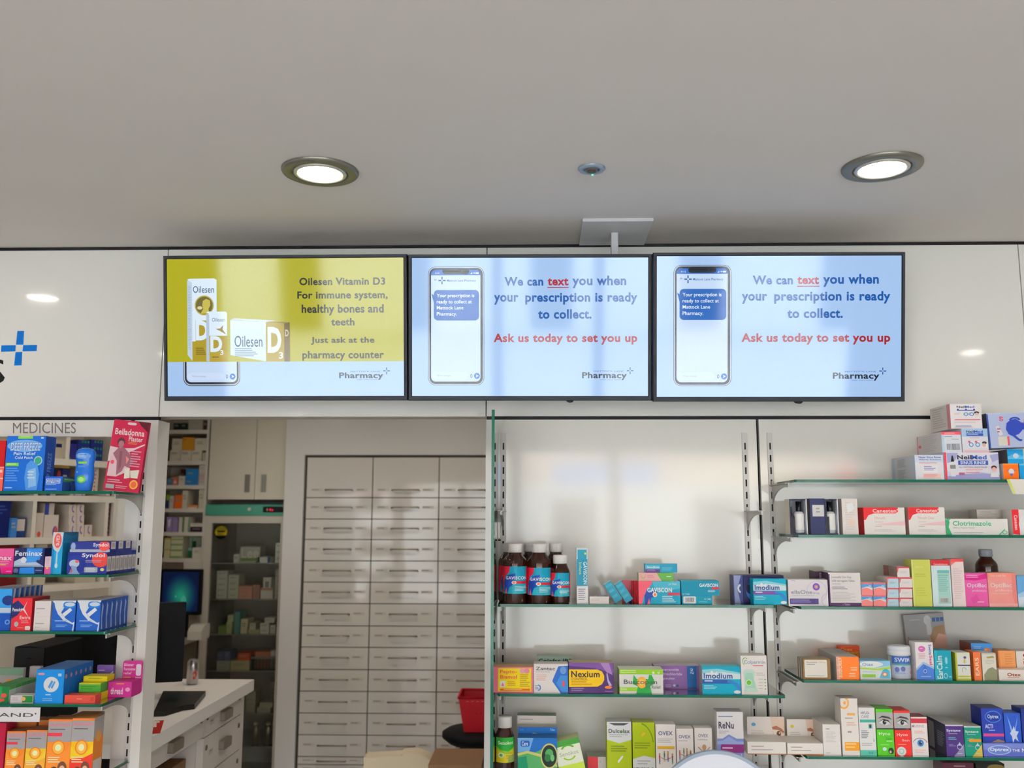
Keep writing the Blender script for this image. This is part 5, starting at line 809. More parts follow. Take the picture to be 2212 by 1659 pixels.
# L3
def row(sh, x0, x1, yt, n, d, dy, first, label, base, art, right, top, gap=.001, side=None):
    out = []
    for i in range(n):
        r = C(sh, x0, x1, yt, (first if i == 0 else label % ORD[i]), base, art if i == 0 else [], d=d, dy=dy+i*(d+gap), right=right, top=top, side=side, h=None if i == 0 else out[0]['h'])
        if i == 0: r['h'] = r['top']-SZ[sh]-.0003
        else: r['o'].location.x = (out[0]['x0']+out[0]['x1'])/2; r['o'].scale.x = (out[0]['x1']-out[0]['x0'])/(r['x1']-r['x0'])
        out.append(r)
    return out
row('L3', -45, 24, 1272, 6, .0255, .012, 'blue carton cut off by the frame, frontmost of its striped row', 'blue striped carton end, %s of the row behind the red carton', '2270c8', [('R', 0, 0, 100, 46, '3a9ae0'), ('E', 90, 28, 20, 12, '1c2f6c'), ('R', 60, 46, 100, 58, 'c8d4e8'), ('R', 0, 60, 100, 100, '1a4aa4'), ('D', 92, 80, 8, 6, .6, '7aa4dc')], [('R', 0, 0, 100, 100, '2a5cb0'), ('G', [(0, 0), (70, 0), (40, 50), (50, 100), (0, 100)], 'd4dae6'), ('G', [(0, 0), (30, 0), (14, 40), (20, 100), (0, 100)], '3a7ccc')], 'd8dcea')
PE = [('G', [(0, 18), (26, 6), (60, 26), (30, 52), (0, 64)], '222a60'), ('T', 'Panadol', 2, 30, 50, 41, 'e8e4ec', .9), ('G', [(56, 32), (76, 8), (62, 32), (86, 58), (58, 38), (40, 34)], 'f0dcdc'), ('T', 'Extra', 42, 54, 96, 65, 'ecc8c4', .8), ('L', 50, 69, 94, 80, 2, 'e48a8a'), ('E', 27, 80, 11, 8, 'b4b0b4'), ('RR', 72, 86, 99, 98, 6, 5, 'ecdcd8'), ('L', 30, 90, 66, 96, 1, 'e07a7a')]
row('L3', 25, 68.5, 1292.5, 3, .03, .011, 'red carton with white star and navy flash, at the front of its shelf', 'red carton, %s of three standing one behind another', 'cc2a34', PE, [], 'd8484c', side='a81c28')
lw = C('L3', 72, 108, 1332, 'plain white carton, lower of two stacked beside the red carton', 'e8e0de', [('L', 10, 46, 84, 62, 1, 'a8a4a6'), ('L', 10, 74, 40, 80, 1, 'bcb8b8')], d=.05, dy=.012)
C('L3', 74.5, 110, 1298.5, 'plain white carton, upper of two stacked beside the red carton', 'e8e0de', [('L', 10, 46, 84, 62, 1, 'a8a4a6'), ('L', 10, 76, 40, 82, 1, 'bcb8b8')], d=.05, dy=.012, z=lw['top'])
PB = [('R', 0, 0, 100, 100, '2058b0'), ('G', [(0, 0), (100, 0), (100, 6), (60, 10), (38, 40), (60, 60), (90, 74), (98, 70), (96, 100), (90, 100), (94, 80), (50, 66), (24, 44), (14, 14), (0, 4)], 'dfe4ee'), ('G', [(6, 4), (56, 4), (40, 22), (36, 40), (50, 56), (26, 46), (12, 24)], 'e6eaf2'), ('RR', 46, 4, 96, 26, 14, 8, '2a78c8'), ('E', 74, 13, 22, 7, 'd4dfee'), ('G', [(44, 44), (76, 24), (86, 32), (54, 54)], 'e8ecf4'), ('L', 14, 66, 80, 72, 1, 'a8c4e8'), ('L', 20, 80, 76, 90, 2, '7aa4dc')]
PR = [('R', 0, 0, 100, 100, '1c48a0'), ('G', [(30, 8), (60, 20), (40, 60), (60, 96), (30, 96), (20, 50)], '9ab4dc')]
row('L3', 112, 163, 1297.5, 3, .028, .012, 'blue and white tablet carton beside the two plain white ones', 'blue and white tablet carton, %s of three beside the plain white ones', '2058b0', PB, PR, 'd4d4d8')
row('L3', 165, 217, 1297, 6, .0275, .012, 'blue and white tablet carton, frontmost of the long row nearest the post', 'blue and white tablet carton, %s of the long row nearest the post', '2058b0', PB, PR, 'd4d4d8')

# L4
GT = [('R', 0, 0, 60, 100, '2a8a4a'), ('R', 60, 0, 100, 100, '1c6a34'), ('E', 20, 50, 26, 30, 'e07a2c'), ('E', 20, 50, 16, 18, 'f0d0a0'), ('E', 72, 56, 16, 14, 'cc4a44'), ('E', 62, 84, 16, 10, 'cc4a44')]
row('L4', -20, 20, 1483, 5, .028, .012, 'green carton with red fruit cut off by the frame', 'green edged pale carton, %s of the row behind the fruit carton', 'cfd4cc', GT, [('R', 0, 0, 100, 22, '4a9c4a'), ('R', 12, 24, 90, 96, 'c4cac2')], '4a9450')
C('L4', 22, 72, 1502.5, 'small white and green lozenge carton lying flat at the shelf edge', 'd4d0d0', [('R', 52, 6, 98, 94, '1f7a34'), ('L', 8, 30, 44, 74, 3, 'b08a90'), ('E', 58, 46, 9, 28, 'e0a060')], d=.035, dy=.011, top='d8d4d0')
tb = C('L4', -20, 50, 1443, 'pale tube with a green shoulder and orange spot lying behind the green cartons', 'b4b0ae', [('R', 0, 0, 100, 30, '7a9a80'), ('E', 60, 70, 18, 24, 'd89040'), ('L', 6, 60, 44, 80, 1, 'a04a40')], d=.012, dy=.165, name='ointment_tube', cat='tube')
C('L4', 62, 86, 1440, 'grey white carton behind the blue circle cartons', 'b8aeb0', [('L', 10, 60, 90, 74, 1, '9a6a70')], d=.015, dy=.165)
row('L4', 76.5, 138, 1446.5, 6, .0265, .012, 'bright blue carton with a white circle of two tablets', 'bright blue carton, %s of the row behind the white circle', '1c86d4', [('E', 55, 45, 27, 23, 'e2e4e8'), ('G', [(44, 52), (56, 32), (62, 36), (50, 58)], '4a94d0'), ('G', [(54, 54), (66, 34), (70, 38), (60, 58)], '4a94d0'), ('RR', 6, 10, 30, 17, 8, 3, 'c89aa8'), ('R', 78, 12, 90, 20, 'b8d4ec'), ('L', 38, 74, 66, 80, 1, 'd4e2f0'), ('L', 28, 86, 78, 96, 2, '7ab4e4')], [('E', 40, 22, 20, 7, 'c08aa0')], '3a7cc8', side='1a68b8')
C('L4', 139, 206, 1502, 'flat red carton lying at the shelf edge', 'cc4a3c', [('L', 40, 40, 66, 70, 1, 'dc8070'), ('R', 84, 20, 96, 70, 'b8382c')], d=.035, dy=.012, top='d0503f')
yb = C('L4', 172, 219, 1496, 'yellow carton lying flat behind the red one', 'e0cc1a', [('R', 0, 0, 70, 30, '5a9c2c'), ('B', 74, 30, 96, 60, '8a7c1a')], d=.045, dy=.06, side='d8c41a', top='8ab43a')
gb = C('L4', 170, 218, 1476, 'green carton lying on the yellow carton', '4a9a34', [('R', 0, 0, 100, 12, 'dcd43c'), ('L', 10, 30, 90, 80, 2, '3a8428')], d=.045, dy=.06, z=yb['top'], top='dcd02c')
C('L4', 180, 232, 1461, 'yellow carton on top of the green one', 'dcca20', [('L', 20, 30, 90, 60, 2, '6a7c1c')], d=.045, dy=.085, z=gb['top'], side='d0be18')
C('L4', 208, 244, 1437.5, 'purple and white packet behind the yellow carton', '7a5aa4', [('G', [(60, 40), (100, 20), (100, 100), (30, 100)], 'dcd8e0'), ('L', 8, 16, 50, 26, 1, 'c0a8d4')], d=.012, dy=.165)
X0, X1, z0, hh, Y = solve('L4', 233, 284, 1473, .10)
t = empty('counter_display', (X0, Y, z0+.0003), label='magenta display packet with a raised back card, beside the post', category='packet', group=GRP['L4'])
mg = mat('c02a84'); w_ = X1-X0
m = MB(); m.box(0, w_, 0, .06, 0, hh, mg); m.art([('T', 'thread', 12, 38, 64, 82, 'f0d4e4', 1), ('L', 34, 10, 70, 24, 1, 'e0a040'), ('E', 84, 50, 10, 14, 'e49ac4')], plane_fn((0, 0, 0), (1, 0, 0), (0, 0, 1), w_, hh)); m.build('tray', t)
_, _, _, h2, _ = solve('L4', 245, 288, 1427, .165)
m = MB(); m.prism(rrect(.012, 0, w_+.002, h2, .006), .061, .064, mg); m.art([('T', 'Blister', 6, 8, 56, 17, 'f0d0e4', .8), ('T', 'Feminine', 6, 21, 64, 30, 'f0d0e4', .8), ('T', 'relief', 6, 34, 46, 42, 'f0d0e4', .8), ('RR', 68, 10, 94, 46, 8, 6, 'f0e4ee'), ('L', 6, 50, 50, 56, 1, 'e0a040'), ('R', 66, 50, 96, 56, 'e4a8cc')], plane_fn((.012, .061, 0), (1, 0, 0), (0, 0, 1), w_-.01, h2)); m.build('back_card', t)
a = P(-40, 1526, 2.546); b_ = P(85.5, 1558, 2.546)
m = MB(); m.box(0, b_.x-a.x, -.001, .001, b_.z-a.z, 0, mat('e2dee0')); m.art([('T', "LAND'", 20, 38, 94, 66, '4a484c', .3)], plane_fn((0, -.001, b_.z-a.z), (1, 0, 0), (0, 0, 1), b_.x-a.x, a.z-b_.z))
m.build('price_strip', loc=(a.x, 2.546, SZ['L4']-.0085), label='white price strip hanging from the glass shelf edge', category='price card')

# L5 : child syrup cartons
def kid(c1, c2, red): return [('R', 0, 0, 100, 40, 'a4a0a0'), ('R', 0, 0, 100, 4, 'e07a3a'), ('T', 'NUROFEN', 6, 7, 92, 13, 'd87a84', .8), ('L', 10, 17, 78, 21, 1, '6a6668'), ('R', 0, 24, 60 if red else 0.5, 30, 'd03a4c'), ('G', [(0, 48), (20, 56), (50, 60), (80, 56), (100, 44), (100, 100), (0, 100)], c1), ('E', 48, 50, 28, 13, 'e0782a'), ('E', 48, 50, 23, 11, 'f0b040'), ('E', 48, 50, 13, 6, 'fbeeb8'), ('G', [(0, 70), (60, 68), (100, 60), (100, 100), (0, 100)], c2), ('L', 8, 66, 60, 78, 3, 'f6dcb0'), ('E', 36, 92, 17, 9, '5a3828'), ('E', 36, 95, 13, 8, 'd89a78'), ('E', 70, 86, 20, 12, '6a4430'), ('E', 70, 91, 14, 10, 'e0a884')]
C('L5', 12, 53, 1580, 'orange child syrup carton, shorter, cut by the lower edge beside the frame', 'e8842c', kid('ec8a34', 'ec8a34', 1), d=.05, dy=.014, top='7a4c2c')
C('L5', 54.5, 99, 1577.5, 'yellow and grey child syrup carton, shorter, with a picture of a fair child', 'e8b82c', kid('ecc43a', 'e8a43a', 0), d=.05, dy=.012, top='8a5230')
C('L5', 101, 153, 1554, 'orange child syrup carton, taller, with two children', 'e8842c', kid('ec8a34', 'ec8a34', 1), d=.055, dy=.013, top='c47a3a')
C('L5', 152.5, 201.5, 1552, 'yellow and red child syrup carton, taller, nearest the post', 'ecb41c', kid('ecc428', 'd83a2c', 0), d=.055, dy=.012, top='d08a3a', side='e0802c', right=[('R', 0, 0, 100, 36, 'a8a09c'), ('E', 50, 34, 28, 10, 'e09a4c'), ('R', 6, 74, 94, 100, 'd8d0cc')])
C('L5', 153, 203, 1545, 'grey and orange carton standing behind the yellow and red syrup carton', 'e08434', [], d=.055, dy=.075, top='c8803c', side='e0802c', right=[('R', 0, 0, 100, 38, '8a8284'), ('L', 20, 18, 90, 30, 1, 'cc6a6c'), ('R', 4, 66, 96, 84, 'd8d0cc'), ('R', 4, 80, 96, 96, 'cc4a40')])
C('L5', -30, 10, 1562, 'crimson carton cut off by the frame on the child syrup shelf', 'a81c3a', [('L', 40, 66, 96, 92, 4, 'e07a84')], d=.05, dy=.02)
for i in range(2):
    C('L5', 30+i*50, 76+i*50, 1556, 'orange topped carton behind the syrup cartons, %s from the frame' % ORD[i], 'b86a34', [], d=.05, dy=.085, top='8a5a34')
# ------------------------------------------------------------------ dispensary
CREAM = mat('e2dacc', .4, gain=1.0); GLOSSW = mat('e8e2d8', .08, gain=1.0, coat=.6)
HAND = mat('9a8f80', .3, .8, gain=1.0); DARK = mat('0f0f11', .65, gain=1.0, spec=.15)
# drawer cabinet
ys = [988, 1075, 1121, 1165, 1211, 1257, 1303, 1351, 1397, 1445, 1492, 1539, 1586, 1633, 1650, 1667, 1684]
zs = [P(655, y, DY).z for y in ys]
t = empty('drawer_cabinet', (DL, DY, 0), label='tall white cabinet of many shallow drawers in the dispensary beyond the doorway', category='drawer cabinet')
c = MB(); c.box(-.012, 3*CW+.012, .006, .5, 0, zs[-1], DARK); c.box(-.012, 3*CW+.012, .006, .5, zs[-1], zs[0]+.012, mat('4a463f', .5, gain=1.0)); c.build('carcass', t)
def drawer(i, r):
    a, b = i*CW+.003, (i+1)*CW-.003; z0, z1 = zs[r+1]+.0025, zs[r]-.0025; w = b-a; h = z1-z0
    d = MB(); d.box(-w/2, w/2, -.012, .006, 0, h, GLOSSW)
    hz = .042 if r == 0 else h*.55
    k = 2.0 if h > .06 else 1.1
    for s in (-1, 1):
        cx = s*w*.345
        d.art([('R', 0, 0, 100, 100, 'd8d0c4'), ('L', 6, 30, 94, 80, 1, '8a8278')], plane_fn((cx-.033, -.0122, hz-.008*k/2), (1, 0, 0), (0, 0, 1), .066, .008*k), rough=.3)
    o = d.build('drawer', t, loc=((a+b)/2, 0, z0))
    hd = MB(); L = .078
    hd.tube([(-L, -.012, hz-.004), (-L, -.034, hz), (-L+.004, -.038, hz), (L-.004, -.038, hz), (L, -.034, hz), (L, -.012, hz-.004)], .0042, HAND, 7)
    hd.build('handle', o)
for i in range(3):
    for r in range(len(ys)-1): drawer(i, r)
# fridge
FYY = 5.45
fl, fr_ = P(444, 1100, FYY).x+.005, -1.478
ft = P(540, 1090, FYY).z; fh0 = P(540, 1114, FYY).z; gt = P(540, 1130, FYY).z
gl, gr = P(457, 1200, FYY).x, -1.50
t = empty('glass_door_fridge', (0, FYY, 0), label='tall medicine fridge with a glass door and green header panel', category='fridge')
fw = mat('d0c8b8', .35, gain=1.0); inn = mat('c4c0b4', .5, gain=1.0)
b = MB(); b.box(fl, fl+.03, .02, .50, .06, ft, fw, right=inn); b.box(fr_-.02, fr_, .02, .50, .06, ft, fw, left=inn); b.box(fl+.03, fr_-.02, .48, .50, .06, ft, inn); b.box(fl+.03, fr_-.02, .02, .48, fh0, ft, fw, bottom=inn); b.box(fl+.03, fr_-.02, .02, .48, .06, .12, fw, top=inn)
b.build('cabinet_body', t)
hp = MB(); gm = mat('4f9a80', .3, gain=1.0); hp.box(fl, fr_, -.012, .02, fh0, ft, gm)
d0, d1 = P(569, 1100, FYY).x, P(640, 1100, FYY).x
fz = lambda y: P(540, y, FYY).z
hp.art([('RR', 0, 0, 100, 100, 4, 12, '0c0b0b')], plane_fn((d0, -.0122, fz(1107)), (1, 0, 0), (0, 0, 1), d1-d0, fz(1094)-fz(1107)))
hp = hp.build('header_panel', t)
q = MB(); q.lathe([(.010, 0), (.010, .004), (.008, .006), (.0001, .006)], mat('e2ddd0'), n=24); q.build('badge', hp, loc=(P(540, 1100, FYY).x, -.012, fz(1100)), rot=(PI/2, 0, 0))
q = MB(); q.art([('T', '0', 2, 10, 18, 90, 'b8a070'), ('T', '4', 34, 0, 60, 100, 'ff2a3a', .6), ('E', 78, 60, 9, 30, 'ff2a3a')], plane_fn((P(577, 1100, FYY).x, -.0126, fz(1104)), (1, 0, 0), (0, 0, 1), .045, fz(1098)-fz(1104)), emit=1.2); q.build('digital_readout', hp)
dr = MB()
for bx in ((fl, gl, .06, fh0-.002), (gr, fr_, .06, fh0-.002), (gl, gr, gt, fh0-.002), (gl, gr, .06, .14)): dr.box(bx[0], bx[1], -.016, .012, bx[2], bx[3], fw)
dr = dr.build('door', t)
MB().box(gl, gr, -.006, -.002, .14, gt, GLASS_DOOR).build('glass_pane', dr)
st = MB(); cx = P(477.5, 1150, FYY-.008); st.face([(cx.x+.041*math.cos(u), -.0066, cx.z+.041*math.sin(u)) for u in [2*PI*i/36 for i in range(36)]], mat('1a1810'))
st.art([('E', 50, 48, 45, 42, 'b8a020'), ('E', 50, 30, 38, 20, '8a7a1c'), ('R', 22, 38, 78, 50, '2a2610'), ('L', 22, 56, 78, 72, 2, '4a4210'), ('G', [(10, 72), (90, 72), (70, 94), (30, 94)], '14120c')], plane_fn((cx.x-.041, -.0066, cx.z-.041), (1, 0, 0), (0, 0, 1), .082, .082)); st.build('warning_sticker', dr)
FS = [1216, 1293.5, 1369.5, 1448.5, 1540, 1612]
FIN = FYY+.05
wr = mat('b4b0a4', .4, .3, gain=1.0)
for y in FS:
    z = P(540, y, FIN).z; m = MB(); m.prism([(fl+.032, .045), (fr_-.022, .045), (fr_-.022, .475), (fl+.032, .475)], z-.006, z, GLASS, axis='z', side=wr); m.build('shelf', t)
def FC(s, x0, x1, yt, label, col, dy=.02, d=.12, z=None, cat='carton', art=(), name='medicine_carton'):
    Y = FIN+dy; zb = P(540, FS[s], FIN).z+.0003 if z is None else z
    a = max(P(x0, FS[s], Y).x, fl+.035); b = min(P(x1, FS[s], Y).x, fr_-.026); h = P((x0+x1)/2, yt, Y).z-zb
    m = MB(); w = b-a-.001; m.box(-w/2, w/2, -d/2, d/2, 0, h, mat(col, gain=1.4))
    m.art(art or [('L', 14, 30, 80, 60, 2, 'a8a294')], plane_fn((-w/2, -d/2, 0), (1, 0, 0), (0, 0, 1), w, h))
    m.build(name, loc=((a+b)/2, Y+d/2, zb), label=label, category=cat, group='medicines in the fridge')
    return zb+h+.0003
FRW = 'd4d0c2'
FC(0, 517, 561, 1181, 'white carton with raised pale lettering and a green foot, behind the glass door', 'a8a89c', art=[('T', 'Lee', 6, 8, 94, 70, 'e8e6d4', 1), ('R', 6, 72, 92, 90, '7a9a4a')])
FC(0, 504, 516, 1197, 'low pale carton beside the pale lettering in the fridge', FRW)
FC(0, 552, 584, 1203, 'white carton with blue ends on the top fridge shelf', FRW, art=[('R', 0, 0, 14, 100, '4a6a94'), ('R', 80, 0, 100, 100, '3a5484')])
z = None
for i, y in enumerate((1200, 1187, 1173)):
    z = FC(0, 594, 611, y, 'white carton on the top fridge shelf, %s of the stack by the door hinge side' % ('bottom', 'middle', 'top')[i] if True else '', FRW, z=z)
z = None
for i in range(5): z = FC(1, 466, 490, 1282-i*12.2, 'pale flat fridge carton, %s from the bottom, stack beside the door frame' % ORD[i], 'd8d2be', z=z)
z = None
for i in range(4): z = FC(1, 491.5, 514, 1281-i*13, 'pale green flat carton in the fridge, %s from the bottom of the second stack' % ORD[i], 'c4c8b0', z=z)
z = None
for i in range(3): z = FC(1, 515, 544, 1285-i*9.5, 'coral flat carton in the fridge, %s from the bottom of its stack' % ORD[i], 'c88a74', z=z)
FC(1, 545.5, 561, 1263, 'dusty pink carton standing beside the coral stack in the fridge', 'a8766c')
z = FC(1, 562, 589, 1270, 'orange edged white carton in the fridge, under a small brown bottle carton', 'd8c8b8', art=[('R', 0, 0, 100, 24, 'd09a80')])
FC(1, 567, 584, 1247, 'small pale carton with a dark bottle picture in the fridge', 'd4ccc0', z=z, art=[('R', 30, 40, 46, 96, '3a2a24'), ('R', 56, 40, 70, 96, '3a2a24')])
z = None
for i in range(6): z = FC(1, 593, 611, 1283-i*10.5, 'grey white flat fridge carton, %s from the bottom, stack by the hinge' % ORD[i], 'b4b0a4', z=z)
z = FC(2, 471, 487, 1352, 'green carton low on the third fridge shelf', '8aa45a')
z = FC(2, 488, 500, 1343, 'lime pale carton in the fridge, under another by the green one', 'a8b078'); FC(2, 490, 503, 1329, 'lime pale carton on top of another in the fridge', 'b0b684', z=z)
z = None
for i in range(4): z = FC(2, 505, 517, 1357-i*12, 'slim teal carton in the fridge, %s from the bottom of its tall stack' % ORD[i], '5a9a94', z=z)
FC(2, 519, 534, 1337, 'standing cream carton on the third fridge shelf', 'c8c09c')
z = FC(2, 536, 560, 1360, 'flat olive carton in the fridge beside the standing cream one', 'a8a878')
FC(2, 538, 552, 1345, 'small pale carton on the flat olive one in the fridge', 'b8b49c', z=z)
z = None
for i in range(2): z = FC(2, 561, 581, 1358-i*12.5, 'white flat carton in the fridge, %s of the pile under one more' % ('bottom', 'middle')[i], 'c8c4b4', z=z)
FC(2, 570, 592, 1334, 'white flat carton topmost of the pile on the third fridge shelf', 'c8c4b4', z=z)
FC(2, 583, 595, 1350, 'white square carton beside the pile on the third fridge shelf', 'bcb8ac'); FC(2, 596.5, 609, 1343, 'white carton at the hinge side of the third fridge shelf', 'b8b4a8')
z = None
for i in range(2): z = FC(3, 467, 496, 1438-i*10.5, 'flat grey green carton in the fridge, %s of two under the blue ones' % ('lower', 'upper')[i], 'a4aa98', z=z)
for i in range(2): FC(3, 467+i*15, 481+i*15, 1407, 'grey blue carton on the fourth fridge shelf, %s of two' % ORD[i], '64708c', z=z)
z = FC(3, 497, 538, 1427, 'wide cream carton on the fourth fridge shelf', 'b4ac7c')
FC(3, 512, 539, 1411, 'bright red orange carton on the wide cream one in the fridge', 'c0502c', z=z)
x0, x1 = P(541, 1440, FIN+.02).x, P(604, 1440, FIN+.02).x; zb = P(540, FS[3], FIN).z+.0004; hb = P(575, 1420, FIN).z-zb
tb = empty('storage_basket', (x0, FIN+.02, zb), label='dark slatted basket of cartons on the fourth fridge shelf', category='basket')
b = MB(); dk = mat('2a2a2e', .5); W_ = x1-x0; b.box(0, W_, 0, .2, 0, .004, dk); b.box(0, W_, 0, .006, hb-.012, hb, mat('9a9488')); b.box(0, W_, .194, .2, .004, hb, dk); b.box(0, .005, .006, .194, .004, hb, dk); b.box(W_-.005, W_, .006, .194, .004, hb, dk)
for i in range(17): b.box(W_*i/17, W_*i/17+.005, 0, .005, .004, hb-.012, dk if i % 2 else mat('5a5850', .5))
b.build('slatted_box', tb)
FC(3, 549, 582, 1408, 'orange and white carton in the dark fridge basket', 'b87050', dy=.04, d=.1, z=zb+.005); FC(3, 583, 600, 1405, 'white carton with a grey cap in the dark fridge basket', 'b8b4a8', dy=.04, d=.1, z=zb+.005)
z = None
for i in range(4): z = FC(4, 530, 551, 1530-i*12, 'pale flat fridge carton, %s from the bottom, pile just past the counter' % ORD[i], 'a8a48c', z=z)
z = FC(4, 554, 584, 1528, 'flat cream carton on the fifth fridge shelf', 'a8a48c'); FC(4, 560, 588, 1517, 'flat cream carton lying on another on the fifth fridge shelf', 'aca890', z=z)
FC(4, 592, 606, 1515, 'standing cream carton at the hinge side of the fifth fridge shelf', 'a8a48c'); FC(4, 580, 605, 1472, 'flat carton high on the fifth fridge shelf', 'a09c88', dy=.2)
for i, x in enumerate((552, 578, 596)):
    zb = P(540, FS[5], FIN).z+.0004; a = P(x, 1600, FIN+.06)
    tt = empty('spray_can', (min(a.x, fr_-.045), FIN+.06, zb), label='silvery can standing on the lowest fridge shelf, %s of three' % ORD[i], category='can', group='silvery cans in the fridge')
    MB().lathe([(.0001, 0), (.020, 0), (.020, .095), (.014, .104), (.0001, .104)], mat('9a907c', .3, .5, gain=1.0), n=20).build('can_body', tt)
    MB().lathe([(.0145, .104), (.0145, .118), (.010, .122), (.0001, .122)], mat('c4bca4'), n=16).build('cap', tt)
WZ = P(420, 1386, 5.1).z
# cupboard above the fridge
t = empty('wall_cupboard', (0, FYY, 0), label='cream two door cupboard above the fridge', category='cupboard')
cb = P(540, 1079, FYY).z; cl = P(454, 1000, FYY).x; cm = P(553.5, 1000, FYY).x; cr = -1.478
MB().box(cl, cr, .012, .45, cb, CZ-.002, CREAM).build('carcass', t)
for a, b, hx in ((cl, cm-.002, 533), (cm+.002, cr, 568.5)):
    d = MB().box(a, b, -.010, .010, cb, CZ-.004, mat('e6dcc8', .18, gain=1.0, coat=.2)).build('door', t)
    h0 = P(hx, 1063, FYY-.02); h1 = P(hx, 1025, FYY-.02)
    h = MB(); h.prism(rrect(h0.x-.014, h0.z, h0.x+.014, h1.z, .003), -.022, -.012, mat('8f8a80', .3, .5, gain=1.0)); h.box(h0.x-.008, h0.x+.008, -.012, -.010, h0.z+.01, h1.z-.01, DARK); h.build('handle', d)
# open shelving beside the cupboard
t = empty('open_shelving', (0, FYY, 0), label='narrow cream open shelving full of cartons beside the cupboard', category='shelving')
sl, sr = P(322, 1000, FYY).x, P(449, 1000, FYY).x-.0
yb_ = [931.5, 999, 1051, 1101.5, 1152.5, 1209]
s = MB(); s.box(sr-.014, sr, 0, .3, WZ+.001, CZ-.003, CREAM); s.box(sl, sl+.018, 0, .3, WZ+.001, CZ-.003, CREAM); s.box(sl+.018, sr-.014, .29, .3, WZ+.001, CZ-.003, CREAM); s.build('carcass', t)
OZ = []
for y in yb_:
    z = P(400, y-3, FYY).z; OZ.append(z); MB().box(sl+.018, sr-.014, 0, .29, z-.022, z, CREAM).build('shelf', t)
def OC(s_, x0, x1, yt, label, col, art=(), z=None, dy=.012, d=.1):
    Y = FYY+dy; zb = OZ[s_]+.0003 if z is None else z; a = P(x0, yb_[s_], Y).x; b = min(P(x1, yb_[s_], Y).x, sr-.016); h = P((x0+x1)/2, yt, Y).z-zb; w = b-a-.001
    if s_: h = min(h, OZ[s_-1]-.0235-zb)
    m = MB(); m.box(-w/2, w/2, -d/2, d/2, 0, h, mat(col)); m.art(art or [('L', 16, 26, 82, 56, 2, 'a49a8c')], plane_fn((-w/2, -d/2, 0), (1, 0, 0), (0, 0, 1), w, h))
    m.build('medicine_carton', loc=((a+b)/2, Y+d/2, zb), label=label, category='carton', group='cartons on the open shelving'); return zb+h+.0003
OC(0, 374, 389, 914, 'dark green carton on the top open shelf, first of two', '1a2a24'); OC(0, 390, 404, 914, 'dark green carton on the top open shelf, second of two', '1c2c26'); OC(0, 406, 437, 905, 'pale carton on the top open shelf', 'b4ac98'); OC(0, 438, 449, 908, 'brown carton at the end of the top open shelf', '4a3c30')
zz = [OC(1, x, x+22.5, 973, 'cream carton on the second open shelf, lower row, %s from the post' % ORD[i], 'ddd2bc', art=[('L', 10, 18, 84, 40, 2, '7a7068'), ('E', 84, 84, 5, 5, '8a8070')]) for i, x in enumerate((366, 389.5, 413))]
OC(1, 437, 449, 978, 'pale carton at the end of the second open shelf, lower row', 'c8bca6')
OC(1, 369.5, 391, 948, 'cream carton on the second open shelf, upper row beside the orange one', 'ddd2bc', z=zz[0]); OC(1, 391.5, 417.5, 945, 'amber orange carton on the second open shelf', 'd8942a', z=zz[1], art=[('L', 8, 14, 40, 30, 1, 'a8701c')]); OC(1, 418.5, 444, 947, 'cream carton on the second open shelf, upper row, beyond the orange one', 'ddd2bc', z=zz[2])
OC(2, 361, 371, 1033, 'small blue carton on the third open shelf', '5a84a8'); OC(2, 371.5, 384, 1030, 'small coral carton on the third open shelf', 'c87058', art=[('G', [(20, 80), (50, 30), (80, 80)], 'e0d0c4')]); OC(2, 385, 399, 1028, 'cream carton between coral and blue ones on the third open shelf', 'd8cdb8'); OC(2, 388, 400, 1014, 'dark red carton at the back of the third open shelf', '6a2c24', dy=.13)
z = OC(2, 399.5, 426.5, 1030, 'blue flat carton, lower of two on the third open shelf', '2a78b8', art=[('L', 10, 50, 60, 74, 1, 'b8a870')]); OC(2, 400, 426.5, 1013, 'blue flat carton, upper of two on the third open shelf', '2a80c0', z=z, art=[('L', 16, 50, 66, 74, 1, 'b8a870')])
z = OC(2, 428, 449, 1037, 'cream flat carton, lowest at the end of the third open shelf', 'cfc4b4'); z = OC(2, 428, 449, 1022, 'pink flat carton in the middle of its stack on the third open shelf', 'd0b4b0', z=z); OC(2, 428, 449, 1004, 'cream carton on the pink flat one, third open shelf', 'd4cab4', z=z)
OC(3, 358, 364, 1069, 'slim lime and blue carton on the fourth open shelf', '8ab42c', art=[('R', 0, 40, 100, 100, '3a3a7a')]); OC(3, 365, 374, 1071, 'slim pale pink carton on the fourth open shelf', 'd8c8c4'); OC(3, 376, 392, 1069, 'bright orange carton on the fourth open shelf', 'ee6a1c'); OC(3, 392.5, 404, 1060, 'tall cream carton on the fourth open shelf', 'd8d0bc')
z = OC(3, 404.5, 426, 1091, 'flat orange and white carton on the fourth open shelf', 'e0d4c4', art=[('R', 0, 0, 100, 60, 'e0884c')]); OC(3, 428, 441, 1052, 'tall cream carton at the end of the fourth open shelf', 'd4caae'); OC(3, 441.5, 447, 1053, 'tall brown orange carton at the end of the fourth open shelf', 'b86a1c')
LV = [('G', [(20, 20), (70, 10), (60, 60), (30, 70)], 'e8e0ec')]
OC(4, 359, 371, 1117, 'lavender carton with a white patch on the fifth open shelf, first', 'a88cc0', LV); OC(4, 371.5, 383, 1118, 'lavender carton on the fifth open shelf, second', 'a48cc0'); z = OC(4, 385, 396, 1117, 'cream carton with a green edge, first on the fifth open shelf', 'd8d2c0', [('R', 70, 0, 100, 100, '5a8a54')]); OC(4, 397, 408, 1117, 'cream carton with a green edge, second on the fifth open shelf', 'd8d2c0', [('R', 76, 0, 100, 100, '5a9a70')])
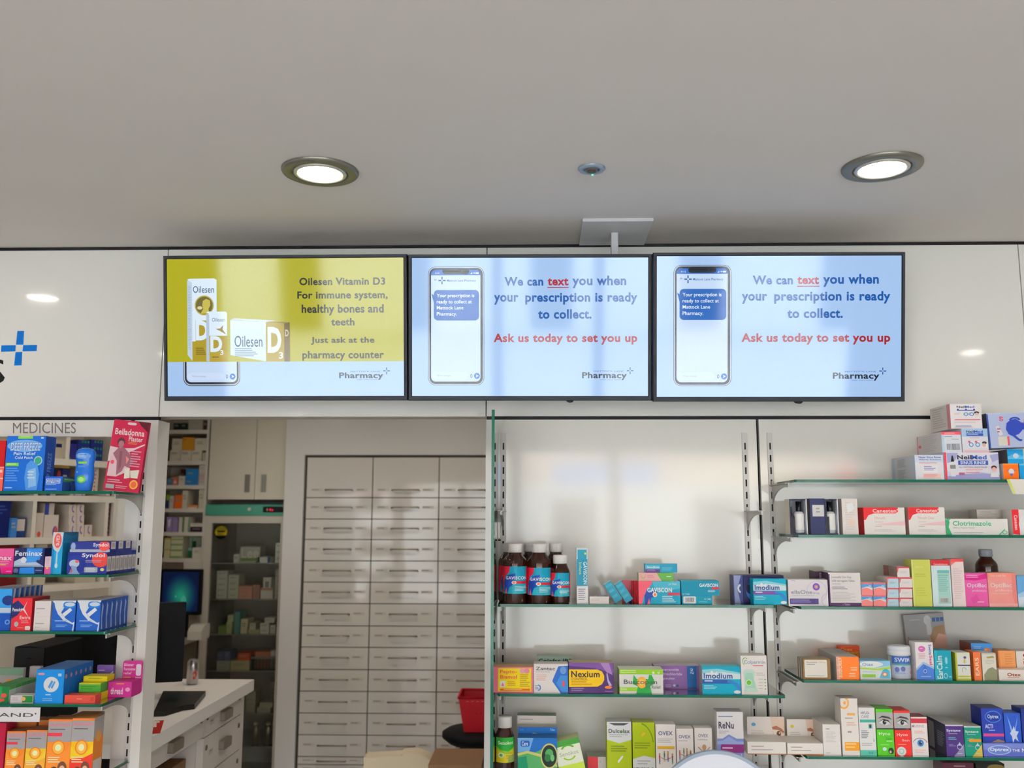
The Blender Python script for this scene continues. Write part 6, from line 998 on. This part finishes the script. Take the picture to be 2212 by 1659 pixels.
z = OC(4, 410, 438, 1138, 'flat dark maroon carton on the fifth open shelf', '3a2430', [('L', 20, 30, 80, 70, 1, '8a7a80')]); OC(4, 410, 440, 1130, 'flat cream carton lying on the maroon one', 'd8d0bc', z=z)
z = None
for i in range(2): z = OC(5, 353, 366, 1186-i*24, 'yellow banded cream carton on the lowest open shelf, %s' % ('below its twin', 'on top of its twin')[i], 'd8d0a4', [('R', 0, 0, 100, 14, 'c8b03c')], z=z)
z = None
for i in range(4): z = OC(5, 367, 393, 1190.5-i*12, 'green striped flat carton on the lowest open shelf, %s from the bottom' % ORD[i], 'd4d0b0', [('R', 0, 70, 100, 100, '8ab05c')], z=z)
for i in range(2):
    OC(5, 395+i*19, 413+i*19, 1160, 'white carton with dark green block at the back of the lowest open shelf, %s' % ORD[i], 'c4d0bc', [('R', 0, 20, 46, 60, '1a4a34'), ('R', 0, 66, 46, 100, '3a2a28')], dy=.13)
OC(5, 405, 414, 1184, 'small dark green carton on the lowest open shelf', '2a5a3a', [('R', 0, 0, 100, 24, '8ac0a8')]); OC(5, 414.5, 434, 1183, 'small white square carton on the lowest open shelf', 'dcd6c6')
a = P(397, 1209, FYY-.004); b = P(440, 1232, FYY-.004)
m = MB(); m.box(a.x, b.x, -.001, .001, b.z-OZ[5]+.0, -.0225, mat('dcd6c8')); m.build('shelf_note', loc=(0, FYY-.002, OZ[5]), label='white paper note hanging from the lowest open shelf above the computer monitor', category='note')
# back worktop with the lit monitor
WZ = P(420, 1386, 5.1).z
t = empty('back_worktop', (0, 5.1, WZ), label='cream worktop under the open shelving carrying the lit monitor', category='worktop')
MB().box(-2.7, fl-.008, 0, .62, -.035, 0, CREAM).build('top', t)
MB().box(-2.68, fl-.012, .03, .6, -WZ, -.035, mat('7a6a55', .5, gain=1.0)).build('base_unit', t)
def monitor(loc, rz, w, h, label, z0=.10, lit=False, tilt=0):
    t = empty('computer_monitor', loc, rz, label=label, category='monitor', group='computer monitors')
    MB().rbox(-w/2, w/2, 0, .03, z0, z0+h, DARK, .006).build('casing', t)
    m = MB(); m.prism(rrect(-w*.3, z0+h*.2, w*.3, z0+h*.8, .02), .03, .055, DARK); m.build('rear_cover', t)
    m = MB(); m.prism(rrect(-.03, .012, .03, z0+h*.5, .004), .045, .065, DARK); m.lathe([(.0001, 0), (.10, 0), (.10, .008), (.0001, .012)], DARK, c=(0, .05, 0)); m.build('stand', t)
    s = MB(); s.face([(-w/2+.014, -.0006, z0+.02), (w/2-.014, -.0006, z0+.02), (w/2-.014, -.0006, z0+h-.014), (-w/2+.014, -.0006, z0+h-.014)], mat('0a1430', .15, emit=1) if lit else mat('060708', .12))
    if lit:
        n = 9
        s.art([('E', 52, 60, 46-i*4.6, 56-i*5.8, '%02x%02x%02x' % (10+i*3, 30+i*13, 66+i*5)) for i in range(n)] + [('E', 60, 72, 8, 12, '3a9078'), ('E', 38, 62, 1.6, 2, '5ab0a0')], lambda x, y, e: Vector((-w/2+.014+(w-.028)*min(100, max(0, x))/100, -.0006-e, z0+.02+(h-.034)*(1-min(100, max(0, y))/100))), emit=.8)
    s.build('screen', t); return t
ml, mr = P(345, 1280, 5.3).x, P(434, 1280, 5.3).x
mt_, mb_ = P(390, 1230, 5.3).z, P(390, 1329, 5.3).z
monitor(((ml+mr)/2, 5.3, WZ+.0004), math.radians(-2), mr-ml, mt_-mb_, 'computer monitor glowing teal on the back worktop', z0=mb_-WZ, lit=True)
a = P(404, 1383, 5.16); b = P(436, 1352, 5.16)
t = empty('label_printer', ((a.x+b.x)/2, 5.16, WZ+.0004), label='small cream printer on the back worktop below the lit monitor', category='printer')
w_ = b.x-a.x; MB().prism([(0, 0), (.13, 0), (.13, b.z-WZ), (.05, b.z-WZ), (0, (b.z-WZ)*.6)], -w_/2, w_/2, mat('d8d2c4', .4), axis='x').build('casing', t)
# counter with drawers running back from the doorway
CT = .922; cx1 = -1.21
t = empty('dispensing_counter', (cx1, 3.5, 0), label='white topped counter with drawers just behind the doorway', category='counter')
tp = MB(); tp.box(-1.15, 0, -.6, .56, CT-.045, CT, mat('ece8e2', .3, gain=1.0)); tp.build('worktop', t)
bs = MB(); wm2 = mat('dcd4cc', .3, gain=1.0); bs.box(-1.12, -.055, .046, .53, 0, CT-.045, wm2); bs.box(-1.12, -.42, -.545, .046, 0, CT-.045, wm2); bs.box(-.42, -.055, -.545, .046, .42, .45, wm2); bs.box(-.055, -.03, .49, .53, 0, CT-.045, wm2); bs.box(-1.12, -.03, -.58, -.545, 0, CT-.045, wm2); bs.build('base_unit', t)
def cdrawer(y0, y1, z0, z1, locks=True, slot=True):
    d = MB(); d.box(-.054, -.028, y0+.002, y1-.002, z0+.002, z1-.002, wm2)
    w_ = y1-y0; ym = (y0+y1)/2; hh = (z0+z1)/2
    if slot: d.art([('R', 0, 0, 100, 100, 'c8c0b8'), ('L', 20, 20, 80, 70, 1, '8a8480')], plane_fn((-.0278, ym-.16, hh-.006), (0, 1, 0), (0, 0, 1), .05, .02))
    o = d.build('drawer', t)
    h = MB(); h.prism(rrect(ym-.045, hh-.014, ym+.05, hh+.022, .005), -.028, -.008, mat('8f8578', .35, .6, gain=1.0), axis='x'); h.build('handle', o)
    if locks:
        for yy in (y0+.03, y1-.03):
            o2 = MB().lathe([(.010, 0), (.010, .003), (.0001, .003)], mat('7a6a5c', .35, .6, gain=1.0), n=16).build('lock', o, loc=(-.028, yy, hh+.03), rot=(0, PI/2, 0))
zz = [CT-.05, .795, .655, .515, .375, .2]
for i in range(5): cdrawer(.05, .49, zz[i+1], zz[i])
cdrawer(-.545, .045, .80, CT-.05, slot=False)
t2 = empty('parcel_box', (-1.55, 3.2, .4504), label='brown cardboard box with a white label under the counter', category='box')
pb = MB(); pb.box(0, .26, 0, .32, 0, .28, mat('8a6238', .7, noise=.05)); pb.art([('R', 46, 40, 96, 96, 'd8d0cc'), ('L', 54, 54, 90, 80, 2, '9a948e'), ('R', 0, 0, 100, 6, '7a5530')], plane_fn((.26, 0, 0), (0, 1, 0), (0, 0, 1), .32, .28)); pb.build('carton', t2)
# things on the counter
monitor((-1.60, 3.62, CT+.0004), math.radians(200), .46, .30, 'black computer monitor seen from behind at the counter, next to the silver can', z0=.055)
xa, xb = P(30, 1410, 3.1).x, P(98, 1410, 3.1).x
t = empty('computer_case', ((xa+xb)/2, 3.1, CT+.0004), label='narrow black computer case on the counter, seen through the left glass shelving', category='computer')
w_ = (xb-xa)/2; MB().rbox(-w_, w_, .004, .25, 0, .26, DARK, .006).build('casing', t)
m = MB(); m.rbox(-w_+.003, w_-.003, 0, .004, .004, .256, mat('0b0b0c', .35), .005); m.lathe([(.007, 0), (.007, .003), (.0001, .003)], mat('2a2a2c', .3), c=(0, -.001, .22), n=14); m.build('front_panel', t)
a = PZ(415, 1478, CT+.0004)
t = empty('drink_can', a, label='silver drink can on the white counter', category='can')
hcan = P(415, 1424, a.y).z-CT; r_ = P(428.5, 1450, a.y).x-a.x
MB().lathe([(.0001, 0), (r_*.8, 0), (r_, .006), (r_, hcan*.80), (r_*.96, hcan*.88), (r_*.74, hcan*.97), (r_*.72, hcan), (r_*.6, hcan-.003), (.0001, hcan-.003)], mat('b8b4b4', .22, .85, gain=1.0), n=32).build('can_body', t)
l = MB(); l.art([('E', 74, 50, 12, 16, 'b83a34'), ('E', 70, 70, 8, 8, 'c04a3c')], lambda x, y, e: Vector(((r_+.0004)*math.cos(math.radians(180+1.8*x)), (r_+.0004)*math.sin(math.radians(180+1.8*x)), hcan*(.8-.75*y/100)))); l.build('printed_label', t)
def flat(name, pts, label, cat, col, th, art=None, z=CT+.0004, rough=.4):
    q = [PZ(x, y, z) for x, y in pts]; c = sum(q, Vector())/len(q)
    m = MB(); m.prism([(p.x-c.x, p.y-c.y) for p in q], 0, th, mat(col, rough), axis='z')
    if art: m.art(art, lambda x, y, e: (lambda p: Vector((p.x-c.x, p.y-c.y, th+e)))(PZ(x, y, z)))
    m.build(name, loc=(c.x, c.y, z), label=label, category=cat)
flat('keyboard', [(332, 1548), (356, 1547), (395, 1535), (420, 1532), (444, 1503), (352, 1503)], 'black keyboard on the white counter in front of the monitor', 'keyboard', '1c1a18', .018)
flat('paper_sheet', [(342, 1500), (396, 1499), (400, 1490), (396, 1472)], 'curled white paper sheet on the counter behind the keyboard, nearer the monitor', 'paper', 'e4dcd2', .001)
flat('paper_sheet', [(398, 1499.5), (454, 1497), (446, 1491), (424, 1486), (404, 1490)], 'white paper sheet on the counter between keyboard and silver can', 'paper', 'e6dfd6', .001)
flat('leaflet', [(329, 1585), (346, 1584), (354, 1557), (334, 1558)], 'red and white leaflet at the edge of the white counter', 'leaflet', 'b8241c', .002, [('R', 330, 1559, 338, 1572, 'e0d4cc'), ('R', 338, 1558.5, 345, 1563, 'e0c8c0')])
q = P(14, 1370, 3.0); t = empty('grey_canister', (q.x, 3.0, CT+.0004), label='grey canister with a lid, seen through the left shelving at the frame edge', category='canister')
MB().lathe([(.0001, 0), (.024, 0), (.024, .11), (.0001, .11)], mat('6a645c', .4), n=24).build('canister_body', t); MB().lathe([(.0001, .11), (.022, .11), (.022, .2), (.015, .205), (.0001, .205)], mat('b4aca0', .4), n=24).build('lid', t)
# slanting pigeonhole rack seen through the left unit
A0 = Vector((-2.12, 3.9, 0)); DV = Vector((.47, .883, 0)).normalized(); NV = Vector((DV.y, -DV.x, 0))
rz = math.atan2(DV.y, DV.x)
def hit(px, py):
    d = P(px, py, 1.0)-EYE; k = (A0-EYE).dot(NV)/d.dot(NV); p = EYE+d*k; return (p-A0).dot(DV), p.z
t = empty('pigeonhole_rack', A0, rz, label='cream pigeonhole rack of cartons seen through the left glass shelves', category='rack')
RZ = [hit(135, y)[1] for y in (1262, 1160, 1070, 991)]
ra, rb = -1.0, hit(246, 1100)[0]
rk = MB(); rk.box(ra, rb, .25, .262, .93, CZ-.003, CREAM); rk.box(rb, rb+.018, 0, .262, .93, CZ-.003, CREAM)
vd = [hit(75, 1110)[0], hit(231, 1110)[0], hit(148, 960)[0]]
for v in (vd[0]-.35, vd[0], vd[1]): rk.box(v-.009, v+.009, .002, .25, RZ[0], RZ[2]-.012, CREAM)
for v in (vd[2]-.35, vd[2]): rk.box(v-.009, v+.009, .002, .25, RZ[3], CZ-.003, CREAM)
rk.build('carcass', t)
for z in RZ: MB().box(ra, rb, 0, .25, z-.028, z, CREAM).build('shelf', t)
def PC(s, x0, x1, yt, label, col, art=(), z=None, dy=.02, d=.12):
    zb = RZ[s]+.0003 if z is None else z
    a, b = hit(x0, yt+25)[0], hit(x1, yt+25)[0]; h = hit((x0+x1)/2, yt)[1]-zb; w = b-a-.001
    if s < 3: h = min(h, RZ[s+1]-.0295-zb)
    m = MB(); m.box(-w/2, w/2, -d/2, d/2, 0, h, mat(col))
    m.art(art or [('L', 14, 24, 84, 60, 2, 'a89c94')], plane_fn((-w/2, -d/2, 0), (1, 0, 0), (0, 0, 1), w, h))
    o = A0+DV*((a+b)/2)-NV*(dy+d/2)
    m.build('medicine_carton', loc=(o.x, o.y, zb), rot=(0, 0, rz), label=label, category='carton', group='cartons in the pigeonholes'); return zb+h+.0003
PC(3, 112, 123, 950, 'magenta carton in the top pigeonhole beside the blue cold patch carton', 'b05a9c', [('E', 40, 30, 16, 12, 'e0c0d8'), ('E', 40, 60, 16, 12, 'e0c0d8')])
PC(3, 124, 143, 950, 'cream carton with a navy bar in the top pigeonhole', 'c8bca8', [('R', 10, 20, 80, 40, '22265c')])
CK = [('R', 0, 0, 100, 100, '22307c')]+[('R', 30+24*i, 4+q*32, 42+24*i, 14+q*32, '2f9a4a') for i in range(3) for q in range(3)]
PC(3, 153, 172, 958, 'navy carton with a green foot in the top pigeonhole behind the gel bottle', '2a2c80', [('R', 0, 86, 30, 100, '2c8a4c')]); PC(3, 174, 200, 950, 'blue and green checked carton in the top pigeonhole, first', '22307c', CK); PC(3, 201, 228, 950, 'blue and green checked carton in the top pigeonhole, second', '1f2c74', CK)
z = PC(2, 112, 138, 1010, 'black and navy carton in the second pigeonhole row', '1a1a34', [('E', 80, 30, 16, 20, '8a2c2c')]); PC(2, 124, 156, 998, 'yellow strip carton on the navy one', 'b88a1c', z=z); PC(2, 139, 156, 1012, 'navy carton behind the gel bottle, second row', '1c2456')
PC(2, 195, 206, 1006, 'pale carton with red marks in the second pigeonhole row, first', 'c8b8a8', [('L', 20, 8, 60, 90, 6, 'a8584c')]); PC(2, 207, 219, 1006, 'pale carton with red marks in the second pigeonhole row, second', 'c8b8a8', [('L', 20, 8, 60, 90, 6, 'a8584c')])
PC(1, -18, 30, 1074, 'large navy carton in the pigeonhole at the frame edge', '16225c', [('L', 20, 12, 90, 40, 3, '3a4a8c')]); PC(1, 24, 38, 1119, 'light blue carton in front of the navy one', '3f7cc0', dy=-.0+.005, d=.014); PC(1, 39, 61, 1119, 'navy carton with a pale patch in the pigeonhole', '24386c', [('R', 4, 6, 92, 66, 'd8ccc0')])
PC(1, 83, 100, 1108, 'white carton with a red roundel in the pigeonhole, by the divider', 'd0c4b8', [('E', 50, 88, 24, 12, 'c8503c')]); z = PC(1, 101, 132, 1112, 'white carton with a blue and red roundel in the pigeonhole', 'd8ccc0', [('E', 80, 76, 18, 26, '4a4a9c'), ('E', 84, 70, 11, 18, 'c8504c')]); PC(1, 102, 123, 1087, 'white and navy carton on the roundel carton', 'c8bcb4', [('R', 0, 0, 44, 100, '3a4a94')], z=z)
PC(1, 124, 150, 1088, 'navy carton at the back of the pigeonhole', '1c2c6c', dy=.15, d=.08)
for i, x in enumerate((154, 171, 188)):
    z = None
    for r_ in range(3 if i < 2 else 1):
        z = PC(1, x, x+16, 1134-r_*22, 'white carton with a purple crescent in the pigeonhole, stack %s, %s up' % (ORD[i], ORD[r_]), 'd8cdc0', [('D', 70, 40, 30, 40, .6, '8a4aa0', 120, 280)], z=z)
for i in range(1): PC(1, 236.5, 244, 1085, 'dark maroon carton in the last narrow pigeonhole', '3a1c30', [('E', 60, 12+q*14, 16, 4, 'b85a4c') for q in range(7)])
PC(0, 2, 47, 1167, 'dark red carton in the lower pigeonhole at the frame edge', '6a1c1c', [('R', 60, 20, 100, 80, '842a24')]); PC(0, 82, 108, 1172, 'cream carton in the lower pigeonhole near the divider', 'ccc0ac'); PC(0, 170, 215, 1195, 'cream carton in the lower pigeonhole behind the headache cartons', 'c4b8a4')
# swivel stool with the red basket, and the cream chair
t = empty('swivel_stool', (-.27, 4.45, 0), label='black swivel stool carrying the red basket by the drawers', category='stool')
sz_ = P(1025, 1575, 4.45).z
MB().lathe([(.0001, sz_-.06), (.14, sz_-.055), (.17, sz_-.03), (.17, sz_-.012), (.15, sz_), (.0001, sz_)], DARK, n=36).build('seat', t)
MB().lathe([(.025, .06), (.025, sz_-.06)], DARK, n=16).build('column', t)
l = MB(); l.tube([(-.03, -.02, sz_-.065), (-.10, -.05, sz_-.085), (-.15, -.07, sz_-.10), (-.185, -.08, sz_-.10)], .007, DARK); l.build('lever', t)
for k in range(5):
    a = 2*PI*k/5; m = MB(); m.tube([(.02*math.cos(a), .02*math.sin(a), .085), (.24*math.cos(a), .24*math.sin(a), .055)], .014, DARK); m.lathe([(.0001, 0), (.02, .004), (.02, .036), (.0001, .04)], DARK, c=(.25*math.cos(a), .25*math.sin(a), 0), n=12); m.build('leg', t)
rb0 = P(1004, 1570, 4.40); rt0 = P(999, 1508, 4.36)
t = empty('shopping_basket', (-.21, 4.47, sz_+.0004), label='red plastic basket with slotted sides on the black stool', category='basket')
red = mat('c0202a', .35); hb = rt0.z-sz_
def ring(w, d, z): return [(-w, -d, z), (w, -d, z), (w, d, z), (-w, d, z)]
m = MB(); a, b = ring(.125, .085, 0), ring(.15, .105, hb)
for i in range(4):
    j = (i+1) % 4; m.face([a[i], a[j], b[j], b[i]], red); m.face([Vector(q)*.97 for q in (b[i], b[j], a[j], a[i])], red)
m.face(list(reversed(a)), red)
for i in range(4):
    j = (i+1) % 4; m.tube([b[i], b[j]], .006, red, 6)
sl = mat('7a141c')
for i in range(11):
    x = -.115+i*.023
    m.face([(x, -.0992, hb*.80), (x+.013, -.0992, hb*.80), (x+.013, -.1032, hb*.9), (x, -.1032, hb*.9)], mat('e8a8a4'))
for i in range(8):
    x = -.07+i*.02
    m.face([(x, -.0955, hb*.52), (x+.006, -.0955, hb*.52), (x+.006, -.098, hb*.66), (x, -.098, hb*.66)], sl)
m.build('basket_body', t)
cz0 = P(870, 1620, 4.1).z
xa, xb = P(790, 1640, 4.1).x, P(950, 1640, 4.1).x
t = empty('padded_chair', ((xa+xb)/2, 4.1, 0), label='cream padded chair back rising in front of the drawers', category='chair')
w_ = xb-xa; cr_ = mat('e0d2b4', .7, noise=.04)
m = MB(); pts = []
prof = [(-w_/2, cz0-.30), (w_/2-.02, cz0-.30), (w_/2, cz0-.10), (w_/2-.03, cz0-.035), (w_/2-.09, cz0-.005), (w_/2-.16, cz0-.006), (0, cz0-.012), (-w_/2+.02, cz0-.022), (-w_/2, cz0-.04)]
pf = []
for q in range(len(prof)):
    p0, p1, p2, p3 = (Vector(prof[(q+e) % len(prof)]) for e in (-1, 0, 1, 2))
    if q in (0, 8): pf.append(tuple(p1)); continue
    for u in (0, .25, .5, .75):
        v = ((p1*2)+(p2-p0)*u+(p0*2-p1*5+p2*4-p3)*u*u+(p1*3-p0-p2*3+p3)*u**3)*.5; pf.append(tuple(v))
prof = pf
m.prism(prof, -.05, .05, cr_)
o = m.build('backrest', t); bv = o.modifiers.new('soft', 'BEVEL'); bv.width = .022; bv.segments = 4
m = MB(); m.rbox(-w_/2, w_/2, -.42, -.06, cz0-.36, cz0-.28, cr_, .02); m.build('seat', t)
for sx in (-1, 1):
    for sy in (-.38, .0): MB().box(sx*(w_/2-.04)-.02, sx*(w_/2-.04)+.02, sy-.02, sy+.02, 0, cz0-.36, mat('6a4a30')).build('leg', t)
a = P(925, 1652, 3.45); b = P(1040, 1652, 3.45)
t = empty('side_table', ((a.x+b.x)/2, 3.57, 0), label='small brown wooden table top beside the cream chair at the lower edge', category='table')
MB().box(-(b.x-a.x)/2, (b.x-a.x)/2, -.12, .12, a.z-.03, a.z, mat('8a6440', .5, noise=.08)).build('table_top', t)
for sx in (-1, 1):
    for sy in (-.1, .1): MB().box(sx*.08-.015, sx*.08+.015, sy-.015, sy+.015, 0, a.z-.03, mat('6a4a30')).build('leg', t)
bpy.data.objects.remove(_to)
